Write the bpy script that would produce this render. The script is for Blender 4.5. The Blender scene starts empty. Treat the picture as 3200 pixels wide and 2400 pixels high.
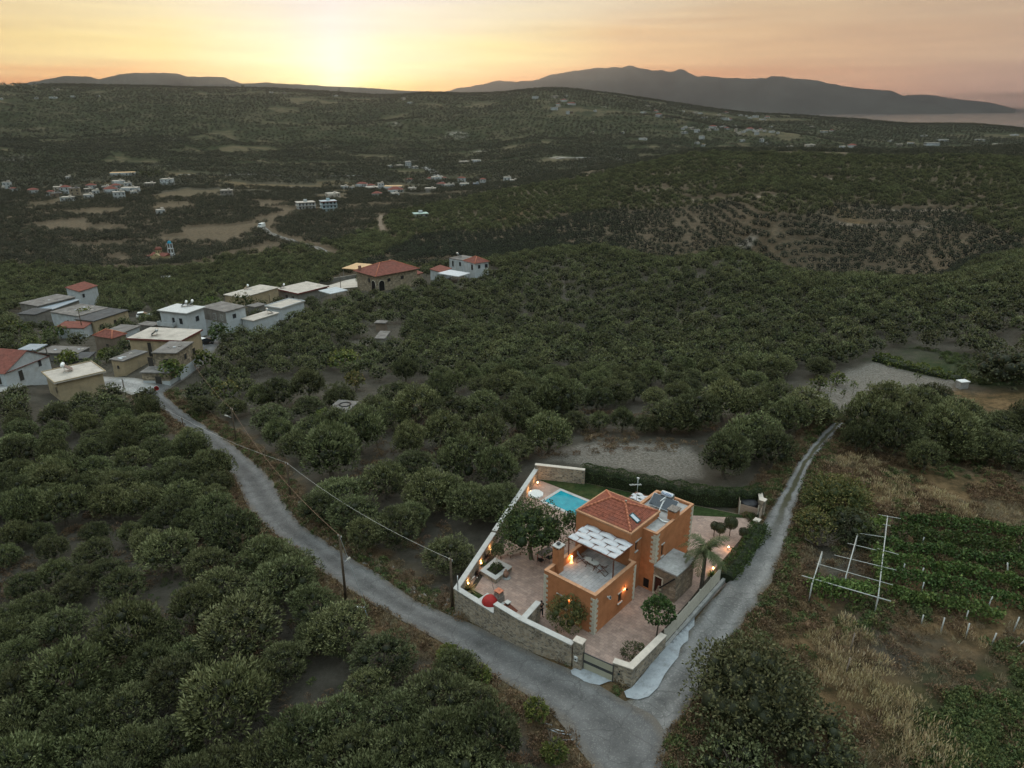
import bpy, bmesh, math, random
import numpy as np
from mathutils import Vector, Matrix, Euler
SC = bpy.context.scene
COL = SC.collection
R = math.radians
random.seed(7)
# ------------------------------------------------------------------ camera, sky, sun
F_PX, PITCH, CAM_H = 2222.0, R(21.3), 40.0
cam_d = bpy.data.cameras.new('camera')
cam = bpy.data.objects.new('camera', cam_d)
COL.objects.link(cam)
cam.location = (0, 0, CAM_H)
cam.rotation_euler = (R(90) - PITCH, 0, 0)
cam_d.sensor_fit = 'HORIZONTAL'
cam_d.sensor_width = 36.0
cam_d.lens = 36.0 * F_PX / 3200.0
cam_d.clip_start = 0.5
cam_d.clip_end = 200000.0
SC.camera = cam
SUN_AZ, SUN_EL = R(-13.0), R(1.7)
SKY_STRENGTH = 0.12
EXPOSURE = 4.2
world = bpy.data.worlds.new("World")
SC.world = world
world.use_nodes = True
def build_world():
 nt = world.node_tree
 nt.nodes.clear()
 N, Lk = nt.nodes, nt.links
 out = N.new('ShaderNodeOutputWorld')
 bg = N.new('ShaderNodeBackground')
 sky = N.new('ShaderNodeTexSky')
 sky.sky_type = 'NISHITA'
 sky.sun_disc = False
 sky.sun_elevation = SUN_EL
 sky.sun_rotation = SUN_AZ
 sky.altitude = 40
 sky.air_density = 1.0
 sky.dust_density = 2.2
 sky.ozone_density = 1.0
 bg.inputs['Strength'].default_value = SKY_STRENGTH
 tc = N.new('ShaderNodeTexCoord')
 nrm = N.new('ShaderNodeVectorMath'); nrm.operation = 'NORMALIZE'; Lk.new(tc.outputs['Generated'], nrm.inputs[0])
 sp = N.new('ShaderNodeSeparateXYZ'); Lk.new(nrm.outputs[0], sp.inputs[0])
 def M(op, a, b=None, c=None):
  n = N.new('ShaderNodeMath'); n.operation = op
  for i, v in enumerate((a, b, c)):
   if v is None: continue
   if isinstance(v, (int, float)): n.inputs[i].default_value = v
   else: Lk.new(v, n.inputs[i])
  return n.outputs[0]
 def rampn(fac, stops):
  r = N.new('ShaderNodeValToRGB'); e = r.color_ramp.elements
  while len(e) > 1: e.remove(e[-1])
  lin = lambda c: tuple((v / 255 / 12.92) if v / 255 < .04045 else ((v / 255 + .055) / 1.055) ** 2.4 for v in c) + (1,)
  e[0].position = stops[0][0]; e[0].color = lin(stops[0][1])
  for p, c in stops[1:]:
   q = e.new(p); q.color = lin(c)
  Lk.new(fac, r.inputs['Fac']); return r.outputs[0]
 def mix(f, a, b):
  m = N.new('ShaderNodeMixRGB'); Lk.new(a, m.inputs['Color1']); Lk.new(b, m.inputs['Color2'])
  if isinstance(f, (int, float)): m.inputs['Fac'].default_value = f
  else: Lk.new(f, m.inputs['Fac'])
  return m.outputs[0]
 az = M('ARCTAN2', sp.outputs['X'], sp.outputs['Y'])
 el = M('MULTIPLY', M('ARCSINE', sp.outputs['Z']), 57.2958)
 # long streaks of thin cloud
 mp = N.new('ShaderNodeMapping'); mp.inputs['Scale'].default_value = (1.6, 1.6, 30.0); mp.inputs['Rotation'].default_value = (R(1.5), R(2), 0); Lk.new(nrm.outputs[0], mp.inputs['Vector'])
 no = N.new('ShaderNodeTexNoise'); no.inputs['Scale'].default_value = 2.2; no.inputs['Detail'].default_value = 7; no.inputs['Roughness'].default_value = 0.58; Lk.new(mp.outputs[0], no.inputs['Vector'])
 wob = M('MULTIPLY_ADD', no.outputs['Fac'], 2.6, -1.3)
 elw = M('ADD', el, wob)
 t = M('MULTIPLY_ADD', az, 57.2958 / 80, 0.5)          # -40..40 degrees -> 0..1
 low = rampn(t, SKY_LOW); mid = rampn(t, SKY_MID); top = rampn(t, SKY_TOP)
 st = lambda a, b: N_range(N, Lk, elw, a, b)
 c = mix(st(1.2, 3.6), low, mid)
 c = mix(st(3.6, 7.5), c, top)
 n2 = N.new('ShaderNodeTexNoise'); n2.inputs['Scale'].default_value = 5; n2.inputs['Detail'].default_value = 8; Lk.new(mp.outputs[0], n2.inputs['Vector'])
 cr = M('MULTIPLY_ADD', n2.outputs['Fac'], .55, .72); cc = N.new('ShaderNodeCombineXYZ'); Lk.new(cr, cc.inputs[0]); Lk.new(M('POWER', cr, 1.1), cc.inputs[1]); Lk.new(M('POWER', cr, .8), cc.inputs[2])
 m9 = N.new('ShaderNodeMixRGB'); m9.blend_type = 'MULTIPLY'; m9.inputs['Fac'].default_value = .65; Lk.new(c, m9.inputs['Color1']); Lk.new(cc.outputs[0], m9.inputs['Color2']); c = m9.outputs[0]
 # the low band is given in picture values: bring it back to scene light
 bk = N.new('ShaderNodeMixRGB'); bk.blend_type = 'MULTIPLY'; bk.inputs['Fac'].default_value = 1; Lk.new(c, bk.inputs['Color1'])
 g = SKY_BAND_GAIN / (2 ** EXPOSURE) / SKY_STRENGTH
 # the air below thins the low sky the more the flatter one looks: the sky above it is that much brighter
 tau = M('DIVIDE', 0.072, M('MAXIMUM', sp.outputs['Z'], 0.0155))
 fr = N_range(N, Lk, sp.outputs['Y'], 0.25, 0.6)
 up = N_range(N, Lk, sp.outputs['Z'], -0.004, 0.0)
 gn = M('MULTIPLY', M('POWER', 2.71828, M('MULTIPLY', tau, fr)), M('MULTIPLY', M('MULTIPLY', up, g), M('MULTIPLY_ADD', fr, 0.72, 0.28)))
 cb0 = N.new('ShaderNodeCombineXYZ'); [Lk.new(gn, cb0.inputs[i]) for i in range(3)]; Lk.new(cb0.outputs[0], bk.inputs['Color2'])
 tn = N.new('ShaderNodeMixRGB'); tn.blend_type = 'MULTIPLY'; tn.inputs['Fac'].default_value = 1; tn.inputs['Color2'].default_value = (1.2, 1.03, 0.84, 1); Lk.new(sky.outputs[0], tn.inputs['Color1'])
 zg = N_range(N, Lk, el, 12.0, 68.0); zg.node.inputs['To Min'].default_value = 0.14; zg.node.inputs['To Max'].default_value = 2.2
 cb = N.new('ShaderNodeCombineXYZ'); [Lk.new(zg, cb.inputs[i]) for i in range(3)]
 t2 = N.new('ShaderNodeMixRGB'); t2.blend_type = 'MULTIPLY'; t2.inputs['Fac'].default_value = 1; Lk.new(tn.outputs[0], t2.inputs['Color1']); Lk.new(cb.outputs[0], t2.inputs['Color2'])
 c = mix(N_range(N, Lk, el, 9.0, 24.0), bk.outputs[0], t2.outputs[0])
 Lk.new(c, bg.inputs['Color'])
 Lk.new(bg.outputs[0], out.inputs['Surface'])
def N_range(N, Lk, v, a, b):
 x = N.new('ShaderNodeMapRange'); x.interpolation_type = 'SMOOTHSTEP'
 x.inputs['From Min'].default_value = a; x.inputs['From Max'].default_value = b
 Lk.new(v, x.inputs['Value']); return x.outputs[0]
# sky colours around the horizon band, azimuth -40..40 degrees (sun at 0.34)
SKY_BAND_GAIN = 0.7
SKY_LOW = [(0.0, (218, 146, 84)), (0.2, (240, 160, 76)), (0.27, (250, 196, 90)), (0.31, (255, 232, 125)), (0.34, (255, 250, 190)), (0.37, (255, 232, 125)), (0.41, (252, 198, 95)), (0.5, (244, 162, 88)), (0.7, (218, 150, 104)), (0.88, (184, 142, 120)), (1.0, (165, 135, 122))]
SKY_MID = [(0.0, (243, 208, 140)), (0.2, (253, 230, 145)), (0.29, (254, 245, 195)), (0.34, (250, 246, 232)), (0.39, (254, 245, 195)), (0.48, (255, 235, 160)), (0.6, (243, 198, 140)), (0.8, (220, 178, 138)), (1.0, (195, 165, 142))]
SKY_TOP = [(0.0, (243, 218, 172)), (0.2, (248, 236, 200)), (0.34, (244, 240, 236)), (0.5, (247, 236, 208)), (0.7, (232, 204, 165)), (1.0, (206, 178, 152))]
build_world()
sun_d = bpy.data.lights.new('sun', 'SUN')
sun_d.energy = 0.28
sun_d.angle = R(0.5)
sun_d.color = (1.0, 0.72, 0.45)
sun = bpy.data.objects.new('sun', sun_d)
COL.objects.link(sun)
sun_dir = Vector((math.sin(SUN_AZ) * math.cos(SUN_EL), math.cos(SUN_AZ) * math.cos(SUN_EL), math.sin(SUN_EL)))
sun.rotation_euler = sun_dir.to_track_quat('Z', 'Y').to_euler()
sun.location = (0, 0, 300)
SC.view_settings.view_transform = 'Standard'
SC.view_settings.look = 'None'
SC.view_settings.exposure = EXPOSURE
SC.view_settings.gamma = 1.0
SC.render.engine = 'CYCLES'
SC.cycles.use_denoising = True
SC.cycles.max_bounces = 5
SC.cycles.diffuse_bounces = 1
SC.cycles.glossy_bounces = 2
SC.cycles.transmission_bounces = 4
SC.cycles.volume_bounces = 0
SC.cycles.sample_clamp_indirect = 4.0
# ------------------------------------------------------------------ tagging and mesh helpers
def tag(o, label=None, cat=None, group=None, kind=None):
 if label: o['label'] = label
 if cat: o['category'] = cat
 if group: o['group'] = group
 if kind: o['kind'] = kind
 return o
def empty(name, loc=(0, 0, 0), rz=0.0, label=None, cat=None, group=None):
 o = bpy.data.objects.new(name, None)
 COL.objects.link(o)
 o.location = loc
 o.rotation_euler = (0, 0, rz)
 o.empty_display_size = 0.3
 return tag(o, label, cat, group)
def copy_tree(o, parent=None):
 c = o.copy()
 COL.objects.link(c)
 c.parent = parent
 for ch in o.children:
  copy_tree(ch, c)
 return c
def mesh_from_arrays(name, verts, faces, mats=(), mat_idx=None, attrs=None, smooth=False):
 """verts (n,3), faces (m,k) all the same size k."""
 verts = np.ascontiguousarray(verts, dtype=np.float32)
 faces = np.ascontiguousarray(faces, dtype=np.int32)
 me = bpy.data.meshes.new(name)
 n, m, k = len(verts), len(faces), faces.shape[1]
 me.vertices.add(n)
 me.vertices.foreach_set('co', verts.ravel())
 me.loops.add(m * k)
 me.loops.foreach_set('vertex_index', faces.ravel())
 me.polygons.add(m)
 me.polygons.foreach_set('loop_start', np.arange(0, m * k, k, dtype=np.int32))
 me.polygons.foreach_set('loop_total', np.full(m, k, dtype=np.int32))
 if smooth:
  me.polygons.foreach_set('use_smooth', np.ones(m, dtype=bool))
 for mt in mats:
  me.materials.append(mt)
 if mat_idx is not None:
  me.polygons.foreach_set('material_index', np.ascontiguousarray(mat_idx, dtype=np.int32))
 if attrs:
  for an, (dom, arr) in attrs.items():
   at = me.attributes.new(an, 'FLOAT', dom)
   at.data.foreach_set('value', np.ascontiguousarray(arr, dtype=np.float32))
 me.update(calc_edges=True)
 return me
class MB:
 """Collects boxes, prisms, tubes, lathes; build() links them as ONE mesh object."""
 def __init__(s):
  s.v, s.f, s.sm = [], [], []
 def add(s, vs, fs, smooth=False, M=None):
  b = len(s.v)
  for v in vs:
   v = Vector(v)
   if M is not None: v = M @ v
   s.v.append(tuple(v))
  for f in fs:
   s.f.append(tuple(b + i for i in f))
   s.sm.append(smooth)
  return s
 def box(s, x0, x1, y0, y1, z0, z1, M=None):
  vs = [(x0, y0, z0), (x1, y0, z0), (x1, y1, z0), (x0, y1, z0), (x0, y0, z1), (x1, y0, z1), (x1, y1, z1), (x0, y1, z1)]
  fs = [(0, 3, 2, 1), (4, 5, 6, 7), (0, 1, 5, 4), (1, 2, 6, 5), (2, 3, 7, 6), (3, 0, 4, 7)]
  return s.add(vs, fs, M=M)
 def prism(s, poly, z0, z1, M=None):
  """poly: list of (x,y), counter-clockwise; z1 may be a list per corner."""
  n = len(poly)
  a = sum(poly[i][0] * poly[(i + 1) % n][1] - poly[(i + 1) % n][0] * poly[i][1] for i in range(n))
  z0s = z0 if isinstance(z0, (list, tuple)) else [z0] * n
  z1s = z1 if isinstance(z1, (list, tuple)) else [z1] * n
  idx = list(range(n))
  if a < 0: idx.reverse()
  vs = [(poly[i][0], poly[i][1], z0s[i]) for i in idx] + [(poly[i][0], poly[i][1], z1s[i]) for i in idx]
  fs = [tuple(reversed(range(n))), tuple(range(n, 2 * n))]
  fs += [(i, (i + 1) % n, n + (i + 1) % n, n + i) for i in range(n)]
  return s.add(vs, fs, M=M)
 def tube(s, pts, r, seg=8, cap=True, M=None, smooth=True):
  pts = [Vector(p) for p in pts]
  n = len(pts)
  rs = r if isinstance(r, (list, tuple)) else [r] * n
  vs, fs = [], []
  up = Vector((0, 0, 1))
  prev = None
  for i, p in enumerate(pts):
   d = (pts[min(i + 1, n - 1)] - pts[max(i - 1, 0)])
   if d.length < 1e-9: d = Vector((0, 0, 1))
   d.normalize()
   if prev is None:
    a = d.cross(up if abs(d.z) < 0.9 else Vector((1, 0, 0))).normalized()
   else:
    a = (prev - d * prev.dot(d))
    a = a.normalized() if a.length > 1e-6 else d.orthogonal().normalized()
   prev = a
   b = d.cross(a)
   for k in range(seg):
    t = 2 * math.pi * k / seg
    vs.append(tuple(p + (a * math.cos(t) + b * math.sin(t)) * rs[i]))
  for i in range(n - 1):
   for k in range(seg):
    k2 = (k + 1) % seg
    fs.append((i * seg + k, i * seg + k2, (i + 1) * seg + k2, (i + 1) * seg + k))
  s.add(vs, fs, smooth, M)
  if cap:
   b0 = len(s.v) - n * seg
   s.f.append(tuple(reversed(range(b0, b0 + seg)))); s.sm.append(False)
   s.f.append(tuple(range(b0 + (n - 1) * seg, b0 + n * seg))); s.sm.append(False)
  return s
 def bar(s, p, q, w, h=None, M=None):
  """square bar from p to q"""
  h = h or w
  p, q = Vector(p), Vector(q)
  d = (q - p)
  L = d.length
  Q = d.to_track_quat('X', 'Z').to_matrix().to_4x4()
  T = Matrix.Translation(p) @ Q
  if M is not None: T = M @ T
  return s.box(0, L, -w / 2, w / 2, -h / 2, h / 2, M=T)
 def lathe(s, prof, seg=16, M=None, smooth=True):
  """prof: list of (r, z) from the bottom up"""
  vs, fs = [], []
  n = len(prof)
  for (r, z) in prof:
   for k in range(seg):
    t = 2 * math.pi * k / seg
    vs.append((r * math.cos(t), r * math.sin(t), z))
  for i in range(n - 1):
   for k in range(seg):
    k2 = (k + 1) % seg
    fs.append((i * seg + k, i * seg + k2, (i + 1) * seg + k2, (i + 1) * seg + k))
  s.add(vs, fs, smooth, M)
  b0 = len(s.v) - n * seg
  if prof[0][0] > 1e-4:
   s.f.append(tuple(reversed(range(b0, b0 + seg)))); s.sm.append(False)
  if prof[-1][0] > 1e-4:
   s.f.append(tuple(range(b0 + (n - 1) * seg, b0 + n * seg))); s.sm.append(False)
  return s
 def build(s, name, mat, parent=None, bevel=0.0, loc=None):
  me = bpy.data.meshes.new(name)
  me.from_pydata(s.v, [], s.f)
  me.polygons.foreach_set('use_smooth', s.sm)
  me.materials.append(mat)
  me.update()
  o = bpy.data.objects.new(name, me)
  COL.objects.link(o)
  if parent is not None: o.parent = parent
  if loc is not None: o.location = loc
  if bevel > 0:
   b = o.modifiers.new('bevel', 'BEVEL')
   b.width = bevel; b.segments = 2; b.limit_method = 'ANGLE'; b.angle_limit = R(40)
  return o
# ------------------------------------------------------------------ materials
MATS = {}
def ramp(N, stops):
 r = N.new('ShaderNodeValToRGB')
 e = r.color_ramp.elements
 while len(e) > 1: e.remove(e[-1])
 e[0].position = stops[0][0]; e[0].color = (*stops[0][1], 1)
 for p, c in stops[1:]:
  x = e.new(p); x.color = (*c, 1)
 return r
def mat(name, base, rough=0.85, var=0.15, scale=2.0, bump=0.0, bump_scale=20.0, spec=0.3, metal=0.0,
  stain=None, stain_scale=0.7, stain_amt=0.5, emis=None, emis_str=0.0, coords='Object'):
 """general painted/plastered/metal surface with two octaves of tonal variation, stains and a bump"""
 if name in MATS: return MATS[name]
 m = bpy.data.materials.new(name)
 m.use_nodes = True
 N, Lk = m.node_tree.nodes, m.node_tree.links
 bs = N['Principled BSDF']
 tc = N.new('ShaderNodeTexCoord')
 n1 = N.new('ShaderNodeTexNoise')
 n1.inputs['Scale'].default_value = scale; n1.inputs['Detail'].default_value = 8; n1.inputs['Roughness'].default_value = 0.65
 Lk.new(tc.outputs[coords], n1.inputs['Vector'])
 lo = tuple(max(0, c * (1 - var * 1.5)) for c in base)
 hi = tuple(min(1, c * (1 + var * 1.5)) for c in base)
 r = ramp(N, [(0.3, lo), (0.5, base), (0.72, hi)])
 Lk.new(n1.outputs['Fac'], r.inputs['Fac'])
 colr = r.outputs['Color']
 if stain is not None:
  n2 = N.new('ShaderNodeTexNoise')
  n2.inputs['Scale'].default_value = stain_scale; n2.inputs['Detail'].default_value = 10; n2.inputs['Roughness'].default_value = 0.7
  Lk.new(tc.outputs[coords], n2.inputs['Vector'])
  mr = N.new('ShaderNodeMapRange')
  mr.inputs['From Min'].default_value = 0.5; mr.inputs['From Max'].default_value = 0.66
  mr.inputs['To Max'].default_value = stain_amt
  Lk.new(n2.outputs['Fac'], mr.inputs['Value'])
  mx = N.new('ShaderNodeMixRGB')
  mx.inputs['Color2'].default_value = (*stain, 1)
  Lk.new(mr.outputs[0], mx.inputs['Fac']); Lk.new(colr, mx.inputs['Color1'])
  colr = mx.outputs[0]
 Lk.new(colr, bs.inputs['Base Color'])
 bs.inputs['Roughness'].default_value = rough
 bs.inputs['Metallic'].default_value = metal
 bs.inputs['Specular IOR Level'].default_value = spec
 if bump > 0:
  n3 = N.new('ShaderNodeTexNoise')
  n3.inputs['Scale'].default_value = bump_scale; n3.inputs['Detail'].default_value = 5
  Lk.new(tc.outputs[coords], n3.inputs['Vector'])
  b = N.new('ShaderNodeBump')
  b.inputs['Strength'].default_value = bump; b.inputs['Distance'].default_value = 0.05
  Lk.new(n3.outputs['Fac'], b.inputs['Height']); Lk.new(b.outputs[0], bs.inputs['Normal'])
 if emis is not None:
  bs.inputs['Emission Color'].default_value = (*emis, 1)
  bs.inputs['Emission Strength'].default_value = emis_str
 MATS[name] = m
 return m
def stone_mat(name, base, mortar, size=2.6, dark=0.5, bump=0.6):
 """rubble masonry: distorted voronoi stones with pale mortar joints"""
 if name in MATS: return MATS[name]
 m = bpy.data.materials.new(name)
 m.use_nodes = True
 N, Lk = m.node_tree.nodes, m.node_tree.links
 bs = N['Principled BSDF']
 tc = N.new('ShaderNodeTexCoord')
 nz = N.new('ShaderNodeTexNoise'); nz.inputs['Scale'].default_value = 3.0; nz.inputs['Detail'].default_value = 3
 Lk.new(tc.outputs['Object'], nz.inputs['Vector'])
 add = N.new('ShaderNodeMixRGB'); add.blend_type = 'ADD'; add.inputs['Fac'].default_value = 0.12
 Lk.new(tc.outputs['Object'], add.inputs['Color1']); Lk.new(nz.outputs['Color'], add.inputs['Color2'])
 mp = N.new('ShaderNodeMapping'); mp.inputs['Scale'].default_value = (1.0, 1.0, 1.7)
 Lk.new(add.outputs[0], mp.inputs['Vector'])
 v1 = N.new('ShaderNodeTexVoronoi'); v1.inputs['Scale'].default_value = size
 v2 = N.new('ShaderNodeTexVoronoi'); v2.feature = 'DISTANCE_TO_EDGE'; v2.inputs['Scale'].default_value = size
 Lk.new(mp.outputs[0], v1.inputs['Vector']); Lk.new(mp.outputs[0], v2.inputs['Vector'])
 sep = N.new('ShaderNodeSeparateColor'); Lk.new(v1.outputs['Color'], sep.inputs[0])
 b = base
 r = ramp(N, [(0.0, tuple(c * dark for c in b)), (0.35, tuple(c * 0.85 for c in b)), (0.65, (b[0] * 1.05, b[1] * 0.98, b[2] * 0.88)), (1.0, tuple(min(1, c * 1.35) for c in b))])
 Lk.new(sep.outputs[0], r.inputs['Fac'])
 mr = N.new('ShaderNodeMapRange'); mr.inputs['From Min'].default_value = 0.02; mr.inputs['From Max'].default_value = 0.09
 Lk.new(v2.outputs['Distance'], mr.inputs['Value'])
 mx = N.new('ShaderNodeMixRGB'); mx.inputs['Color1'].default_value = (*mortar, 1)
 Lk.new(mr.outputs[0], mx.inputs['Fac']); Lk.new(r.outputs[0], mx.inputs['Color2'])
 n2 = N.new('ShaderNodeTexNoise'); n2.inputs['Scale'].default_value = 0.9; n2.inputs['Detail'].default_value = 9; n2.inputs['Roughness'].default_value = 0.7
 Lk.new(tc.outputs['Object'], n2.inputs['Vector'])
 r2 = ramp(N, [(0.3, (0.62, 0.62, 0.62)), (0.7, (1.2, 1.17, 1.12))])
 Lk.new(n2.outputs['Fac'], r2.inputs['Fac'])
 mu = N.new('ShaderNodeMixRGB'); mu.blend_type = 'MULTIPLY'; mu.inputs['Fac'].default_value = 1
 Lk.new(mx.outputs[0], mu.inputs['Color1']); Lk.new(r2.outputs[0], mu.inputs['Color2'])
 Lk.new(mu.outputs[0], bs.inputs['Base Color'])
 bp = N.new('ShaderNodeBump'); bp.inputs['Strength'].default_value = bump; bp.inputs['Distance'].default_value = 0.05
 Lk.new(mr.outputs[0], bp.inputs['Height']); Lk.new(bp.outputs[0], bs.inputs['Normal'])
 bs.inputs['Roughness'].default_value = 0.92
 bs.inputs['Specular IOR Level'].default_value = 0.2
 MATS[name] = m
 return m
# ------------------------------------------------------------------ terrain
def ray(u, v):
 """world ray of a photo pixel (3200x2400): used to read real ground positions off the survey photo"""
 t = (v - 1200) / F_PX
 return (u - 1600) / F_PX, math.cos(PITCH) - t * math.sin(PITCH), -(math.sin(PITCH) + t * math.cos(PITCH))
def proj(x, y, z):
 z = z - CAM_H
 dep = y * math.cos(PITCH) - z * math.sin(PITCH)
 up = y * math.sin(PITCH) + z * math.cos(PITCH)
 return 1600 + F_PX * x / dep, 1200 - F_PX * up / dep
def gz(u, v, z=0.0):
 a, b, c = ray(u, v)
 s = (z - CAM_H) / c
 return a * s, b * s
ANCH = []   # (x, y, z)
for (u, v, D) in [
 # village and slope
 (460, 1210, 137), (480, 1126, 152), (570, 1030, 188), (250, 1180, 160), (60, 1200, 150), (200, 1000, 232),
 (900, 960, 218), (1200, 890, 228), (1450, 850, 250), (700, 965, 214), (-200, 1200, 150), (-300, 1000, 230),
 # middle grove
 (1700, 1100, 148), (2300, 1100, 142), (2000, 1000, 175), (1500, 960, 196), (2400, 900, 201), (1250, 1100, 150), (900, 1150, 140),
 (1900, 803, 238), (2300, 800, 236), (1600, 826, 250), (2700, 885, 205), (3050, 985, 170), (3200, 1045, 152), (3500, 1100, 140),
 # second hill
 (1900, 760, 365), (2400, 745, 370), (3000, 850, 300), (3000, 745, 385), (3200, 800, 330), (2600, 640, 450), (3000, 600, 520),
 (2200, 600, 500), (1900, 640, 480), (2400, 540, 570), (2200, 480, 680), (2500, 482, 680), (3000, 500, 650), (3200, 492, 720), (1900, 560, 620), (3500, 500, 700),
 (2850, 482, 900), (3100, 468, 950),
 # valley
 (1000, 665, 640), (1250, 675, 600), (1350, 590, 880), (350, 600, 850), (-100, 640, 800), (530, 812, 470), (800, 850, 335), (300, 900, 325), (100, 950, 275),
 (600, 700, 600), (1000, 780, 400), (1300, 770, 410), (1600, 745, 420), (1600, 650, 560), (1700, 560, 760), (800, 525, 1250), (300, 525, 1200), (-200, 525, 1200), (1500, 512, 1300), (1700, 480, 1450),
 # far hills
 (300, 400, 1900), (0, 400, 1850), (800, 400, 1950), (1300, 400, 1950), (1700, 400, 1900),
 (-200, 268, 2700), (0, 271, 2700), (400, 275, 2750), (760, 281, 2800), (880, 287, 2750), (1085, 299, 2750), (1230, 307, 2700), (1300, 297, 2600), (1500, 309, 2600), (1600, 305, 2500),
 (1665, 292, 2450), (1750, 290, 2450), (1830, 303, 2450), (1925, 317, 2500), (2105, 339, 2700), (2250, 355, 2800), (2470, 362, 3200), (2690, 376, 3200), (2830, 392, 3400), (2940, 389, 3400), (3050, 390, 3400), (3200, 412, 3000), (3400, 420, 3000),
 (2100, 430, 1700), (2400, 440, 1800), (2800, 440, 2200), (3200, 450, 2400), (2300, 400, 2300),
]:
 a, b, c = ray(u, v)
 h = math.hypot(a, b)
 ANCH.append((a / h * D, b / h * D, CAM_H + c / h * D))
for (u, v, z) in [
 # near grove left of the road and the road itself
 (200, 1500, -5.5), (200, 1800, -3.6), (200, 2200, -2.4), (800, 1500, -5.5), (600, 1300, -9), (1000, 1890, -1.7), (1500, 2300, 0), (-300, 1800, -4), (900, 2300, -1.2),
 (1300, 1700, -2.6), (1600, 1300, -3.2), (1250, 1300, -5.2), (2000, 1430, -1.2), (1650, 1440, -1.6),
 (2400, 2200, 0.3), (3100, 2300, 0.5), (3000, 1900, 0.4), (3100, 1500, 0.3), (2650, 1320, -0.4), (2700, 1200, -1.6), (3100, 1200, -1.0), (2450, 1640, 0), (2300, 1300, -1.8), (3600, 1700, 0.5), (3500, 1300, 0),
]:
 x, y = gz(u, v, z)
 ANCH.append((x, y, z))
ANCH += [(6, 42, -0.02), (8.8, 40.5, -0.02), (6.2, 34, 0.1), (12.6, 44.3, 0.4), (20.7, 54, 0.42), (16.5,48.8,0.42), (14.5, 43, 0.3), (-5.2, 50.4, -1.45), (-1.6, 47.2, -1.0), (2.4, 44.2, -0.5),
         (-8, 50.5, -1.7), (3, 20, 0.3), (-25, 18, -1), (30, 20, 0.6), (3, 74, -0.8), (13, 70, -0.5), (24, 66, -0.2), (16, 50, 0), (-6, 58, -2.0), (-1, 66, -1.4), (5, 10, 0.3),
         (-14, 10, 0), (25, 10, 0.6), (0, 900, -45), (120, 300, -31), (90, 300, -32), (60, 300, -30), (150, 260, -30), (120, 340, -30),
         (200, 950, -30), (330, 950, -25), (400, 1350, -45), (700, 1300, -45)]
# beyond the far hills the land falls to the sea
for az in range(-60, 61, 10):
 for D, z in ((4700, -135 if az > 12 else 20), (6500, -175 if az > 8 else -60), (8500, -200 if az > 8 else -60)):
  ANCH.append((D * math.sin(R(az)), D * math.cos(R(az)), z))
ANCH = np.array(ANCH)
def pol(x, y):
 return np.stack([np.arctan2(x, y) * 2.6, np.log(np.hypot(x, y))], -1)
def tps_phi(r2):
 return 0.5 * r2 * np.log(r2 + 1e-12)
P0 = pol(ANCH[:, 0], ANCH[:, 1])
# heights are interpolated as slope from the camera's foot so near and far carry the same weight
n_ = len(P0)
W_ = 1.0 / np.hypot(ANCH[:, 0], ANCH[:, 1])
K_ = tps_phi(((P0[:, None] - P0[None]) ** 2).sum(-1)) + np.eye(n_) * 1e-4
A_ = np.zeros((n_ + 3, n_ + 3))
A_[:n_, :n_] = K_
A_[:n_, n_] = 1; A_[:n_, n_ + 1:] = P0
A_[n_:, :n_] = A_[:n_, n_:].T
rhs = np.zeros(n_ + 3); rhs[:n_] = ANCH[:, 2] * W_
SOL = np.linalg.solve(A_, rhs)
def vnoise(x, y, seed=0):
 xi = np.floor(x).astype(np.int64); yi = np.floor(y).astype(np.int64)
 xf = x - xi; yf = y - yi
 xf = xf * xf * (3 - 2 * xf); yf = yf * yf * (3 - 2 * yf)
 def h(a, b):
  n = (a * 374761393 + b * 668265263 + seed * 974634777) & 0xffffffff
  n = ((n ^ (n >> 13)) * 1274126177) & 0xffffffff
  return ((n ^ (n >> 16)) & 0xffff) / 65535.0
 return (h(xi, yi) * (1 - xf) + h(xi + 1, yi) * xf) * (1 - yf) + (h(xi, yi + 1) * (1 - xf) + h(xi + 1, yi + 1) * xf) * yf
def fbm(x, y, oct=4, seed=0):
 s = 0; a = 0.5; t = 0
 for i in range(oct):
  s = s + a * vnoise(x, y, seed + i); t += a; a *= 0.5; x = x * 2.03 + 17; y = y * 2.03 + 5
 return s / t - 0.5
PLOT = [(-5.0, 50.9), (3.3, 72.9), (8.0, 72.3), (24.2, 65.4), (25.2, 61.5), (20.6, 54.2), (12.2, 44.8), (8.8, 40.9), (7.4, 41.6), (5.3, 42.9), (0.5, 45.9), (-1.5, 47.7)]
def in_poly(x, y, poly):
 x = np.asarray(x, float); y = np.asarray(y, float)
 c = np.zeros(x.shape, bool)
 n = len(poly)
 for i in range(n):
  x1, y1 = poly[i]; x2, y2 = poly[(i + 1) % n]
  cond = ((y1 > y) != (y2 > y)) & (x < (x2 - x1) * (y - y1) / ((y2 - y1) + 1e-12) + x1)
  c ^= cond
 return c
def poly_dist(x, y, poly, closed=True):
 x = np.asarray(x, float); y = np.asarray(y, float)
 d = np.full(x.shape, 1e9)
 n = len(poly)
 for i in range(n if closed else n - 1):
  x1, y1 = poly[i]; x2, y2 = poly[(i + 1) % n]
  L2 = (x2 - x1) ** 2 + (y2 - y1) ** 2 + 1e-12
  t = np.clip(((x - x1) * (x2 - x1) + (y - y1) * (y2 - y1)) / L2, 0, 1)
  d = np.minimum(d, np.hypot(x - x1 - t * (x2 - x1), y - y1 - t * (y2 - y1)))
 return d
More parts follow.
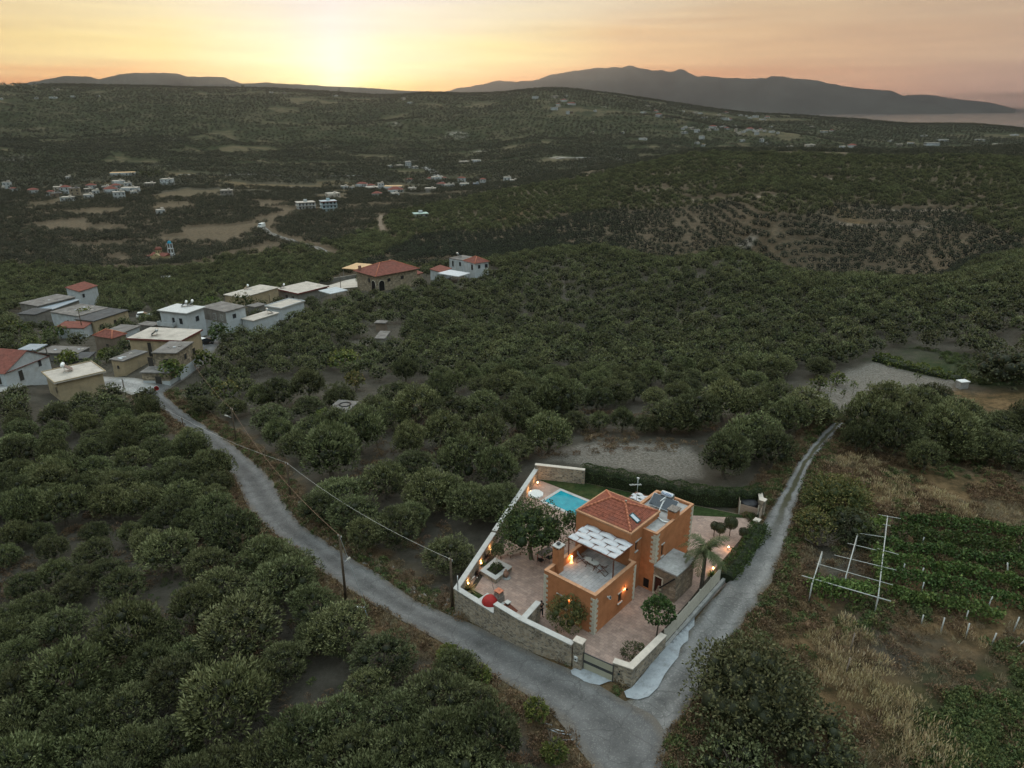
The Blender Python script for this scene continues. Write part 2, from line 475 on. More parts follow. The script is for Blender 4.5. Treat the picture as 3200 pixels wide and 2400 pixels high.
def raw_h(x, y):
 x = np.asarray(x, float); y = np.asarray(y, float)
 sh = x.shape
 x = x.ravel(); y = y.ravel()
 D = np.hypot(x, y)
 out = np.empty(len(x))
 for i in range(0, len(x), 20000):
  p = pol(x[i:i + 20000], y[i:i + 20000])
  k = tps_phi(((p[:, None] - P0[None]) ** 2).sum(-1))
  out[i:i + 20000] = (k @ SOL[:n_] + SOL[n_] + p @ SOL[n_ + 1:]) * D[i:i + 20000]
 amp = np.clip((D - 60) / 400, 0, 1)
 far = np.clip((D - 900) / 900, 0, 1) * (1 - .8 * np.clip((D - 1950) / 400, 0, 1))
 out += fbm(x / 34, y / 34, 3, 3) * 3.2 * amp
 out += fbm(x / 190, y / 190, 4, 9) * 26 * far
 rid = 1 - np.abs(2 * vnoise(x / 330 + 0.4, y / 520, 21) - 1)
 out += (rid - 0.5) * 34 * far * np.clip((3200 - D) / 800, 0.0, 1)
 out += fbm(x / 5, y / 5, 3, 33) * 0.3 * np.clip((D - 30) / 40, 0, 1)
 # the levelled building plot
 m = in_poly(x, y, PLOT)
 k = m & (D < 120)
 w = np.zeros(len(x)); w[k] = np.clip(poly_dist(x[k], y[k], PLOT) / 0.45, 0, 1)
 out = out * (1 - w) + np.minimum(out, -0.35) * w
 return out.reshape(sh)
AZ0, AZ1, NA = -60.0, 60.0, 640
D0, D1, ND = 10.0, 7600.0, 900
az_g = np.radians(np.linspace(AZ0, AZ1, NA))
ld_g = np.linspace(math.log(D0), math.log(D1), ND)
AZG, LDG = np.meshgrid(az_g, ld_g, indexing='ij')
GX, GY = np.sin(AZG) * np.exp(LDG), np.cos(AZG) * np.exp(LDG)
GZ = raw_h(GX, GY)
def ground(x, y):
 """height of the terrain mesh at x, y (scalar or array)"""
 x = np.asarray(x, float); y = np.asarray(y, float)
 a = (np.degrees(np.arctan2(x, y)) - AZ0) / (AZ1 - AZ0) * (NA - 1)
 l = (np.log(np.maximum(np.hypot(x, y), D0)) - math.log(D0)) / (math.log(D1) - math.log(D0)) * (ND - 1)
 a = np.clip(a, 0, NA - 1.001); l = np.clip(l, 0, ND - 1.001)
 ai = a.astype(int); li = l.astype(int); af = a - ai; lf = l - li
 r = (GZ[ai, li] * (1 - af) + GZ[ai + 1, li] * af) * (1 - lf) + (GZ[ai, li + 1] * (1 - af) + GZ[ai + 1, li + 1] * af) * lf
 return float(r) if r.ndim == 0 else r
def hit(u, v):
 """first point where the ray of a photo pixel meets the terrain"""
 a, b, c = ray(u, v)
 h = math.hypot(a, b)
 s = np.exp(np.linspace(math.log(20), math.log(8000), 3000)) / h
 z = CAM_H + c * s
 g = ground(a * s, b * s)
 k = np.nonzero(z < g)[0]
 if len(k) == 0: return (a * s[-1], b * s[-1], float(g[-1]))
 k = k[0]
 s0 = s[max(k - 1, 0)]; s1 = s[k]
 for _ in range(12):
  m = (s0 + s1) / 2
  if CAM_H + c * m < ground(a * m, b * m): s1 = m
  else: s0 = m
 return (a * s1, b * s1, ground(a * s1, b * s1))
def hits(px):
 return [hit(u, v)[:2] for u, v in px]
# ------------------------------------------------------------------ roads and zones (traced on the survey photo, laid on the terrain)
def S(pts, k=1.4467):
 return [(a * k, b * k) for a, b in pts]
ROAD_L = hits(S([(1300, 1700), (1275, 1655), (1235, 1590), (1190, 1540), (1130, 1498), (1030, 1442), (965, 1395), (900, 1358), (840, 1325), (780, 1290), (735, 1262), (690, 1232), (640, 1190), (600, 1160), (560, 1125), (528, 1085), (515, 1045), (480, 1000), (440, 960), (395, 918), (350, 885), (322, 862), (312, 845)]))
ROAD_R = hits(S([(1450, 1700), (1425, 1655), (1440, 1600), (1440, 1555), (1330, 1505), (1240, 1452), (1130, 1402), (1060, 1368), (985, 1335), (900, 1300), (820, 1245), (765, 1208), (700, 1170), (650, 1132), (612, 1085), (590, 1040), (562, 1010), (520, 975), (470, 937), (420, 905), (385, 880), (362, 862), (352, 845)]))
DIRT_L = hits(S([(1310, 1510), (1365, 1520), (1440, 1440), (1480, 1370), (1530, 1300), (1580, 1240), (1625, 1175), (1652, 1115), (1682, 1070), (1700, 1035), (1722, 1000), (1750, 962), (1780, 930), (1800, 912)]))
DIRT_R = hits(S([(1420, 1640), (1450, 1580), (1520, 1490), (1572, 1400), (1620, 1330), (1665, 1260), (1695, 1190), (1712, 1125), (1725, 1080), (1738, 1040), (1756, 1000), (1783, 962), (1808, 935), (1826, 915)]))
LANE = hits([(478, 1222), (520, 1196), (575, 1160), (620, 1122), (648, 1085), (668, 1062), (690, 1035), (735, 1010)])
LANE2 = hits([(455, 1222), (415, 1206), (340, 1200), (250, 1190), (180, 1185), (90, 1190), (20, 1205), (-60, 1225)])
FARROAD = hits([(824, 712), (835, 722), (852, 733), (885, 744), (920, 757), (950, 764), (975, 771), (1010, 785), (1035, 797), (1062, 808)])
TRACKS = [hits(q) for q in [
 [(1193, 672), (1186, 695), (1194, 712), (1201, 733)],
 [(1235, 750), (1270, 758), (1325, 765), (1380, 768)],
 [(2141, 624), (2300, 620), (2460, 624)], [(2740, 655), (2950, 658), (3190, 664)], [(2620, 700), (2800, 706), (2900, 715)], [(1960, 600), (2080, 598)], [(2500, 560), (2750, 566)], [(1650, 770), (1750, 772), (1800, 765)],
]]
VALLEY = [hits(q) for q in [
 [(1323, 523), (1345, 532), (1362, 545), (1368, 560), (1372, 575)],
 [(902, 587), (950, 588), (1012, 591)], [(560, 548), (760, 546), (1000, 552), (1180, 548)],
 [(1740, 497), (1800, 494), (1900, 497), (1990, 502)],
]]
CLEAR_A = hits(S([(1170, 975), (1245, 962), (1310, 958), (1400, 955), (1480, 965), (1515, 990), (1505, 1030), (1420, 1028), (1320, 1008), (1250, 1000), (1180, 1000)]))
CLEAR_B = hits([(2520, 1225), (2609, 1172), (2735, 1128), (2870, 1172), (2990, 1190), (2980, 1215), (2830, 1212), (2744, 1250), (2690, 1285), (2605, 1285)])
DRYF = hits([(2560, 1500), (2620, 1400), (2720, 1420), (2820, 1455), (3000, 1480), (3300, 1500), (3500, 1650), (3300, 1880), (3100, 1680), (2800, 1620), (2650, 1600)])
DRY2 = hits([(2180, 2060), (2330, 1800), (2480, 1700), (2640, 1900), (2700, 2060), (2860, 2120), (2900, 2420), (2500, 2500), (2380, 2200)])
GREENF = hits([(2740, 1130), (2860, 1085), (3000, 1110), (3250, 1140), (3250, 1230), (3000, 1190)])
DRY3 = hits([(2990, 1215), (3300, 1200), (3400, 1330), (3100, 1290), (2960, 1260)])
VINE = hits([(2700, 1680), (3300, 1700), (3600, 2000), (3300, 2150), (2800, 1990), (2660, 1920)])
GREEN2 = hits([(2900, 2100), (3400, 2100), (3400, 2600), (2700, 2600)])
PIX = {k: v for k, v in locals().items() if k in ('CLEAR_A', 'CLEAR_B', 'DRYF', 'DRY2', 'GREENF', 'DRY3', 'VINE', 'GREEN2')}
HILL2 = hits([(1060, 765), (1230, 668), (1500, 612), (1800, 562), (2000, 520), (2200, 484), (2500, 486), (3000, 494), (3400, 502), (3700, 900), (2600, 830), (1900, 800)])
def resample(pts, n):
 p = np.array(pts, float)
 d = np.r_[0, np.cumsum(np.hypot(*np.diff(p, axis=0).T))]
 t = np.linspace(0, d[-1], n)
 q = np.stack([np.interp(t, d, p[:, 0]), np.interp(t, d, p[:, 1])], -1)
 for _ in range(max(1, n // 60)):
  q[1:-1] = (q[:-2] + 2 * q[1:-1] + q[2:]) / 4
 return q
def resample_pairs(A, B, per):
 """both edges resampled span by span so that they stay opposite each other"""
 ra, rb = [], []
 for i in range(len(A) - 1):
  L = (math.dist(A[i], A[i + 1]) + math.dist(B[i], B[i + 1])) / 2
  n = max(2, int(L / per))
  for k in range(n):
   t = k / n
   ra.append((A[i][0] * (1 - t) + A[i + 1][0] * t, A[i][1] * (1 - t) + A[i + 1][1] * t))
   rb.append((B[i][0] * (1 - t) + B[i + 1][0] * t, B[i][1] * (1 - t) + B[i + 1][1] * t))
 ra.append(A[-1]); rb.append(B[-1])
 ra, rb = np.array(ra), np.array(rb)
 for _ in range(10):
  ra[1:-1] = (ra[:-2] + 2 * ra[1:-1] + ra[2:]) / 4
  rb[1:-1] = (rb[:-2] + 2 * rb[1:-1] + rb[2:]) / 4
 return ra, rb
def strip(name, A, B, m, off, cross=10, per=0.5, wob=0.0, label=None):
 ra, rb = resample_pairs(A, B, per)
 n = len(ra)
 if wob:
  d = (ra - rb); d /= np.hypot(d[:, 0], d[:, 1])[:, None] + 1e-9
  k = np.arange(n) * 0.31
  ra = ra + d * (fbm(k, k * 0 + 3, 4, 1) * wob)[:, None]
  rb = rb - d * (fbm(k, k * 0 + 9, 4, 2) * wob)[:, None]
 t = np.linspace(0, 1, cross + 1)
 G = ra[:, None] * (1 - t)[None, :, None] + rb[:, None] * t[None, :, None]
 g = ground(G[..., 0], G[..., 1])
 z = g + off - 0.0
 V = np.concatenate([G, z[..., None]], -1).reshape(-1, 3)
 i = np.arange(n - 1)[:, None] * (cross + 1) + np.arange(cross)[None]
 F = np.stack([i, i + 1, i + cross + 2, i + cross + 1], -1).reshape(-1, 4)
 vt = np.tile(t, n)
 me = mesh_from_arrays(name, V, F, [m], attrs={'across': ('POINT', vt)}, smooth=True)
 if me.polygons[0].normal.z < 0: me.flip_normals()
 o = bpy.data.objects.new(name, me)
 COL.objects.link(o)
 o['kind'] = 'structure'
 return o
def ribbon(name, pts, w, m, off, **k):
 p = resample(pts, max(3, len(pts) * 3))
 d = np.gradient(p, axis=0); d /= np.hypot(d[:, 0], d[:, 1])[:, None] + 1e-9
 nrm = np.stack([-d[:, 1], d[:, 0]], -1)
 return strip(name, [tuple(q) for q in p + nrm * w / 2], [tuple(q) for q in p - nrm * w / 2], m, off, **k)
def ground_material():
 m = bpy.data.materials.new('hillside_soil')
 m.use_nodes = True
 N, Lk = m.node_tree.nodes, m.node_tree.links
 bs = N['Principled BSDF']; bs.inputs['Roughness'].default_value = 0.97; bs.inputs['Specular IOR Level'].default_value = 0.1
 geo = N.new('ShaderNodeNewGeometry')
 def noise(sc, det=6, rough=0.6, vec=None):
  n = N.new('ShaderNodeTexNoise'); n.inputs['Scale'].default_value = sc; n.inputs['Detail'].default_value = det; n.inputs['Roughness'].default_value = rough
  Lk.new(vec or geo.outputs['Position'], n.inputs['Vector']); return n.outputs['Fac']
 def mix(f, a, b, bt='MIX'):
  x = N.new('ShaderNodeMixRGB'); x.blend_type = bt
  for s, v in (('Fac', f), ('Color1', a), ('Color2', b)):
   if isinstance(v, (int, float)): x.inputs[s].default_value = v
   elif isinstance(v, tuple): x.inputs[s].default_value = (*v, 1)
   else: Lk.new(v, x.inputs[s])
  return x.outputs[0]
 def rng(v, a, b, c=0.0, d=1.0):
  x = N.new('ShaderNodeMapRange')
  x.inputs['From Min'].default_value = a; x.inputs['From Max'].default_value = b; x.inputs['To Min'].default_value = c; x.inputs['To Max'].default_value = d
  Lk.new(v, x.inputs['Value']); return x.outputs[0]
 def att(n):
  x = N.new('ShaderNodeAttribute'); x.attribute_name = n; return x.outputs['Fac']
 # orchard floor
 n1 = noise(0.35, 9, 0.7)
 r = ramp(N, [(0.3, (0.062, 0.052, 0.042)), (0.5, (0.105, 0.09, 0.073)), (0.7, (0.15, 0.13, 0.105))]); Lk.new(n1, r.inputs['Fac'])
 fine = noise(4.5, 8, 0.85)
 c = mix(rng(fine, 0.35, 0.7, 0, 0.65), r.outputs[0], (0.05, 0.05, 0.034))
 # dry grass
 nd = noise(0.55, 10, 0.72)
 rd = ramp(N, [(0.3, (0.04, 0.045, 0.022)), (0.45, (0.12, 0.082, 0.042)), (0.6, (0.23, 0.15, 0.078)), (0.75, (0.13, 0.085, 0.045))]); Lk.new(nd, rd.inputs['Fac'])
 c = mix(att('dry'), c, rd.outputs[0])
 # green cover
 ng = noise(0.9, 10, 0.7)
 rg = ramp(N, [(0.3, (0.018, 0.028, 0.012)), (0.52, (0.04, 0.06, 0.022)), (0.7, (0.095, 0.085, 0.045))]); Lk.new(ng, rg.inputs['Fac'])
 c = mix(att('green'), c, rg.outputs[0])
 # tilled clearings
 nt_ = noise(3.2, 10, 0.85)
 rt = ramp(N, [(0.38, (0.085, 0.075, 0.064)), (0.5, (0.19, 0.17, 0.145)), (0.6, (0.32, 0.29, 0.25))]); Lk.new(nt_, rt.inputs['Fac'])
 c = mix(att('tilled'), c, rt.outputs[0])
 # far hills: scrub, terraces and pale scars
 nf = noise(0.012, 10, 0.72)
 rf = ramp(N, [(0.32, (0.016, 0.022, 0.011)), (0.5, (0.035, 0.042, 0.02)), (0.64, (0.075, 0.067, 0.04)), (0.76, (0.15, 0.125, 0.085))]); Lk.new(nf, rf.inputs['Fac'])
 c = mix(att('far'), c, rf.outputs[0]); c = mix(att('dryfar'), c, (0.17, 0.13, 0.08))
 sc_ = noise(0.035, 6, 0.75)
 c = mix(mix(att('scar'), (0, 0, 0), rng(sc_, 0.45, 0.6)), c, (0.42, 0.38, 0.33))
 Lk.new(c, bs.inputs['Base Color'])
 b = N.new('ShaderNodeBump'); b.inputs['Strength'].default_value = 1.0; b.inputs['Distance'].default_value = 0.3
 Lk.new(noise(5, 8, 0.85), b.inputs['Height'])
 Lk.new(b.outputs[0], bs.inputs['Normal'])
 return m
def soft(x, y, poly, w=1.2, nz=1.6):
 m = in_poly(x, y, poly)
 d = poly_dist(x, y, poly)
 sd = np.where(m, d, -d) + fbm(x / 3.0, y / 3.0, 3, 50) * nz * 2
 return np.clip(sd / w * 0.5 + 0.5, 0, 1)
def build_terrain():
 n = NA * ND
 X, Y, Z = GX.ravel(), GY.ravel(), GZ.ravel()
 D = np.hypot(X, Y)
 near = D < 320
 xs, ys = X[near], Y[near]
 dry = np.zeros(n); grn = np.zeros(n); til = np.zeros(n)
 def put(arr, v):
  arr[near] = np.maximum(arr[near], v)
 for p in (DRYF, DRY2, DRY3, VINE): put(dry, soft(xs, ys, p, 2.5, 3))
 for p in (GREENF, GREEN2): put(grn, soft(xs, ys, p, 2.5, 3) * np.clip(0.72 + fbm(xs / 4, ys / 4, 3, 5) * 1.6, 0, 1))
 for p in (CLEAR_A, CLEAR_B): put(til, soft(xs, ys, p, 0.8, 1.0))
 for e in (ROAD_L, ROAD_R, DIRT_L, DIRT_R):
  d = poly_dist(xs, ys, e, False)
  put(dry, np.clip(1.35 - d / 2.6 + fbm(xs / 2.2, ys / 2.2, 3, 8) * 1.6, 0, 1) * 0.9)
 right = xs - (28 + (ys - 62) * 0.2)
 put(dry, np.clip(right / 4, 0, 1) * np.clip((85 - ys) / 6, 0, 1) * np.clip(0.55 + fbm(xs / 7, ys / 7, 3, 77) * 2.2, 0, 1))
 # dry patches on the far slopes
 dry = np.maximum(dry, np.clip((fbm(X / 80, Y / 80, 4, 93) - .12) * 14, 0, .9) * ((D > 880) & (D < 1700)))
 dry = np.maximum(dry, np.clip((fbm(X / 160, Y / 160, 4, 94) - .12) * 14, 0, .9) * (D >= 1700))
 dry = np.maximum(dry, np.clip(fbm(X / 60, Y / 60, 4, 61) * 5 - 0.9, 0, 0.8) * np.clip((D - 260) / 100, 0, 1))
 far = np.clip((D - 700) / 500, 0, 1)
 vd = (D > 395) & (D < 900) & ~in_poly(X, Y, HILL2)
 dry = np.maximum(dry, vd * np.clip((fbm(X / 38, Y / 38, 3, 66) - .1) * 10, 0, .34))
 dry = np.maximum(dry, np.clip((D - 250) / 80, 0, .38) * (D < 820))
 scar = np.zeros(n)
 for (u, v, r) in SCARS:
  hx, hy, _ = hit(u, v)
  scar = np.maximum(scar, np.clip(1.4 - np.hypot(X - hx, Y - hy) / r, 0, 1))
 i = np.arange(NA - 1)[:, None] * ND + np.arange(ND - 1)[None]
 F = np.stack([i, i + ND, i + ND + 1, i + 1], -1).reshape(-1, 4)
 me = mesh_from_arrays('ground', np.stack([X, Y, Z], -1), F, [ground_material()], smooth=True,
                          attrs={'dry': ('POINT', dry), 'green': ('POINT', grn), 'tilled': ('POINT', til), 'far': ('POINT', far), 'dryfar': ('POINT', dry * (D > 700) * .45 * (fbm(X / 30, Y / 30, 3, 4) > -.1)), 'scar': ('POINT', scar)})
 if me.polygons[0].normal.z < 0: me.flip_normals()
 o = bpy.data.objects.new('ground', me); COL.objects.link(o); o['kind'] = 'structure'
 return o
SCARS = [(1425, 424, 26), (1280, 502, 22), (530, 515, 20), (30, 498, 24), (60, 494, 22), (1500, 475, 18), (1760, 492, 22), (1830, 496, 26), (1900, 494, 24), (1960, 502, 18), (530, 434, 16), (1230, 385, 14), (1890, 335, 10),
         (2330, 760, 5), (2800, 700, 8), (2850, 705, 8), (1010, 457, 14), (470, 515, 8)]
def asphalt_material(name, base, patch, gravel, gs, ruts=False):
 m = bpy.data.materials.new(name)
 m.use_nodes = True
 N, Lk = m.node_tree.nodes, m.node_tree.links
 bs = N['Principled BSDF']; bs.inputs['Roughness'].default_value = 0.9; bs.inputs['Specular IOR Level'].default_value = 0.25
 geo = N.new('ShaderNodeNewGeometry')
 def noise(sc, det=8, rough=0.65):
  n = N.new('ShaderNodeTexNoise'); n.inputs['Scale'].default_value = sc; n.inputs['Detail'].default_value = det; n.inputs['Roughness'].default_value = rough
  Lk.new(geo.outputs['Position'], n.inputs['Vector']); return n.outputs['Fac']
 r = ramp(N, [(0.3, tuple(c * 0.72 for c in base)), (0.5, base), (0.7, tuple(c * 1.3 for c in base))]); Lk.new(noise(0.5), r.inputs['Fac'])
 at = N.new('ShaderNodeAttribute'); at.attribute_name = 'across'
 ed = N.new('ShaderNodeMath'); ed.operation = 'PINGPONG'; ed.inputs[1].default_value = 0.5; Lk.new(at.outputs['Fac'], ed.inputs[0])
 # dusty edges: noise-broken
 ad = N.new('ShaderNodeMath'); ad.operation = 'MULTIPLY_ADD'; ad.inputs[1].default_value = 0.32; ad.inputs[2].default_value = -0.16
 Lk.new(noise(0.9, 6), ad.inputs[0])
 s2 = N.new('ShaderNodeMath'); s2.operation = 'ADD'; Lk.new(ed.outputs[0], s2.inputs[0]); Lk.new(ad.outputs[0], s2.inputs[1])
 mr = N.new('ShaderNodeMapRange'); mr.inputs['From Min'].default_value = 0.0; mr.inputs['From Max'].default_value = 0.16; mr.inputs['To Min'].default_value = 1; mr.inputs['To Max'].default_value = 0
 Lk.new(s2.outputs[0], mr.inputs['Value'])
 mx = N.new('ShaderNodeMixRGB'); Lk.new(mr.outputs[0], mx.inputs['Fac']); Lk.new(r.outputs[0], mx.inputs['Color1']); mx.inputs['Color2'].default_value = (*patch, 1)
 v = N.new('ShaderNodeTexVoronoi'); v.inputs['Scale'].default_value = gs; Lk.new(geo.outputs['Position'], v.inputs['Vector'])
 sep = N.new('ShaderNodeSeparateColor'); Lk.new(v.outputs['Color'], sep.inputs[0])
 mr2 = N.new('ShaderNodeMapRange'); mr2.inputs['From Min'].default_value = 0.78; mr2.inputs['From Max'].default_value = 0.98; mr2.inputs['To Max'].default_value = gravel
 Lk.new(sep.outputs[0], mr2.inputs['Value'])
 m2 = N.new('ShaderNodeMixRGB'); Lk.new(mr2.outputs[0], m2.inputs['Fac']); Lk.new(mx.outputs[0], m2.inputs['Color1']); m2.inputs['Color2'].default_value = (0.38, 0.36, 0.33, 1)
 vc = N.new('ShaderNodeTexVoronoi'); vc.feature = 'DISTANCE_TO_EDGE'; vc.inputs['Scale'].default_value = .45
 wn = N.new('ShaderNodeTexNoise'); wn.inputs['Scale'].default_value = 1.5; wn.inputs['Detail'].default_value = 4; Lk.new(geo.outputs['Position'], wn.inputs['Vector'])
 wa = N.new('ShaderNodeMixRGB'); wa.blend_type = 'ADD'; wa.inputs['Fac'].default_value = .8; Lk.new(geo.outputs['Position'], wa.inputs['Color1']); Lk.new(wn.outputs['Color'], wa.inputs['Color2']); Lk.new(wa.outputs[0], vc.inputs['Vector'])
 cm = N.new('ShaderNodeMapRange'); cm.inputs['From Max'].default_value = .03; cm.inputs['To Min'].default_value = .45; cm.inputs['To Max'].default_value = 0; Lk.new(vc.outputs['Distance'], cm.inputs['Value'])
 mk = N.new('ShaderNodeMixRGB'); mk.inputs['Color2'].default_value = (.05, .048, .045, 1); Lk.new(cm.outputs[0], mk.inputs['Fac']); Lk.new(m2.outputs[0], mk.inputs['Color1']); co = mk.outputs[0]
 wt = N.new('ShaderNodeMath'); wt.operation = 'PINGPONG'; wt.inputs[1].default_value = 0.25; Lk.new(ed.outputs[0], wt.inputs[0])
 rt = N.new('ShaderNodeMapRange'); rt.inputs['From Min'].default_value = .06; rt.inputs['From Max'].default_value = .25; rt.inputs['To Min'].default_value = .85; rt.inputs['To Max'].default_value = 1.2
 Lk.new(wt.outputs[0], rt.inputs['Value'])
 mv = N.new('ShaderNodeHueSaturation'); Lk.new(rt.outputs[0], mv.inputs['Value']); Lk.new(co, mv.inputs['Color']); co = mv.outputs[0]
 if ruts:
  sx = N.new('ShaderNodeSeparateXYZ'); Lk.new(geo.outputs['Position'], sx.inputs[0])
  f1 = N.new('ShaderNodeMapRange'); f1.inputs['From Min'].default_value = 60; f1.inputs['From Max'].default_value = 68; Lk.new(sx.outputs['Y'], f1.inputs['Value'])
  f2 = N.new('ShaderNodeMapRange'); f2.inputs['From Min'].default_value = .33; f2.inputs['From Max'].default_value = .42; Lk.new(s2.outputs[0], f2.inputs['Value'])
  f3 = N.new('ShaderNodeMath'); f3.operation = 'MULTIPLY'; Lk.new(f1.outputs[0], f3.inputs[0]); Lk.new(f2.outputs[0], f3.inputs[1])
  m4 = N.new('ShaderNodeMixRGB'); m4.inputs['Color2'].default_value = (.06, .055, .03, 1); Lk.new(f3.outputs[0], m4.inputs['Fac']); Lk.new(co, m4.inputs['Color1']); co = m4.outputs[0]
 Lk.new(co, bs.inputs['Base Color'])
 b = N.new('ShaderNodeBump'); b.inputs['Strength'].default_value = 0.5; b.inputs['Distance'].default_value = 0.04
 Lk.new(noise(9, 5, 0.8), b.inputs['Height']); Lk.new(b.outputs[0], bs.inputs['Normal'])
 return m
build_terrain()
M_ASPH = asphalt_material('worn_asphalt', (0.105, 0.102, 0.1), (0.15, 0.13, 0.11), 0.18, 14)
M_DIRT = asphalt_material('gravel_track', (0.15, 0.145, 0.14), (0.11, 0.09, 0.065), 0.3, 11, True)
M_PALE = asphalt_material('pale_concrete_road', (0.3, 0.29, 0.28), (0.25, 0.23, 0.2), 0.3, 5)
strip('road', ROAD_L, ROAD_R, M_ASPH, 0.07, cross=16, wob=0.5)
strip('gravel_road', DIRT_L, DIRT_R, M_DIRT, 0.04, cross=14, wob=0.7)
ribbon('village_lane', LANE, 4.2, M_ASPH, 0.12)
ribbon('village_lane', LANE2, 5.0, M_PALE, 0.15)
ribbon('valley_road', FARROAD, 3.6, M_DIRT, 0.3)
for t_ in TRACKS: ribbon('dirt_track', t_, 3.2 if t_[0][0] < 60 else 6, mat('track_earth', (0.15, 0.115, 0.08), coords='Object'), 0.3)
for t_, w_ in zip(VALLEY, (14, 7, 5, 9)): ribbon('valley_road', t_, w_, M_PALE, 0.9, per=4)
def sea_and_mountains():
 m = bpy.data.materials.new('sea_water'); m.use_nodes = True
 N, Lk = m.node_tree.nodes, m.node_tree.links
 bs = N['Principled BSDF']; bs.inputs['Base Color'].default_value = (0.02, 0.035, 0.05, 1); bs.inputs['Roughness'].default_value = 0.2
 geo = N.new('ShaderNodeNewGeometry'); n = N.new('ShaderNodeTexNoise'); n.inputs['Scale'].default_value = 0.02; n.inputs['Detail'].default_value = 8
 Lk.new(geo.outputs['Position'], n.inputs['Vector'])
 b = N.new('ShaderNodeBump'); b.inputs['Strength'].default_value = 0.3; b.inputs['Distance'].default_value = 3
 Lk.new(n.outputs['Fac'], b.inputs['Height']); Lk.new(b.outputs[0], bs.inputs['Normal'])
 V = []; F = []
 rr = [5000, 8000, 14000, 26000, 58000]
 aa = np.radians(np.linspace(-50, 50, 41))
 for r in rr:
  for a in aa: V.append((r * math.sin(a), r * math.cos(a), SEA_Z))
 k = len(aa)
 for i in range(len(rr) - 1):
  for j in range(k - 1): F.append((i * k + j, (i + 1) * k + j, (i + 1) * k + j + 1, i * k + j + 1))
 me = bpy.data.meshes.new('sea'); me.from_pydata(V, [], F); me.materials.append(m); me.update()
 if me.polygons[0].normal.z < 0: me.flip_normals()
 o = bpy.data.objects.new('sea', me); COL.objects.link(o); o['kind'] = 'structure'
 # mountain ranges: silhouettes read off the skyline (photo pixels), each a real ridge with a front and a back slope
 mm = mat('mountain_rock', (0.07, 0.072, 0.06), var=0.35, scale=0.0012, rough=1.0, spec=0.05)
 def rangem(name, sky, D, depth, base_z, seed, amp):
  us = [p[0] for p in sky]
  n = int((us[-1] - us[0]) / 5)
  U = np.linspace(us[0], us[-1], n)
  Vv = np.interp(U, us, [p[1] for p in sky])
  jag = fbm(U / 24, U * 0, 5, seed) * amp
  Vv = Vv + jag * np.clip((base_z[1] - Vv) / 40, 0.15, 1)
  rows = 34
  P = np.zeros((n, rows, 3))
  for i in range(n):
   a, b, c = ray(U[i], Vv[i]); h = math.hypot(a, b); az = math.atan2(a, b)
   zt = CAM_H + c / h * D
   for r in range(rows):
    t = r / (rows - 1)
    d = D - depth + 2 * depth * t
    e = 1 - abs(2 * t - 1)
    prof = e ** 1.25
    P[i, r] = (d * math.sin(az), d * math.cos(az), base_z[0] + (zt - base_z[0]) * prof)
  nz = (fbm(P[..., 0] / 900, P[..., 1] / 900, 5, seed + 5))
  tt = np.linspace(0, 1, rows); e = 1 - np.abs(2 * tt - 1)
  P[..., 2] += nz * 0.75 * (P[..., 2] - base_z[0]) * (np.minimum(1, (1 - e) * 4))[None, :]
  i = np.arange(n - 1)[:, None] * rows + np.arange(rows - 1)[None]
  Fq = np.stack([i, i + rows, i + rows + 1, i + 1], -1).reshape(-1, 4)
  me = mesh_from_arrays(name, P.reshape(-1, 3), Fq, [mm], smooth=True)
  if me.polygons[len(me.polygons) // 3].normal.z < 0: me.flip_normals()
  o = bpy.data.objects.new(name, me); COL.objects.link(o); o['kind'] = 'structure'
 Z = SEA_Z - 20
 rangem('mountain_range', [(1180, 318), (1330, 302), (1390, 286), (1440, 270), (1500, 260), (1560, 248), (1620, 253), (1680, 246), (1720, 228), (1790, 215), (1850, 208), (1910, 203), (1940, 206), (1975, 202), (2040, 216), (2060, 213), (2095, 215), (2125, 205), (2150, 216), (2180, 232), (2260, 239), (2320, 241), (2370, 243), (2395, 241), (2410, 233), (2440, 235), (2480, 243), (2560, 250), (2600, 259), (2700, 273), (2790, 282), (2830, 300), (2900, 318), (2960, 334), (2985, 345)], 17500, 1500, (Z, 340), 3, 7)
 rangem('headland', [(2700, 338), (2760, 315), (2840, 294), (2900, 294), (2990, 308), (3090, 317), (3140, 330), (3162, 337), (3175, 340)], 20500, 800, (Z, 338), 4, 3)
 rangem('mountain_range', [(-500, 268), (-200, 262), (20, 262), (100, 250), (200, 232), (270, 232), (310, 243), (370, 227), (480, 223), (560, 226), (590, 233), (680, 233), (700, 232), (720, 243), (760, 256), (830, 275), (900, 290)], 10500, 1500, (Z, 290), 5, 5)
 rangem('hills', [(-600, 262), (-200, 262), (60, 262), (180, 258), (250, 254), (340, 256), (360, 262), (440, 264), (480, 274), (540, 275), (590, 266), (620, 262), (700, 260), (760, 258), (830, 254), (900, 259), (1000, 264), (1100, 268), (1150, 270), (1220, 276), (1320, 282), (1380, 292), (1460, 300)], 9500, 1600, (-110, 300), 6, 4)
SEA_Z = -85.0
sea_and_mountains()
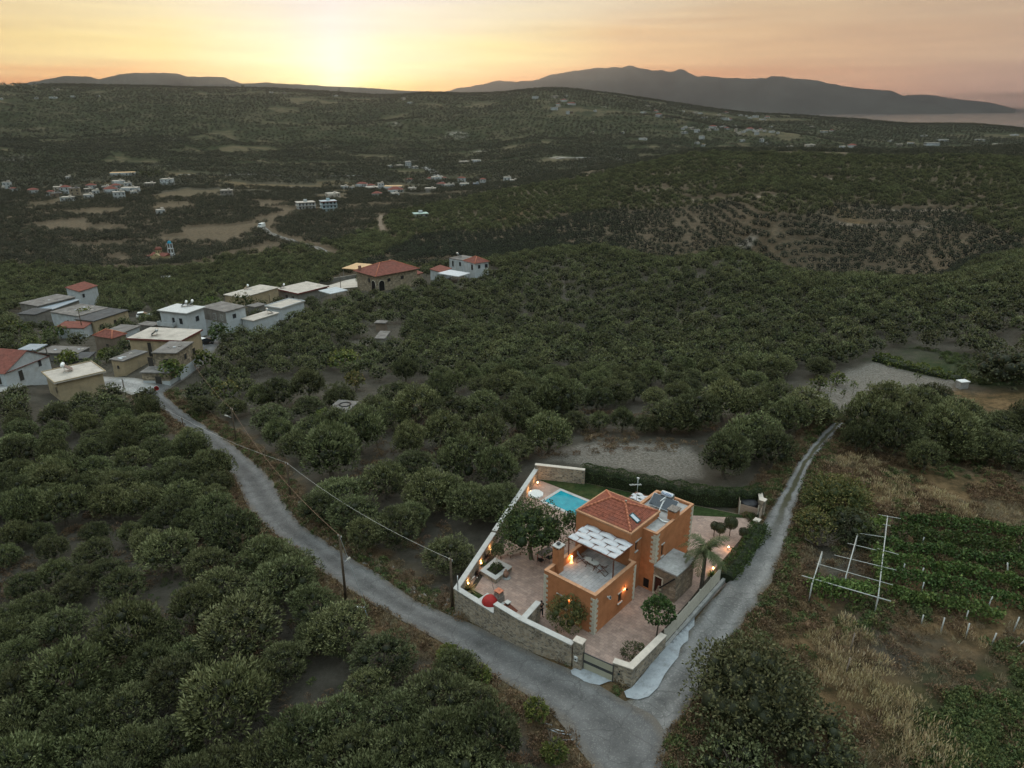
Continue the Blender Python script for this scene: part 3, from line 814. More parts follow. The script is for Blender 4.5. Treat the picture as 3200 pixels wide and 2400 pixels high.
# ------------------------------------------------------------------ vegetation
def leaf_mat(name, dark, mid, light, rnd=0.35, trans=0.0, dist_noise=True):
 m = bpy.data.materials.new(name)
 m.use_nodes = True
 N, Lk = m.node_tree.nodes, m.node_tree.links
 bs = N['Principled BSDF']
 bs.inputs['Roughness'].default_value = 0.62
 bs.inputs['Specular IOR Level'].default_value = 0.25
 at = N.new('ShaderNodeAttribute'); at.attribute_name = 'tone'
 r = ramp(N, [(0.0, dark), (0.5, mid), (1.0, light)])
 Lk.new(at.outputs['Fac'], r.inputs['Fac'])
 oi = N.new('ShaderNodeObjectInfo')
 hs = N.new('ShaderNodeHueSaturation')
 mr = N.new('ShaderNodeMapRange'); mr.inputs['To Min'].default_value = 1 - rnd; mr.inputs['To Max'].default_value = 1 + rnd
 Lk.new(oi.outputs['Random'], mr.inputs['Value']); Lk.new(mr.outputs[0], hs.inputs['Value'])
 m2 = N.new('ShaderNodeMath'); m2.operation = 'MULTIPLY'; m2.inputs[1].default_value = 7.31
 fr = N.new('ShaderNodeMath'); fr.operation = 'FRACT'
 Lk.new(oi.outputs['Random'], m2.inputs[0]); Lk.new(m2.outputs[0], fr.inputs[0])
 mh = N.new('ShaderNodeMapRange'); mh.inputs['To Min'].default_value = 0.485; mh.inputs['To Max'].default_value = 0.515
 Lk.new(fr.outputs[0], mh.inputs['Value']); Lk.new(mh.outputs[0], hs.inputs['Hue'])
 Lk.new(r.outputs[0], hs.inputs['Color'])
 Lk.new(hs.outputs[0], bs.inputs['Base Color'])
 return m
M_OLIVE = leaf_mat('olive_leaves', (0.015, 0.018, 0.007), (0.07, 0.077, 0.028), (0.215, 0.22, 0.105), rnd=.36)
M_FAR = leaf_mat('far_tree_leaves', (0.022, 0.024, 0.014), (0.055, 0.055, 0.034), (0.12, 0.115, 0.072))
M_OLIVE_SHADE = leaf_mat('ravine_tree_leaves', (0.01, 0.014, 0.008), (0.03, 0.036, 0.02), (0.075, 0.08, 0.05))  # darker olive leaves: shade of the lower hill slope put into the colour
M_BROAD = leaf_mat('broad_leaves', (0.018, 0.032, 0.01), (0.045, 0.075, 0.02), (0.1, 0.13, 0.035), rnd=0.2)
M_CITRUS = leaf_mat('citrus_leaves', (0.03, 0.045, 0.01), (0.085, 0.105, 0.022), (0.19, 0.19, 0.05), rnd=0.2)
M_SCRUB = leaf_mat('scrub_leaves', (0.022, 0.026, 0.012), (0.058, 0.062, 0.026), (0.12, 0.115, 0.048), rnd=0.25)
M_VINE = leaf_mat('vine_leaves', (0.028, 0.05, 0.012), (0.075, 0.115, 0.028), (0.19, 0.22, 0.06), rnd=0.25)
M_POMEG = leaf_mat('pomegranate_leaves', (0.035, 0.042, 0.012), (0.09, 0.095, 0.028), (0.19, 0.14, 0.05), rnd=0.1)
M_PALM = leaf_mat('palm_leaves', (0.03, 0.042, 0.016), (0.075, 0.09, 0.035), (0.17, 0.17, 0.08), rnd=0.1)
M_DRY = leaf_mat('dry_grass', (0.1, 0.07, 0.035), (0.26, 0.2, 0.12), (0.48, 0.41, 0.29), rnd=0.3)
M_BROWN = leaf_mat('brown_weeds', (0.045, 0.028, 0.014), (0.13, 0.08, 0.042), (0.25, 0.17, 0.1), rnd=0.3)
M_WEED = leaf_mat('green_weeds', (0.025, 0.04, 0.013), (0.07, 0.095, 0.032), (0.16, 0.17, 0.06), rnd=0.3)
M_BARK = mat('tree_bark', (0.11, 0.09, 0.07), var=0.35, scale=6, bump=0.6, bump_scale=15)
M_PALMBARK = mat('palm_bark', (0.1, 0.085, 0.07), var=0.3, scale=8, bump=0.8, bump_scale=9)
rng = np.random.default_rng(11)
def leaf_quads(P, Nrm, length, width, tone, jit=0.5):
 """one quad leaf/spray per point, long axis roughly along Nrm"""
 n = len(P)
 d = Nrm + rng.normal(0, jit, (n, 3))
 d /= np.linalg.norm(d, axis=1)[:, None] + 1e-9
 s = np.cross(d, rng.normal(0, 1, (n, 3)))
 s /= np.linalg.norm(s, axis=1)[:, None] + 1e-9
 L = (length * rng.uniform(0.7, 1.35, n))[:, None]
 W = (width * rng.uniform(0.7, 1.3, n))[:, None]
 V = np.empty((n, 4, 3))
 V[:, 0] = P - s * W * 0.35
 V[:, 1] = P + d * L * 0.5 - s * W * 0.55 * 0 + s * W * 0.6
 V[:, 2] = P + d * L
 V[:, 3] = P + d * L * 0.45 - s * W * 0.6
 F = np.arange(n * 4).reshape(n, 4)
 T = np.repeat(np.clip(tone, 0, 1), 4)
 return V.reshape(-1, 3), F, T
def sphere_dirs(n, zmin=-0.6):
 z = rng.uniform(zmin, 1, n); a = rng.uniform(0, 2 * math.pi, n); r = np.sqrt(1 - z * z)
 return np.stack([r * np.cos(a), r * np.sin(a), z], -1)
def crown(name, rx, rz, zc, lobes, per, length, width, m, lobe_r=(0.26, 0.4), core=True, flat=0.85, gap=0.0, jit=0.5, seed=None, upward=0.3, fill=0.86):
 """crown made of leaf sprays on many overlapping lobes spread over an uneven ellipsoid"""
 global rng
 if seed is not None: rng = np.random.default_rng(seed)
 Vs, Fs, Ts = [], [], []
 base = 0
 dirs = sphere_dirs(lobes * 3, -0.55)
 # pick well-spread lobes
 pick = [0]
 for _ in range(lobes - 1):
  dd = np.min(np.linalg.norm(dirs[:, None] - dirs[pick][None], axis=2), axis=1) + rng.uniform(0, 0.25, len(dirs))
  pick.append(int(np.argmax(dd)))
 for k in pick:
  d = dirs[k]
  q = rng.uniform(0.48, 0.72)
  c = np.array([d[0] * rx * q, d[1] * rx * q, zc + d[2] * rz * q * (1.0 if d[2] > 0 else flat)])
  lr = rng.uniform(*lobe_r) * rx
  n = int(per * (lr / (rx * 0.4)) ** 2)
  sd = sphere_dirs(n, -0.75)
  # keep sprays that face outwards from the crown
  out = (sd @ d) > -0.35
  sd = sd[out]
  # tufts: clumped along a few twig directions of this lobe
  tw = sphere_dirs(18, -0.5)
  clo = np.max(sd @ tw.T, axis=1)
  rad = lr * (0.66 + 0.5 * np.clip((clo - 0.75) * 4, 0, 1) + rng.normal(0, 0.07, len(sd)))
  P = c + sd * rad[:, None] * np.array([1, 1, 0.92])
  if gap > 0:
   keep = rng.uniform(0, 1, len(P)) > gap * (clo < 0.86)
   P, sd, clo = P[keep], sd[keep], clo[keep]
  nr = sd + np.array([0, 0, upward])
  tone = 0.16 + 0.5 * np.clip((clo - 0.8) * 5, 0, 1) + 0.14 * sd[:, 2] + rng.normal(0, 0.17, len(P)) + rng.normal(0, 0.09)  # tips and upward leaves lighter, insides darker: top light painted into the tone
  V, F, T = leaf_quads(P, nr, length, width, tone, jit)
  Vs.append(V); Fs.append(F + base); Ts.append(T); base += len(V)
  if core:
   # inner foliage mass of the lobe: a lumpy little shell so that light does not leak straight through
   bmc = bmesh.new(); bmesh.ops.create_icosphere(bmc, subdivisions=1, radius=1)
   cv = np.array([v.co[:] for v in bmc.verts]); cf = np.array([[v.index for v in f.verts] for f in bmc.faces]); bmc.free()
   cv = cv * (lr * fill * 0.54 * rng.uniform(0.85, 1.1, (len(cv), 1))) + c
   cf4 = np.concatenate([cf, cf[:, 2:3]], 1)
   Vs.append(cv); Fs.append(cf4 + base); Ts.append(np.full(len(cv), 0.0)); base += len(cv)  # darkest tone: the crown's inner shade is put into the colour
 V = np.concatenate(Vs); F = np.concatenate(Fs); T = np.concatenate(Ts)
 return tri_mesh(name, V, F, T, m)
def tri_mesh(name, V, F, T, m):
 """quads with a repeated last index become triangles"""
 tri = F[:, 2] == F[:, 3]
 if tri.any():
  Fq = F[~tri]
  Ft = np.concatenate([Fq[:, [0, 1, 2]], Fq[:, [0, 2, 3]], F[tri][:, :3]])
  return mesh_from_arrays(name, V, Ft, [m], attrs={'tone': ('POINT', T)})
 return mesh_from_arrays(name, V, F, [m], attrs={'tone': ('POINT', T)})
def trunk_mesh(name, h, r, rx, limbs=4, seed=0, lean=0.2):
 rr = random.Random(seed)
 mb = MB()
 p0 = Vector((0, 0, -0.3)); p1 = Vector((rr.uniform(-lean, lean), rr.uniform(-lean, lean), h * 0.55)); p2 = p1 + Vector((rr.uniform(-lean, lean), rr.uniform(-lean, lean), h * 0.45))
 mb.tube([p0, p0 * 0.3 + Vector((0, 0, 0.1)), p1, p2], [r * 1.5, r * 1.15, r * 0.9, r * 0.75], 7)
 for k in range(limbs):
  a = 2 * math.pi * (k + rr.random() * 0.6) / limbs
  s = p1.lerp(p2, rr.uniform(0.3, 1))
  e = s + Vector((math.cos(a) * rx * 0.6, math.sin(a) * rx * 0.6, rr.uniform(0.8, 1.6)))
  mid = s.lerp(e, 0.5) + Vector((rr.uniform(-.15, .15), rr.uniform(-.15, .15), 0.12))
  mb.tube([s, mid, e], [r * 0.55, r * 0.4, r * 0.16], 5)
  for q in range(2):
   e2 = mid + Vector((rr.uniform(-.7, .7), rr.uniform(-.7, .7), rr.uniform(0.6, 1.2)))
   mb.tube([mid, e2], [r * 0.28, r * 0.1], 4)
 me = bpy.data.meshes.new(name); me.from_pydata(mb.v, [], mb.f); me.polygons.foreach_set('use_smooth', mb.sm); me.materials.append(M_BARK); me.update()
 return me
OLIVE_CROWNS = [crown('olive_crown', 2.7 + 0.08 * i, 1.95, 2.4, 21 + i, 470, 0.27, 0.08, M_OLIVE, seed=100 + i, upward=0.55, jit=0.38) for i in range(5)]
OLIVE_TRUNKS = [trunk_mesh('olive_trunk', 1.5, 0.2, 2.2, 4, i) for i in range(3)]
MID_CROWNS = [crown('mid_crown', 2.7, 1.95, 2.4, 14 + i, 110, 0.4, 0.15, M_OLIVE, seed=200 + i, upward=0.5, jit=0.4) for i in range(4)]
SHADE_CROWNS = [crown('shaded_olive_crown', 2.7, 1.9, 2.3, 10, 90, 0.42, 0.17, M_OLIVE_SHADE, seed=250 + i, upward=0.5, jit=0.4) for i in range(2)]
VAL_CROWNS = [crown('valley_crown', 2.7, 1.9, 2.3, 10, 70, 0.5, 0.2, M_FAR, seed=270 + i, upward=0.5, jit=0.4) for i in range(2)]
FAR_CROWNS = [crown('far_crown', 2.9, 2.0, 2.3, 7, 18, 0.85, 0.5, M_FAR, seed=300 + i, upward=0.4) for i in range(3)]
def make_tree(name, crown_me, trunk_me, x, y, s, rz, label, cat, group=None, z=None, sz=None, crown_name='crown'):
 t = empty(name, (x, y, ground(x, y) if z is None else z), rz, label, cat, group)
 t.scale = (s, s, sz or s)
 for nm, me in ((crown_name, crown_me), ('trunk', trunk_me)):
  if me is None: continue
  o = bpy.data.objects.new(nm, me); COL.objects.link(o); o.parent = t
 return t
def hit_h(u, v, hc):
 """ground position of something whose visible middle is hc above the ground"""
 a, b, c = ray(u, v); h = math.hypot(a, b)
 s = np.exp(np.linspace(math.log(20), math.log(3000), 2500)) / h
 z = CAM_H + c * s - hc
 k = np.nonzero(z < ground(a * s, b * s))[0][0]
 return a * s[k], b * s[k]
def depth_of(x, y, z=0):
 return y * math.cos(PITCH) - (z - CAM_H) * math.sin(PITCH)
Z1 = [(350, 55, 110), (340, 130, 130), (190, 115, 100), (545, 90, 130), (625, 150, 220), (700, 30, 130), (560, 25, 90), (480, 60, 70), (765, 45, 90), (870, 90, 220), (980, 170, 220), (455, 260, 170), (395, 190, 100), (300, 225, 130), (200, 205, 120), (80, 250, 120), (60, 70, 120), (150, 60, 110), (20, 140, 110), (250, 275, 130), (130, 330, 130), (40, 370, 120), (230, 400, 170), (60, 510, 170), (-10, 440, 120), (1050, 265, 240), (1160, 340, 200), (820, 270, 200), (730, 350, 190), (480, 470, 280), (590, 440, 160), (900, 430, 300), (1050, 540, 190), (1170, 440, 160), (660, 620, 240), (260, 640, 300), (90, 680, 260), (50, 800, 250), (290, 800, 260), (470, 720, 220), (840, 740, 330), (640, 830, 240), (490, 890, 240), (130, 900, 240), (560, 550, 180), (380, 620, 180), (-60, 640, 220), (940, 640, 200), (720, 520, 180), (300, 900, 240), (-60, 900, 240), (80, 400, 120), (1090, 200, 170)]
Z1P = [(a * 0.8403, 1600 + b * 0.8403, w * 0.8403) for a, b, w in Z1]
Z2 = [(415, 210, 200), (605, 235, 160), (300, 310, 250), (740, 195, 160), (620, 320, 160), (510, 390, 190), (340, 430, 200), (260, 480, 180), (390, 510, 200), (560, 570, 240), (690, 430, 220), (850, 480, 200), (940, 470, 180), (820, 320, 200), (960, 350, 210), (760, 660, 180), (910, 210, 200), (1040, 240, 140), (1160, 210, 190), (230, 180, 170), (170, 250, 150), (90, 200, 130), (60, 130, 150), (210, 90, 130), (470, 110, 160), (640, 110, 180), (780, 120, 180), (1040, 130, 180), (1190, 90, 190), (90, 50, 140), (50, 680, 170), (540, 130, 150), (720, 60, 170), (900, 90, 170), (430, 590, 180), (620, 500, 170), (770, 420, 150), (1090, 60, 160), (560, 40, 160), (330, 60, 130), (210, 20, 140), (20, 60, 130), (310, 160, 140), (980, 440, 150)]
Z2P = [(800 + a * 0.788, 1200 + b * 0.788, w * 0.788) for a, b, w in Z2]
Z3 = [(240, 320, 190), (330, 240, 190), (400, 290, 160), (260, 250, 150), (520, 150, 180), (450, 180, 150), (580, 140, 90), (400, 120, 160), (330, 130, 150), (230, 130, 160), (730, 200, 190), (830, 250, 190), (900, 130, 190), (990, 245, 190), (1040, 170, 180), (870, 190, 170), (1150, 270, 170), (-440, 175, 95), (-360, 170, 90), (-275, 172, 92), (-195, 168, 90), (-115, 172, 95), (-35, 176, 95), (40, 172, 95), (115, 180, 95), (-400, 118, 85), (-320, 120, 85), (1230, 290, 160), (790, 120, 150), (1200, 190, 150), (700, 240, 130), (950, 100, 130), (1290, 200, 160), (930, 300, 130), (130, 160, 170), (50, 170, 160), (1060, 260, 150)]
Z3P = [(2050 + a * 0.9055, 1150 + b * 0.9055, w * 0.9055) for a, b, w in Z3]
Z4P = [(1061, 1950, 210), (1197, 2036, 180), (1150, 2120, 160), (1360, 2180, 250), (1240, 2236, 230), (1060, 2236, 220), (1381, 2312, 230), (1522, 2300, 230), (1470, 2390, 230), (1251, 2361, 240), (1088, 2377, 230), (1480, 2160, 170), (940, 2330, 230), (860, 2380, 220), (1340, 2440, 250), (1130, 2470, 250), (900, 2470, 250), (600, 2470, 250), (300, 2470, 250), (60, 2430, 250), (1430, 2070, 100), (700, 2400, 200), (1620, 2460, 200)]
HAND = []
for lst in (Z1P, Z2P, Z3P, Z4P):
 for u, v, w in lst:
  x, y = hit_h(u, v + w * 0.06, 2.0)
  zz = ground(x, y)
  dm = w * depth_of(x, y, zz + 2) / F_PX
  HAND.append((x, y, min(max(dm / 5.7, 0.55), 1.35)))
EXCL = []   # footprints of buildings etc: (x, y, radius)
def lines_dist(x, y):
 d = np.full(x.shape, 1e9)
 for A, B in ((ROAD_L, ROAD_R), (DIRT_L, DIRT_R)):
  poly = list(A) + list(B)[::-1]
  dd = poly_dist(x, y, poly); dd = np.where(in_poly(x, y, poly), -dd, dd)
  d = np.minimum(d, dd)
 for L_, w in ((LANE, 2.1), (LANE2, 2.6), (FARROAD, 2.8)):
  d = np.minimum(d, poly_dist(x, y, L_, False) - w)
 for L_ in TRACKS: d = np.minimum(d, poly_dist(x, y, L_, False) - 2.0)
 return d
def grid_points(Dmin, Dmax, sx, sy, ang, jit, azlim=43):
 ca, sa = math.cos(ang), math.sin(ang)
 n = int(Dmax / min(sx, sy)) + 2
 i, j = np.meshgrid(np.arange(-n, n), np.arange(-n, n))
 a = i.ravel() * sx; b = j.ravel() * sy
 # rows bend gently with the slope
 a2 = a + fbm(a / 60, b / 60, 2, 71) * 14; b2 = b + fbm(a / 60, b / 60, 2, 72) * 14
 x = a2 * ca - b2 * sa; y = a2 * sa + b2 * ca
 D = np.hypot(x, y)
 k = (D > Dmin) & (D < Dmax) & (np.abs(np.arctan2(x, y)) < R(azlim)) & (y > 0)
 x, y = x[k], y[k]
 x = x + rng.normal(0, jit, len(x)); y = y + rng.normal(0, jit, len(y))
 return x, y
HAND_ZONE = hits([(-350, 1590), (380, 1590), (640, 1530), (800, 1180), (1240, 1195), (1660, 1280), (2050, 1290), (2580, 1180), (2760, 1110), (3700, 1150), (4600, 2700), (-1200, 2700), (-700, 1900)])
STRIPS = [hits(q) for q in ([(60, 2090), (330, 2070), (560, 1905), (720, 1740), (600, 1640), (500, 1740), (330, 1930), (100, 1990)], [(560, 2330), (700, 2380), (900, 2200), (1180, 2130), (1130, 2060), (900, 2120)], [(760, 1560), (1000, 1900), (1300, 2130), (1500, 2300), (1000, 1850), (780, 1580)])]
LEFTG = hits([(-500, 1550), (300, 1500), (700, 1480), (800, 1600), (760, 1850), (300, 2000), (-500, 2100)])
def veg_filter(x, y, hand=True):
 k = ~in_poly(x, y, HAND_ZONE) if hand else in_poly(x, y, LEFTG)
 if not hand:
  for p in STRIPS[:2]: k &= ~in_poly(x, y, p)
 near = np.hypot(x, y) < 420
 kk = k & near
 for p in (CLEAR_A, CLEAR_B, DRYF, DRY2, GREENF, DRY3, VINE, PLOT): k &= ~in_poly(x, y, p)
 d = np.full(len(x), 99.0)
 d[np.hypot(x, y) < 1300] = lines_dist(x[np.hypot(x, y) < 1300], y[np.hypot(x, y) < 1300])
 k &= d > 1.7
 hx = np.array([(h[0], h[1]) for h in HAND])
 idx = np.nonzero(kk)[0]
 if len(idx):
  dm = np.min(np.hypot(x[idx, None] - hx[None, :, 0], y[idx, None] - hx[None, :, 1]), axis=1)
  k[idx[dm < (3.0 if hand else 2.3)]] = False
 for (ex, ey, er) in EXCL:
  k &= np.hypot(x - ex, y - ey) > er
 for p in BARE:
  k &= ~in_poly(x, y, p)
 return k
def scatter(name, pts, meshes, kind_mat=None, flat=1.0):
 """one stuff object: geometry nodes put copies of the given meshes on its points"""
 pts = np.asarray(pts)
 z = ground(pts[:, 0], pts[:, 1]) - 0.05
 me = bpy.data.meshes.new(name)
 me.vertices.add(len(pts))
 me.vertices.foreach_set('co', np.stack([pts[:, 0], pts[:, 1], z], -1).astype(np.float32).ravel())
 a = me.attributes.new('size', 'FLOAT', 'POINT'); a.data.foreach_set('value', pts[:, 2].astype(np.float32))
 r = me.attributes.new('turn', 'FLOAT', 'POINT'); r.data.foreach_set('value', rng.uniform(0, 6.28, len(pts)).astype(np.float32))
 me.update()
 o = bpy.data.objects.new(name, me); COL.objects.link(o); o['kind'] = 'stuff'
 src = []
 for k, m in enumerate(meshes):
  so = bpy.data.objects.new(name + '_pattern', m)   # never linked to the scene: only feeds the node group
  src.append(so)
 ng = bpy.data.node_groups.new(name, 'GeometryNodeTree')
 ng.interface.new_socket('Geometry', in_out='INPUT', socket_type='NodeSocketGeometry')
 ng.interface.new_socket('Geometry', in_out='OUTPUT', socket_type='NodeSocketGeometry')
 N, Lk = ng.nodes, ng.links
 gi = N.new('NodeGroupInput'); go = N.new('NodeGroupOutput')
 g2i = N.new('GeometryNodeGeometryToInstance')
 for so in src:
  oi = N.new('GeometryNodeObjectInfo'); oi.inputs['Object'].default_value = so; oi.transform_space = 'ORIGINAL'
  Lk.new(oi.outputs['Geometry'], g2i.inputs[0])
 iop = N.new('GeometryNodeInstanceOnPoints')
 iop.inputs['Pick Instance'].default_value = True
 rv = N.new('FunctionNodeRandomValue'); rv.data_type = 'INT'
 rv.inputs[4].default_value = 0; rv.inputs[5].default_value = len(src) - 1
 Lk.new(rv.outputs[2], iop.inputs['Instance Index'])
 na = N.new('GeometryNodeInputNamedAttribute'); na.data_type = 'FLOAT'; na.inputs['Name'].default_value = 'size'
 nt = N.new('GeometryNodeInputNamedAttribute'); nt.data_type = 'FLOAT'; nt.inputs['Name'].default_value = 'turn'
 cx = N.new('ShaderNodeCombineXYZ'); Lk.new(nt.outputs[0], cx.inputs['Z'])
 cs = N.new('ShaderNodeCombineXYZ')
 ml = N.new('ShaderNodeMath'); ml.operation = 'MULTIPLY'; ml.inputs[1].default_value = flat
 Lk.new(na.outputs[0], cs.inputs['X']); Lk.new(na.outputs[0], cs.inputs['Y']); Lk.new(na.outputs[0], ml.inputs[0]); Lk.new(ml.outputs[0], cs.inputs['Z'])
 Lk.new(gi.outputs[0], iop.inputs['Points']); Lk.new(g2i.outputs[0], iop.inputs['Instance'])
 Lk.new(cx.outputs[0], iop.inputs['Rotation']); Lk.new(cs.outputs[0], iop.inputs['Scale'])
 Lk.new(iop.outputs[0], go.inputs[0])
 md = o.modifiers.new('scatter', 'NODES'); md.node_group = ng
 return o
# ------------------------------------------------------------------ the villa and its yard
A0 = (6.626, 46.435)
TH = R(48.9)
HM = Matrix.Translation((A0[0], A0[1], 0)) @ Matrix.Rotation(TH, 4, 'Z')
def hw(x, y, z=0.0):
 """villa-frame point -> world"""
 p = HM @ Vector((x, y, z))
 return (p.x, p.y, p.z)
ORANGE = mat('orange_stucco', (0.44, 0.185, 0.088), var=0.1, scale=1.3, bump=0.35, bump_scale=40, stain=(0.25, 0.095, 0.042), stain_scale=0.45, stain_amt=0.55, rough=0.95, spec=0.1)
ORANGE_TRIM = mat('pale_orange_coping', (0.46, 0.24, 0.135), var=0.12, scale=3, stain=(0.3, 0.17, 0.1), stain_scale=1.2, stain_amt=0.6, rough=0.9)
QUOIN = mat('quoin_stone', (0.5, 0.46, 0.38), var=0.15, scale=5, bump=0.5, bump_scale=12)
WHITE_STONE = mat('pale_stone_coping', (0.43, 0.42, 0.4), var=0.08, scale=2.5, stain=(0.33, 0.31, 0.28), stain_scale=0.9, stain_amt=0.5, rough=0.8)
WARM_STONE = mat('beige_stone_coping', (0.5, 0.44, 0.38), var=0.1, scale=2.5, stain=(0.3, 0.25, 0.2), stain_scale=0.9, stain_amt=0.5, rough=0.85)
TERRACOTTA = mat('terracotta_tiles', (0.23, 0.07, 0.042), var=0.3, scale=4, stain=(0.16, 0.06, 0.045), stain_scale=1.1, stain_amt=0.7, rough=0.85)
RIDGE = mat('terracotta_ridge', (0.42, 0.15, 0.085), var=0.25, scale=4, rough=0.85)
SCREED = mat('roof_screed', (0.33, 0.32, 0.31), var=0.18, scale=2.2, stain=(0.16, 0.15, 0.14), stain_scale=0.8, stain_amt=0.7, bump=0.3, bump_scale=30)
DARK_WOOD = mat('dark_shutter_wood', (0.045, 0.04, 0.035), var=0.2, scale=8, rough=0.6)
BROWN_METAL = mat('rust_brown_metal', (0.13, 0.045, 0.025), var=0.2, scale=6, rough=0.5, spec=0.4)
BLACK = mat('black_metal', (0.012, 0.012, 0.013), var=0.1, rough=0.5)
DARK_GREY = mat('dark_grey_metal', (0.05, 0.05, 0.052), var=0.1, rough=0.5)
WHITE_PAINT = mat('white_paint', (0.72, 0.72, 0.71), var=0.05, scale=4, stain=(0.5, 0.49, 0.47), stain_scale=1.5, stain_amt=0.4, rough=0.7)
CANVAS = mat('white_canvas', (0.52, 0.52, 0.54), var=0.06, scale=6, rough=0.9)
GALV = mat('galvanised_steel', (0.42, 0.45, 0.47), var=0.12, scale=5, rough=0.35, metal=0.8)
TEAK = mat('dark_teak', (0.11, 0.04, 0.02), var=0.2, scale=9, rough=0.6)
BEIGE_PANEL = mat('beige_gate_panel', (0.36, 0.34, 0.26), var=0.06, scale=2, rough=0.6)
SLAT = mat('beige_slat_fence', (0.43, 0.4, 0.34), var=0.12, scale=4, rough=0.75)
SLAT_BROWN = mat('brown_slat_panel', (0.3, 0.23, 0.18), var=0.14, scale=4, rough=0.75)
CONCRETE = mat('grey_concrete', (0.32, 0.31, 0.3), var=0.2, scale=1.6, stain=(0.17, 0.16, 0.145), stain_scale=0.7, stain_amt=0.6, bump=0.4, bump_scale=18)
BLUE_CONC = mat('fresh_concrete_apron', (0.34, 0.36, 0.38), var=0.1, scale=1.2, stain=(0.2, 0.2, 0.2), stain_scale=1.1, stain_amt=0.75, bump=0.4, bump_scale=30)
RUBBLE = stone_mat('rubble_wall', (0.33, 0.28, 0.225), (0.38, 0.35, 0.31), 3.4)
RUIN = stone_mat('ruin_stone', (0.29, 0.235, 0.185), (0.23, 0.19, 0.155), 3.0, dark=0.6)
GLASS = mat('window_glass', (0.03, 0.035, 0.045), var=0.05, rough=0.08, spec=0.8)
PANELM = mat('solar_panel_glass', (0.012, 0.02, 0.03), var=0.08, rough=0.12, spec=0.7)
LAWN = mat('lawn_grass', (0.034, 0.05, 0.018), var=0.3, scale=2.2, stain=(0.075, 0.075, 0.03), stain_scale=0.5, stain_amt=0.8, bump=1.0, bump_scale=30, rough=0.95, spec=0.05)
BED = mat('planting_bed_soil', (0.035, 0.03, 0.02), var=0.4, scale=5, bump=0.8, bump_scale=12)
def paving_mat(name, base, joint, bw, bh, rot=0.0):
 if name in MATS: return MATS[name]
 m = bpy.data.materials.new(name); m.use_nodes = True
 N, Lk = m.node_tree.nodes, m.node_tree.links
 bs = N['Principled BSDF']; bs.inputs['Roughness'].default_value = 0.8; bs.inputs['Specular IOR Level'].default_value = 0.25
 tc = N.new('ShaderNodeTexCoord'); mp = N.new('ShaderNodeMapping'); mp.inputs['Rotation'].default_value = (0, 0, rot)
 Lk.new(tc.outputs['Object'], mp.inputs['Vector'])
 br = N.new('ShaderNodeTexBrick'); br.inputs['Scale'].default_value = 1.0
 br.inputs['Brick Width'].default_value = bw; br.inputs['Row Height'].default_value = bh; br.inputs['Mortar Size'].default_value = 0.012
 br.inputs['Color1'].default_value = (*[c * 0.85 for c in base], 1); br.inputs['Color2'].default_value = (*[c * 1.15 for c in base], 1); br.inputs['Mortar'].default_value = (*joint, 1)
 Lk.new(mp.outputs[0], br.inputs['Vector'])
 n = N.new('ShaderNodeTexNoise'); n.inputs['Scale'].default_value = 0.9; n.inputs['Detail'].default_value = 9; n.inputs['Roughness'].default_value = 0.7
 Lk.new(tc.outputs['Object'], n.inputs['Vector'])
 r = ramp(N, [(0.3, (0.72, 0.72, 0.74)), (0.5, (1, 1, 1)), (0.72, (1.22, 1.18, 1.15))]); Lk.new(n.outputs['Fac'], r.inputs['Fac'])
 mu = N.new('ShaderNodeMixRGB'); mu.blend_type = 'MULTIPLY'; mu.inputs['Fac'].default_value = 1
 Lk.new(br.outputs['Color'], mu.inputs['Color1']); Lk.new(r.outputs[0], mu.inputs['Color2'])
 Lk.new(mu.outputs[0], bs.inputs['Base Color'])
 b = N.new('ShaderNodeBump'); b.inputs['Strength'].default_value = 0.3; b.inputs['Distance'].default_value = 0.01
 Lk.new(br.outputs['Fac'], b.inputs['Height']); b.invert = True; Lk.new(b.outputs[0], bs.inputs['Normal'])
 MATS[name] = m
 return m
PAVE = paving_mat('pink_stamped_paving', (0.315, 0.225, 0.185), (0.24, 0.16, 0.125), 0.42, 0.3, R(40))
TERRACE_TILE = paving_mat('grey_terrace_tiles', (0.37, 0.355, 0.35), (0.24, 0.22, 0.21), 0.55, 0.36, 0)
def poly_sheet(name, pts, z, m, parent=None, kind=None, thick=0.0, on_ground=False, step=0.6):
 """flat (or draped) sheet over a polygon"""
 bm = bmesh.new()
 if on_ground:
  xs = [p[0] for p in pts]; ys = [p[1] for p in pts]
  nx = max(2, int((max(xs) - min(xs)) / step)); ny = max(2, int((max(ys) - min(ys)) / step))
 vs = [bm.verts.new((p[0], p[1], z)) for p in pts]
 f = bm.faces.new(vs)
 f.normal_update()
 if f.normal.z < 0: f.normal_flip()
 if on_ground:
  for i in range(1, nx):
   g = bm.verts[:] + bm.edges[:] + bm.faces[:]
   bmesh.ops.bisect_plane(bm, geom=g, plane_co=(min(xs) + (max(xs) - min(xs)) * i / nx, 0, 0), plane_no=(1, 0, 0))
  for i in range(1, ny):
   g = bm.verts[:] + bm.edges[:] + bm.faces[:]
   bmesh.ops.bisect_plane(bm, geom=g, plane_co=(0, min(ys) + (max(ys) - min(ys)) * i / ny, 0), plane_no=(0, 1, 0))
  for v in bm.verts: v.co.z = ground(v.co.x, v.co.y) + z
 if thick:
  r = bmesh.ops.extrude_face_region(bm, geom=bm.faces[:])
  for e in r['geom']:
   if isinstance(e, bmesh.types.BMVert): e.co.z -= thick
  bmesh.ops.recalc_face_normals(bm, faces=bm.faces[:])
 me = bpy.data.meshes.new(name); bm.to_mesh(me); bm.free(); me.materials.append(m)
 o = bpy.data.objects.new(name, me); COL.objects.link(o)
 if parent is not None: o.parent = parent
 if kind: o['kind'] = kind
 return o
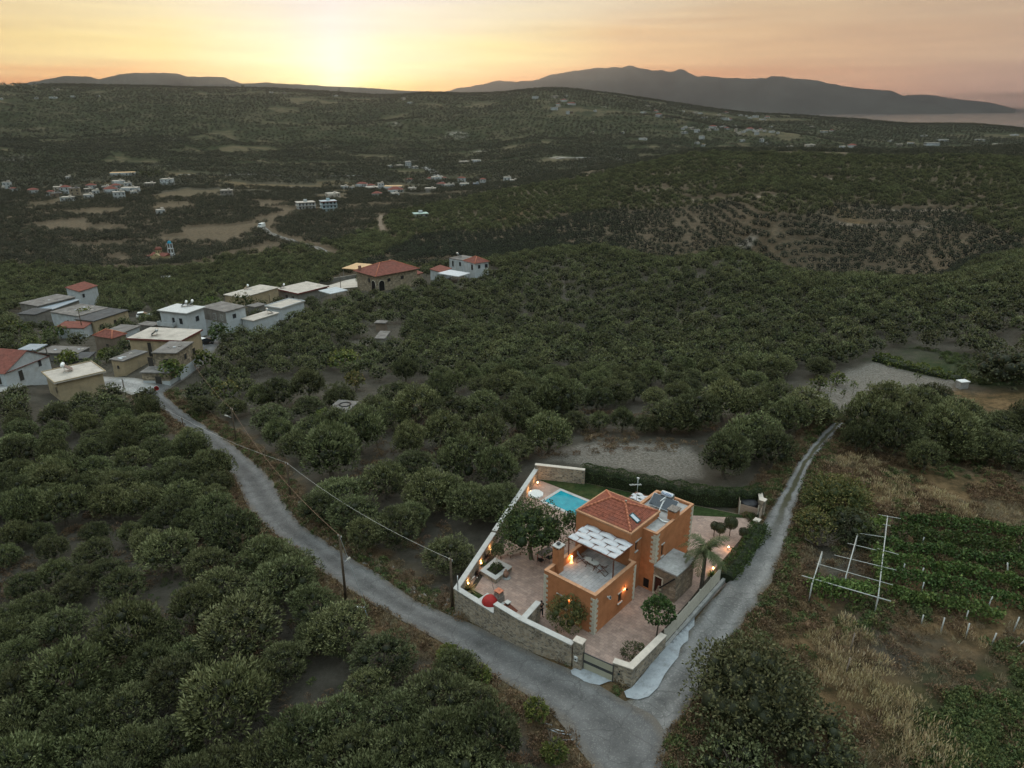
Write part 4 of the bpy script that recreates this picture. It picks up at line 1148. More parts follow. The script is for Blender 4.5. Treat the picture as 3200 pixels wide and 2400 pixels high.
def wall_seg(mb, p0, p1, t, z0, z1, openings=(), M=None, inward=1):
 """wall from p0 to p1 (xy), thickness t to the left of the direction, with rectangular openings (s0, s1, za, zb)"""
 p0 = Vector((p0[0], p0[1], 0)); p1 = Vector((p1[0], p1[1], 0))
 L = (p1 - p0).length
 T = Matrix.Translation(p0) @ (p1 - p0).to_track_quat('X', 'Z').to_matrix().to_4x4()
 if M is not None: T = M @ T
 ops = sorted(openings)
 cur = 0.0
 ya, yb = (0, t) if inward > 0 else (-t, 0)
 for (s0, s1, za, zb) in ops:
  if s0 > cur: mb.box(cur, s0, ya, yb, z0, z1, M=T)
  if za > z0: mb.box(s0, s1, ya, yb, z0, za, M=T)
  if zb < z1: mb.box(s0, s1, ya, yb, zb, z1, M=T)
  cur = s1
 if cur < L: mb.box(cur, L, ya, yb, z0, z1, M=T)
 return T
def window(parent, T, s0, s1, za, zb, depth, m_frame, m_pane, bars=1, name='window', sill=None, lintel=None, shutter=False, side=1):
 """frame + pane (or louvred shutter) set back in an opening; T is the wall's matrix, -y is outside"""
 o = MB()
 f = 0.05
 y0, y1 = side * depth, side * (depth + 0.05)
 if y0 > y1: y0, y1 = y1, y0
 o.box(s0, s0 + f, y0, y1, za, zb, M=T).box(s1 - f, s1, y0, y1, za, zb, M=T)
 o.box(s0 + f, s1 - f, y0, y1, za, za + f, M=T).box(s0 + f, s1 - f, y0, y1, zb - f, zb, M=T)
 for k in range(bars):
  sx = s0 + (s1 - s0) * (k + 1) / (bars + 1)
  o.box(sx - f / 2, sx + f / 2, y0, y1, za + f, zb - f, M=T)
 w = o.build(name, m_frame, parent)
 p = MB()
 ym = (y0 + y1) / 2
 if shutter:
  n = max(4, int((zb - za) / 0.07))
  for k in range(n):
   z = za + f + (zb - za - 2 * f) * (k + 0.5) / n
   p.box(s0 + f, s1 - f, ym - 0.012, ym + 0.012, z - 0.026, z + 0.022, M=T)
  p.box(s0 + f, s1 - f, ym + side * 0.014, ym + side * 0.02, za + f, zb - f, M=T)
  p.build('shutter', m_frame, w)
 else:
  p.box(s0 + f, s1 - f, ym - 0.006, ym + 0.006, za + f, zb - f, M=T)
  p.build('pane', m_pane, w)
 if sill is not None:
  q = MB().box(s0 - 0.08, s1 + 0.08, -side * 0.1 if side > 0 else 0.0, 0.0 if side > 0 else 0.1, za - 0.09, za - 0.002, M=T)
  q.build('sill', sill, w)
 if lintel is not None:
  a, b, h = lintel[1:]
  q = MB().box(a, b, -side * 0.06 if side > 0 else 0.0, 0.0 if side > 0 else 0.06, zb + 0.002, zb + h, M=T)
  q.build('lintel', lintel[0], w)
 return w
def tile_slope(mb, e0, e1, t1, t0, pitch=0.2, row=0.34, amp=0.035):
 """Roman-tile roof slope; e0,e1 eave ends, t0,t1 the matching top ends (t0 above e0)"""
 e0, e1, t0, t1 = map(Vector, (e0, e1, t0, t1))
 U = (e1 - e0); W = U.length; U.normalize()
 nrm = U.cross(((t0 + t1) / 2 - (e0 + e1) / 2)).normalized()
 if nrm.z < 0: nrm = -nrm
 Vd = nrm.cross(U)
 if Vd.z < 0: Vd = -Vd
 H = (t0 - e0).dot(Vd)
 a0 = (t0 - e0).dot(U); a1 = (t1 - e0).dot(U)
 nu = max(4, int(W / pitch * 4)); nr = max(2, int(H / row))
 vs, fs = [], []
 vrows = []
 for r in range(nr):
  vrows += [(r / nr, 0.03), ((r + 0.995) / nr, 0.0)]
 for (tv, st) in vrows:
  lo, hi = a0 * tv, W + (a1 - W) * tv
  for i in range(nu + 1):
   s = W * i / nu
   sc = min(max(s, lo), hi)
   off = amp * abs(math.sin(math.pi * s / pitch)) + st
   vs.append(tuple(e0 + U * sc + Vd * (H * tv) + nrm * off))
 for r in range(len(vrows) - 1):
  for i in range(nu):
   a = r * (nu + 1) + i
   fs.append((a, a + 1, a + nu + 2, a + nu + 1))
 mb.add(vs, fs)
 return mb
def quoins(parent, x, y, dx, dy, z0, z1, long_=0.42, short=0.24, h=0.24, t=0.03):
 """alternating corner stones; dx,dy = direction (+-1) the walls run away from the corner"""
 mb = MB(); k = 0; z = z0
 while z < z1 - 0.05:
  zt = min(z + h - 0.02, z1)
  a, b = (long_, short) if k % 2 else (short, long_)
  xs = sorted((x - dx * t, x + dx * a)); ys = sorted((y - dy * t, y + dy * t * 0))
  mb.box(xs[0], xs[1], min(y - dy * t, y), max(y - dy * t, y), z, zt)
  mb.box(min(x - dx * t, x), max(x - dx * t, x), min(y, y + dy * b), max(y, y + dy * b), z, zt)
  z += h; k += 1
 return mb.build('quoins', QUOIN, parent)
villa = empty('villa', (A0[0], A0[1], 0), TH, 'orange two storey villa with red tiled hip roof and open roof terrace', 'house')
def build_villa():
 V = villa
 I = Matrix.Identity(4)
 mb = MB()
 # front block
 Tf = wall_seg(mb, (0, 5.2), (0, 0), 0.25, -0.4, 3.8, [(5.2 - 3.45, 5.2 - 2.72, 1.15, 2.15), (5.2 - 2.22, 5.2 - 1.45, 1.15, 2.15)])
 Tr = wall_seg(mb, (0.25, 0), (6.05, 0), 0.25, -0.4, 3.8, [(3.2, 3.72, 1.05, 2.0)])
 wall_seg(mb, (6.05, 5.2), (0.25, 5.2), 0.25, -0.4, 3.8)
 mb.box(5.8, 6.05, 0.25, 0.7, -0.4, 3.8)
 # tower
 Tt = wall_seg(mb, (6.05, 0.7), (10.75, 0.7), 0.3, -0.4, 6.22, [(0.85, 1.22, 4.1, 5.05)])
 mb.box(6.05, 6.35, 1.0, 6.4, -0.4, 6.22)
 mb.box(10.45, 10.75, 1.0, 6.4, -0.4, 6.22)
 mb.box(6.35, 10.45, 6.1, 6.4, -0.4, 6.22)
 # rear block
 Tb = wall_seg(mb, (7.95, -0.72), (14.5, -0.72), 0.25, -0.4, 5.95, [(1.02, 1.4, 3.15, 4.35)])
 Tc = wall_seg(mb, (7.95, 0.7), (7.95, -0.47), 0.25, -0.4, 5.95, [(0.42, 1.03, 0.1, 1.1)])
 mb.box(14.25, 14.5, -0.47, 3.15, -0.4, 5.95)
 mb.box(10.75, 14.25, 2.9, 3.15, -0.4, 5.95)
 mb.build('walls', ORANGE, V)
 # copings
 cp = MB()
 cp.box(-0.03, 0.28, -0.03, 5.23, 3.802, 3.87).box(0.282, 6.02, -0.03, 0.28, 3.802, 3.87).box(0.282, 6.02, 4.92, 5.23, 3.802, 3.87).box(5.77, 6.02, 0.282, 0.68, 3.802, 3.87)
 cp.build('terrace_coping', ORANGE_TRIM, V)
 c2 = MB()
 c2.box(7.93, 14.53, -0.75, -0.5, 5.952, 6.0).box(14.28, 14.53, -0.498, 3.18, 5.952, 6.0).box(10.8, 14.278, 2.9, 3.18, 5.952, 6.0).box(7.93, 8.1, -0.498, 0.6, 5.952, 5.985)
 c2.build('roof_coping', ORANGE_TRIM, V)
 # terrace floor
 MB().box(0.25, 6.05, 0.25, 4.95, 2.85, 3.0).build('terrace_floor', TERRACE_TILE, V)
 MB().box(8.2, 14.25, -0.47, 0.7, 5.6, 5.75).box(10.75, 14.25, 0.702, 2.9, 5.6, 5.745).build('flat_roof', SCREED, V)
 # cornice + tiled hip roof
 c3 = MB()
 x0, x1, y0, y1 = 5.97, 10.83, 0.62, 6.48
 c3.box(x0, x1, y0, y0 + 0.26, 6.222, 6.4).box(x0, x1, y1 - 0.26, y1, 6.222, 6.4).box(x0, x0 + 0.26, y0 + 0.26, y1 - 0.26, 6.222, 6.4).box(x1 - 0.26, x1, y0 + 0.26, y1 - 0.26, 6.222, 6.4)
 c3.build('cornice', ORANGE_TRIM, V, bevel=0.02)
 rf = MB()
 a, b, c, d = (x0 + 0.2, y0 + 0.2, 6.39), (x1 - 0.2, y0 + 0.2, 6.39), (x1 - 0.2, y1 - 0.2, 6.39), (x0 + 0.2, y1 - 0.2, 6.39)
 r0, r1 = (8.4, 2.85, 7.42), (8.4, 4.3, 7.42)
 tile_slope(rf, d, a, r0, r1); tile_slope(rf, a, b, r0, r0); tile_slope(rf, b, c, r1, r0); tile_slope(rf, c, d, r1, r1)
 roof = rf.build('hip_roof', TERRACOTTA, V)
 rd = MB()
 for p, q in ((a, r0), (b, r0), (c, r1), (d, r1), (r0, r1)):
  P, Q = Vector(p) + Vector((0, 0, 0.05)), Vector(q) + Vector((0, 0, 0.05)); n = max(3, int((Q - P).length / 0.35))
  for k in range(n):
   s, e = P.lerp(Q, k / n), P.lerp(Q, (k + 1) / n)
   rd.tube([s, e], [0.12, 0.09], 8)
 rd.build('ridge_tiles', RIDGE, roof)
 vent = MB().lathe([(0.07, 0), (0.07, 0.18), (0.1, 0.2), (0.02, 0.28)], 8, M=Matrix.Translation((8.4, 2.8, 7.48)))
 vent.build('roof_vent', QUOIN, roof)
 # skylight on the right-hand slope
 sl = MB()
 n = Vector((0, -(7.42 - 6.39), (2.85 - 0.82))).normalized()
 Msl = Matrix.Translation((7.75, 1.45, 6.72)) @ n.to_track_quat('Z', 'Y').to_matrix().to_4x4()
 sk = MB()
 for bx in ((-.3, .3, -.5, -.42), (-.3, .3, .42, .5), (-.3, -.22, -.42, .42), (.22, .3, -.42, .42)):
  sk.box(*bx, 0.0, 0.13, M=Msl)
 s_o = sk.build('skylight', mat('teal_frame', (0.02, 0.07, 0.08), rough=0.4), V)
 MB().box(-.22, .22, -.42, .42, 0.05, 0.09, M=Msl).build('pane', mat('sky_glass', (0.45, 0.5, 0.55), rough=0.05, spec=0.9, var=0.03), s_o)
 # windows
 window(V, Tf, 1.75, 2.48, 1.15, 2.15, 0.1, DARK_WOOD, GLASS, 1, sill=WHITE_STONE, lintel=(WHITE_STONE, 1.35, 3.85, 0.1), shutter=True)
 window(V, Tf, 2.98, 3.75, 1.15, 2.15, 0.1, DARK_WOOD, GLASS, 1, sill=WHITE_STONE, shutter=True)
 window(V, Tr, 3.2, 3.72, 1.05, 2.0, 0.1, DARK_WOOD, GLASS, 0, sill=WHITE_STONE, lintel=(WARM_STONE, 3.1, 4.25, 0.1), shutter=True)
 window(V, Tt, 0.85, 1.22, 4.1, 5.05, 0.1, DARK_WOOD, GLASS, 0, sill=WHITE_STONE, lintel=(WHITE_STONE, 0.78, 1.75, 0.09))
 window(V, Tb, 1.02, 1.4, 3.15, 4.35, 0.1, DARK_WOOD, GLASS, 0, sill=WHITE_STONE, lintel=(WHITE_STONE, 0.95, 1.5, 0.09))
 MB().box(0.42, 1.03, 0.12, 0.16, 0.1, 1.1, M=Tc).build('cellar_door', BLACK, V)
 quoins(V, 0, 0, 1, 1, -0.1, 3.55); quoins(V, 0, 5.2, 1, -1, -0.1, 3.55); quoins(V, 6.05, 0, -1, 1, 0.0, 3.55, long_=0.34); quoins(V, 7.95, -0.72, 1, 1, 2.95, 5.8, long_=0.5, short=0.3); quoins(V, 14.5, -0.72, -1, 1, 0.0, 5.8)
 # chimneys
 ch = MB().box(1.2, 1.93, 4.62, 5.28, 3.002, 5.3)
 for bx in ((1.2, 1.32), (1.5, 1.62), (1.81, 1.93)):
  for by in ((4.62, 4.74), (4.9, 5.0), (5.16, 5.28)):
   if bx[0] == 1.5 and by[0] == 4.9: continue
   ch.box(*bx, *by, 5.3, 5.55)
 c_o = ch.build('chimney', ORANGE, V)
 MB().box(1.14, 1.99, 4.56, 5.34, 5.552, 5.64).build('chimney_cap', WHITE_STONE, c_o)
 MB().lathe([(0.1, 5.642), (0.16, 5.72), (0.2, 5.78), (0.12, 5.86), (0.05, 5.9)], 10, M=Matrix.Translation((1.56, 4.95, 0))).build('cowl', DARK_GREY, c_o)
 MB().box(1.33, 1.8, 4.75, 5.15, 5.302, 5.5).build('flue', BLACK, c_o)
 ch = MB().box(11.0, 11.8, -0.74, 0.02, 5.75, 6.55)
 for bx in ((11.0, 11.12), (11.68, 11.8)):
  for by in ((-0.74, -0.62), (-0.1, 0.02)): ch.box(*bx, *by, 6.55, 6.7)
 c_o = ch.build('chimney', ORANGE, V)
 MB().box(10.92, 11.88, -0.82, 0.1, 6.702, 6.8).build('chimney_cap', mat('weathered_slab', (0.2, 0.17, 0.15), var=0.35, scale=6, bump=0.8), c_o)
build_villa()
def house_thing(name, x, y, z, rz, label, cat, group=None):
 """an Empty placed in villa-frame coordinates"""
 p = hw(x, y, z)
 return empty(name, p, TH + rz, label, cat, group)
def build_pergola():
 t = house_thing('terrace_pergola', 3.1, 0.4, 3.0, 0, 'rust brown pergola with a white woven canvas canopy over the roof terrace', 'pergola')
 for y in (0.02, 4.6):
  MB().box(-0.04, 0.04, y - 0.04, y + 0.04, 0, 2.42).build('post', BROWN_METAL, t)
 f = MB().box(-0.05, 0.05, -0.1, 4.75, 2.42, 2.5).box(2.8, 2.9, -0.1, 4.75, 2.42, 2.5)
 f.box(0.05, 2.8, -0.1, -0.03, 2.43, 2.49).box(0.05, 2.8, 4.68, 4.75, 2.43, 2.49)
 f.build('frame', BROWN_METAL, t)
 ys = [0.0 + 4.65 * k / 6 for k in range(7)]
 for yy in ys[1:-1]:
  MB().box(0.05, 2.8, yy - 0.025, yy + 0.025, 2.455, 2.505).build('rafter', BROWN_METAL, t)
 for r in range(4):
  x0 = 0.02 + r * 0.705; x1 = x0 + 0.69
  vs, fs = [], []
  n = 60
  for i in range(n + 1):
   y = -0.06 + 4.78 * i / n
   ph = (y / 4.65 * 6 + r) * math.pi
   z = 2.5 + 0.045 * math.cos(ph) + 0.03
   w = 0.03 * math.cos(ph)
   vs += [(x0 - w, y, z), (x1 + w, y, z), (x0 - w, y, z - 0.012), (x1 + w, y, z - 0.012)]
  for i in range(n):
   a = i * 4
   fs += [(a, a + 1, a + 5, a + 4), (a + 2, a + 6, a + 7, a + 3), (a, a + 4, a + 6, a + 2), (a + 1, a + 3, a + 7, a + 5)]
  MB().add(vs, fs, True).build('canopy_strip', CANVAS, t)
build_pergola()
def deck_chair(x, y, z, rz, label, frame=None):
 frame = frame or TEAK
 t = empty('deck_chair', (x, y, z), rz, label, 'deck chair', 'deck chairs on the roof terrace')
 for s in (-0.27, 0.27):
  MB().bar((-0.45, s, 0.03), (0.42, s, 0.62), 0.035).build('side_rail', frame, t)
  MB().bar((-0.42, s * 0.9, 0.9), (0.35, s * 0.9, 0.03), 0.035).build('back_rail', frame, t)
  MB().bar((-0.3, s * 1.05, 0.55), (0.2, s * 1.05, 0.5), 0.05, 0.03).build('armrest', frame, t)
 for a, z_ in ((.42, .6), (-.42, .88), (-.45, .03), (.35, .03)): MB().bar((a, -.26, z_), (a, .26, z_), 0.03).build('crossbar', frame, t)
 vs, fs = [], []
 prof = [(0.42, 0.46), (0.25, 0.34), (0.05, 0.3), (-0.12, 0.42), (-0.28, 0.7), (-0.44, 0.98)]
 for (px, pz) in prof: vs += [(px, -0.23, pz), (px, 0.23, pz), (px, -0.23, pz - 0.012), (px, 0.23, pz - 0.012)]
 for i in range(len(prof) - 1):
  a = i * 4
  fs += [(a, a + 1, a + 5, a + 4), (a + 2, a + 6, a + 7, a + 3), (a, a + 4, a + 6, a + 2), (a + 1, a + 3, a + 7, a + 5)]
 MB().add(vs, fs, True).build('sling', CANVAS, t)
 return t
p = hw(3.95, 4.15, 3.0); deck_chair(p[0], p[1], 3.002, TH - R(60), 'canvas deck chair at the left end of the terrace table, beside the pergola post')
p = hw(3.75, 1.9, 3.0); deck_chair(p[0], p[1], 3.002, TH + R(95), 'canvas deck chair at the right end of the terrace table, turned towards it')
def terrace_table():
 p = hw(3.78, 3.02, 3.0)
 t = empty('terrace_table', (p[0], p[1], 3.002), TH + R(90 - 6), 'oval pale topped table with crossed dark wooden legs on the roof terrace', 'table')
 pts = []
 for k in range(36):
  a = 2 * math.pi * k / 36
  pts.append((math.copysign(0.4, math.cos(a)) + 0.3 * math.cos(a), 0.3 * math.sin(a)))
 MB().prism(pts, 0.70, 0.735).build('table_top', mat('pale_table_top', (0.5, 0.5, 0.48), rough=0.5, var=0.04), t)
 for s in (-0.42, 0.42):
  MB().bar((s, -0.26, 0.0), (s, 0.24, 0.7), 0.04).build('leg', TEAK, t)
  MB().bar((s + 0.04, 0.26, 0.0), (s + 0.04, -0.24, 0.7), 0.04).build('leg', TEAK, t)
 MB().bar((-0.42, 0, 0.33), (0.42, 0, 0.33), 0.035).bar((-0.4, 0, 0.1), (0.1, 0, 0.6), 0.03).build('stretcher', TEAK, t)
 b = MB().lathe([(0.035, 0), (0.04, 0.02), (0.04, 0.16), (0.015, 0.21), (0.015, 0.27)], 10).build('bottle', DARK_GREY)
 b.location = hw(3.8, 3.0, 3.74)
 tag(b, 'small dark bottle standing on the oval terrace table', 'bottle')
terrace_table()
def emitter(name, col, s):
 if name in MATS: return MATS[name]
 m = bpy.data.materials.new(name); m.use_nodes = True
 bs = m.node_tree.nodes['Principled BSDF']
 bs.inputs['Base Color'].default_value = (*col, 1)
 bs.inputs['Emission Color'].default_value = (*col, 1); bs.inputs['Emission Strength'].default_value = s
 MATS[name] = m
 return m
GLOW = emitter('lamp_glow', (1.0, 0.52, 0.2), 2.2)
def point_light(loc, power, parent=None, r=0.04, col=(1.0, 0.5, 0.2), spot=None, rot=None):
 d = bpy.data.lights.new('bulb', 'SPOT' if spot else 'POINT')
 d.energy = power; d.shadow_soft_size = r; d.color = col
 if spot: d.spot_size = spot; d.spot_blend = 0.6
 o = bpy.data.objects.new('bulb', d); COL.objects.link(o); o.location = loc
 if rot is not None: o.rotation_euler = rot
 if parent is not None: o.parent = parent
 return o
def wall_lamp(x, y, z, rz, label, power=1.2, lit=True):
 """swan-neck wall lamp: bracket plate, arm, bell shade, bulb; local +x points away from the wall"""
 t = house_thing('wall_lamp', x, y, z, rz, label, 'wall lamp')
 MB().box(0, 0.03, -0.05, 0.05, -0.08, 0.08).tube([(0.02, 0, 0), (0.16, 0, 0.1), (0.28, 0, 0.06), (0.3, 0, -0.04)], 0.014, 6).build('bracket', BLACK, t)
 MB().lathe([(0.11, -0.17), (0.1, -0.13), (0.05, -0.08), (0.03, -0.03), (0.005, -0.02)], 12, M=Matrix.Translation((0.3, 0, 0))).build('shade', BLACK, t)
 MB().lathe([(0.005, -0.2), (0.045, -0.175), (0.04, -0.14), (0.01, -0.12)], 8, M=Matrix.Translation((0.3, 0, 0))).build('bulb_glass', GLOW if lit else WHITE_PAINT, t)
 if lit: point_light((0.2, 0.0, -0.24), power, t)
 return t
LP = 1.1
wall_lamp(-0.002, 2.55, 2.42, math.pi, 'lit black wall lamp above the pair of shuttered windows on the villa front', LP)
wall_lamp(4.3, -0.002, 2.3, -math.pi / 2, 'lit black wall lamp above the small window on the villa right side', LP)
wall_lamp(6.2, 0.69, 2.75, -math.pi / 2, 'lit black wall lamp in the recess behind the front block', LP * 0.5)
def floodlight():
 t = house_thing('floodlight', 1.76, -0.002, 2.75, -math.pi / 2, 'white round security floodlight on the villa right side near the front corner', 'floodlight')
 MB().box(0, 0.05, -0.05, 0.05, -0.06, 0.06).tube([(0.04, 0, 0), (0.14, 0, 0.02)], 0.02, 6).build('mount', WHITE_PAINT, t)
 Mx = Matrix.Translation((0.2, 0, 0.0)) @ Matrix.Rotation(R(60), 4, 'Y')
 MB().lathe([(0.04, -0.08), (0.12, -0.05), (0.15, 0.03), (0.15, 0.08)], 14, M=Mx).build('housing', WHITE_PAINT, t)
 MB().lathe([(0.125, 0.081), (0.125, 0.09)], 14, M=Mx).build('lens', DARK_GREY, t)
floodlight()
def terrace_lantern():
 p = hw(3.3, 4.8, 3.002)
 t = empty('terrace_lantern', p, 0, 'lit sculpted lantern standing at the foot of the left pergola post', 'lantern')
 MB().lathe([(0.14, 0), (0.14, 0.03), (0.07, 0.05), (0.05, 0.12), (0.08, 0.2), (0.05, 0.3), (0.09, 0.4), (0.06, 0.5), (0.02, 0.56)], 10).build('body', mat('amber_lantern', (0.5, 0.2, 0.07), emis=(1, 0.4, 0.12), emis_str=0.3), t)
 MB().lathe([(0.03, 0.58), (0.06, 0.62), (0.04, 0.68), (0.0, 0.7)], 8).build('glow_head', GLOW, t)
 point_light((-0.12, -0.12, 0.45), 0.6, t)
terrace_lantern()
def solar_heater(px, py, pz, rz, label, scale=1.0, text=None, panels=2, world=False, tank_m=None, parent_frame=True):
 loc = hw(px, py, pz) if parent_frame else (px, py, pz)
 t = empty('solar_water_heater', loc, (TH if parent_frame else 0) + rz, label, 'solar heater', None)
 t.scale = (scale,) * 3
 # local: x = up-slope direction (back), y = across
 Lp = 1.25
 for k in range(panels):
  yc = (k - (panels - 1) / 2) * 1.3
  Mx = Matrix.Translation((-0.62, yc, 0.18)) @ Matrix.Rotation(-R(36), 4, 'Y')
  pn = MB().box(0, Lp, -0.62, 0.62, 0, 0.06, M=Mx).build('collector_frame', GALV, t)
  MB().box(0.03, Lp - 0.03, -0.59, 0.59, 0.062, 0.07, M=Mx).build('collector_glass', PANELM, pn)
 st = MB()
 w = 1.3 * (panels - 1) / 2 + 0.4
 for y in (-w, w):
  st.bar((-0.6, y, 0.0), (0.62, y, 0.0), 0.04).bar((0.45, y, 0.0), (0.45, y, 0.95), 0.04).bar((-0.58, y, 0.0), (-0.58, y, 0.2), 0.04).bar((-0.55, y, 0.15), (0.45, y, 0.87), 0.04)
 st.bar((0.45, -w, 0.6), (0.45, w, 0.6), 0.04)
 st.build('stand', GALV, t)
 Mt = Matrix.Translation((0.55, 0, 1.1)) @ Matrix.Rotation(R(90), 4, 'X')
 tk = MB().lathe([(0.0, -0.66), (0.2, -0.63), (0.27, -0.58), (0.28, -0.5), (0.28, 0.5), (0.27, 0.58), (0.2, 0.63), (0.0, 0.66)], 20, M=Mt).build('tank', tank_m or GALV, t)
 if text:
  tc_ = bpy.data.curves.new('lettering', 'FONT'); tc_.body = text; tc_.size = 0.26; tc_.align_x = 'CENTER'; tc_.align_y = 'CENTER'; tc_.extrude = 0.004
  tc_.offset = 0.012
  to = bpy.data.objects.new('lettering_tmp', tc_); COL.objects.link(to)
  dg = bpy.context.evaluated_depsgraph_get(); dg.update()
  me = bpy.data.meshes.new_from_object(to.evaluated_get(dg)); bpy.data.objects.remove(to)
  me.materials.clear(); me.materials.append(mat('blue_lettering', (0.02, 0.06, 0.2), rough=0.5, var=0.02))
  # wrap the flat letters round the tank's upper front
  R0 = 0.285
  a0 = R(38)
  for v in me.vertices:
   a = a0 + v.co.y / R0
   rr = R0 + v.co.z
   v.co = Vector((0.55 - rr * math.cos(a), -v.co.x, 1.1 + rr * math.sin(a)))
  lo = bpy.data.objects.new('lettering', me); COL.objects.link(lo); lo.parent = tk
  bd = MB()
  n = 12
  vs = []; fs = []
  for i in range(n + 1):
   a = R(4) + R(70) * i / n
   for yy in (-0.5, 0.5): vs.append((0.55 - 0.2825 * math.cos(a), yy, 1.1 + 0.2825 * math.sin(a)))
  for i in range(n): fs.append((2 * i, 2 * i + 1, 2 * i + 3, 2 * i + 2))
  bd.add(vs, fs, True).build('name_band', mat('light_band', (0.5, 0.55, 0.62), rough=0.4, var=0.03), tk)
 return t
sh = solar_heater(12.45, 1.2, 5.76, 0.0, 'two panel solar heater with lettered grey tank on the villa flat roof', 1.0, text='FALCON')
MB().tube([(-0.5, 0.15, 1.1 - 0.25), (0.3, 0.02, 1.0)], 0.05, 8).tube([(-0.05, 0.03, 0.75), (-0.55, 0.02, 0.35), (-0.8, 0.0, 0.08), (-1.3, -0.1, 0.07), (-1.9, -0.5, 0.07), (-2.2, -1.2, 0.08), (-2.0, -1.7, 0.1)], 0.055, 8).build('insulated_pipe', WHITE_PAINT, sh)
def antenna():
 t = house_thing('tv_antenna', 11.2, 3.35, 3.9, 0, 'tall television antenna mast with a comb of cross rods behind the tiled roof', 'antenna')
 MB().tube([(0, 0, 0), (0, 0, 4.6)], 0.022, 6).build('mast', GALV, t)
 mb = MB().bar((-0.55, 0.55, 4.0), (0.25, -0.25, 4.0), 0.025)
 for k in range(9):
  c = Vector((-0.5, 0.5, 4.0)).lerp(Vector((0.2, -0.2, 4.0)), k / 8)
  mb.bar(c + Vector((-.13, -.13, 0.0)), c + Vector((.13, .13, 0.0)), 0.012)
 mb.bar((0, 0, 3.9), (0.3, 0.2, 4.4), 0.02)
 mb.build('yagi_rods', WHITE_PAINT, t)
 MB().box(-0.05, 0.05, -0.1, 0.1, 4.6, 4.72).build('amplifier', WHITE_PAINT, t)
antenna()
def rear_pergola():
 t = house_thing('garden_pergola', 15.6, 5.3, 0, 0, 'small brown pergola with a white woven canopy behind the villa', 'pergola')
 for a, b in ((0, 0), (1.5, 0), (0, 1.5), (1.5, 1.5)):
  MB().box(a - .04, a + .04, b - .04, b + .04, -0.2, 3.2).build('post', BROWN_METAL, t)
 MB().box(-.05, 1.55, -.05, .05, 3.2, 3.28).box(-.05, 1.55, 1.45, 1.55, 3.2, 3.28).box(-.05, .05, .05, 1.45, 3.2, 3.28).box(1.45, 1.55, .05, 1.45, 3.2, 3.28).build('frame', BROWN_METAL, t)
 for r in range(3):
  vs, fs = [], []
  x0 = 0.02 + r * 0.5; x1 = x0 + 0.48
  for i in range(25):
   y = -0.03 + 1.56 * i / 24; z = 3.29 + 0.06 * math.cos((y / 0.5 + r) * math.pi)
   vs += [(x0, y, z), (x1, y, z), (x0, y, z - .012), (x1, y, z - .012)]
  for i in range(24):
   a = i * 4
   fs += [(a, a + 1, a + 5, a + 4), (a + 2, a + 6, a + 7, a + 3), (a, a + 4, a + 6, a + 2), (a + 1, a + 3, a + 7, a + 5)]
  MB().add(vs, fs, True).build('canopy_strip', CANVAS, t)
 q = house_thing('timber_frame', 15.0, 7.3, 0, 0, 'bare rust brown timber frame rising beside the small garden pergola', 'frame')
 MB().box(-.06, .06, -.06, .06, -0.2, 3.6).box(-.06, .06, -1.2, -.06, 3.5, 3.6).build('beam_and_post', BROWN_METAL, q)
rear_pergola()
def stone_hut():
 t = house_thing('stone_hut', 7.86, -2.95, 0, 0, 'small old rubble stone hut with a flat grey slab roof against the villa right side', 'hut')
 mb = MB()
 # local x along depth (0..3.2), y from the outer corner (0) towards the villa (2.2)
 wall_seg(mb, (0, 2.2), (0, 0), 0.35, -0.3, 2.78, [(0.16, 0.86, 0.2, 1.85)])
 wall_seg(mb, (0.35, 0), (3.2, 0), 0.35, -0.3, 2.78)
 mb.box(2.85, 3.2, 0.35, 2.2, -0.3, 2.78)
 mb.build('walls', RUIN, t)
 MB().prism([(-0.12, -0.1), (1.4, -0.14), (3.3, -0.1), (3.32, 2.15), (1.0, 2.2), (-0.1, 2.2)], 2.782, 2.93).build('roof_slab', CONCRETE, t)
 MB().prism([(0.05, 0.06), (3.12, 0.06), (3.12, 2.05), (0.05, 2.05)], 2.932, 2.95).build('roof_screed', SCREED, t)
 w = MB().box(0.14, 0.2, 1.34, 2.04, 0.2, 1.85).build('door', mat('red_brown_door', (0.06, 0.02, 0.014), var=0.3, scale=6), t)
 fr = MB().box(-0.04, 0.3, 1.22, 1.338, 0.0, 1.95).box(-0.04, 0.3, 2.042, 2.16, 0.0, 1.95).box(-0.04, 0.3, 1.338, 2.042, 1.852, 1.95).box(-0.04, 0.3, 1.338, 2.042, 0.0, 0.198)
 fr.build('door_frame', QUOIN, t)
 # broken stub of an older wall in front, and the dark beam that leans from it
 s = house_thing('wall_remnant', 7.3, -1.75, 0, 0, 'crumbling stub of rubble wall standing in front of the stone hut', 'wall stub')
 rr = random.Random(4)
 m2 = MB()
 m2.prism([(0, 0), (0.52, -0.02), (0.55, 0.4), (0.03, 0.42)], -0.2, [0.85, 1.15, 1.05, 0.7])
 for k in range(9): m2.lathe([(0.02, -0.08), (0.1, -0.04), (0.1, 0.04), (0.02, 0.09)], 6, M=Matrix.Translation((rr.uniform(0.05, 0.5), rr.uniform(0.03, 0.38), rr.uniform(0.85, 1.1))))
 m2.build('stones', RUIN, s)
 b = house_thing('leaning_beam', 7.6, -1.6, 1.08, 0, 'dark timber beam leaning from the wall stub up to the hut corner', 'beam')
 MB().bar((0, 0, 0.0), (0.12, -1.25, 1.45), 0.11, 0.1).build('timber', BLACK, b)
stone_hut()
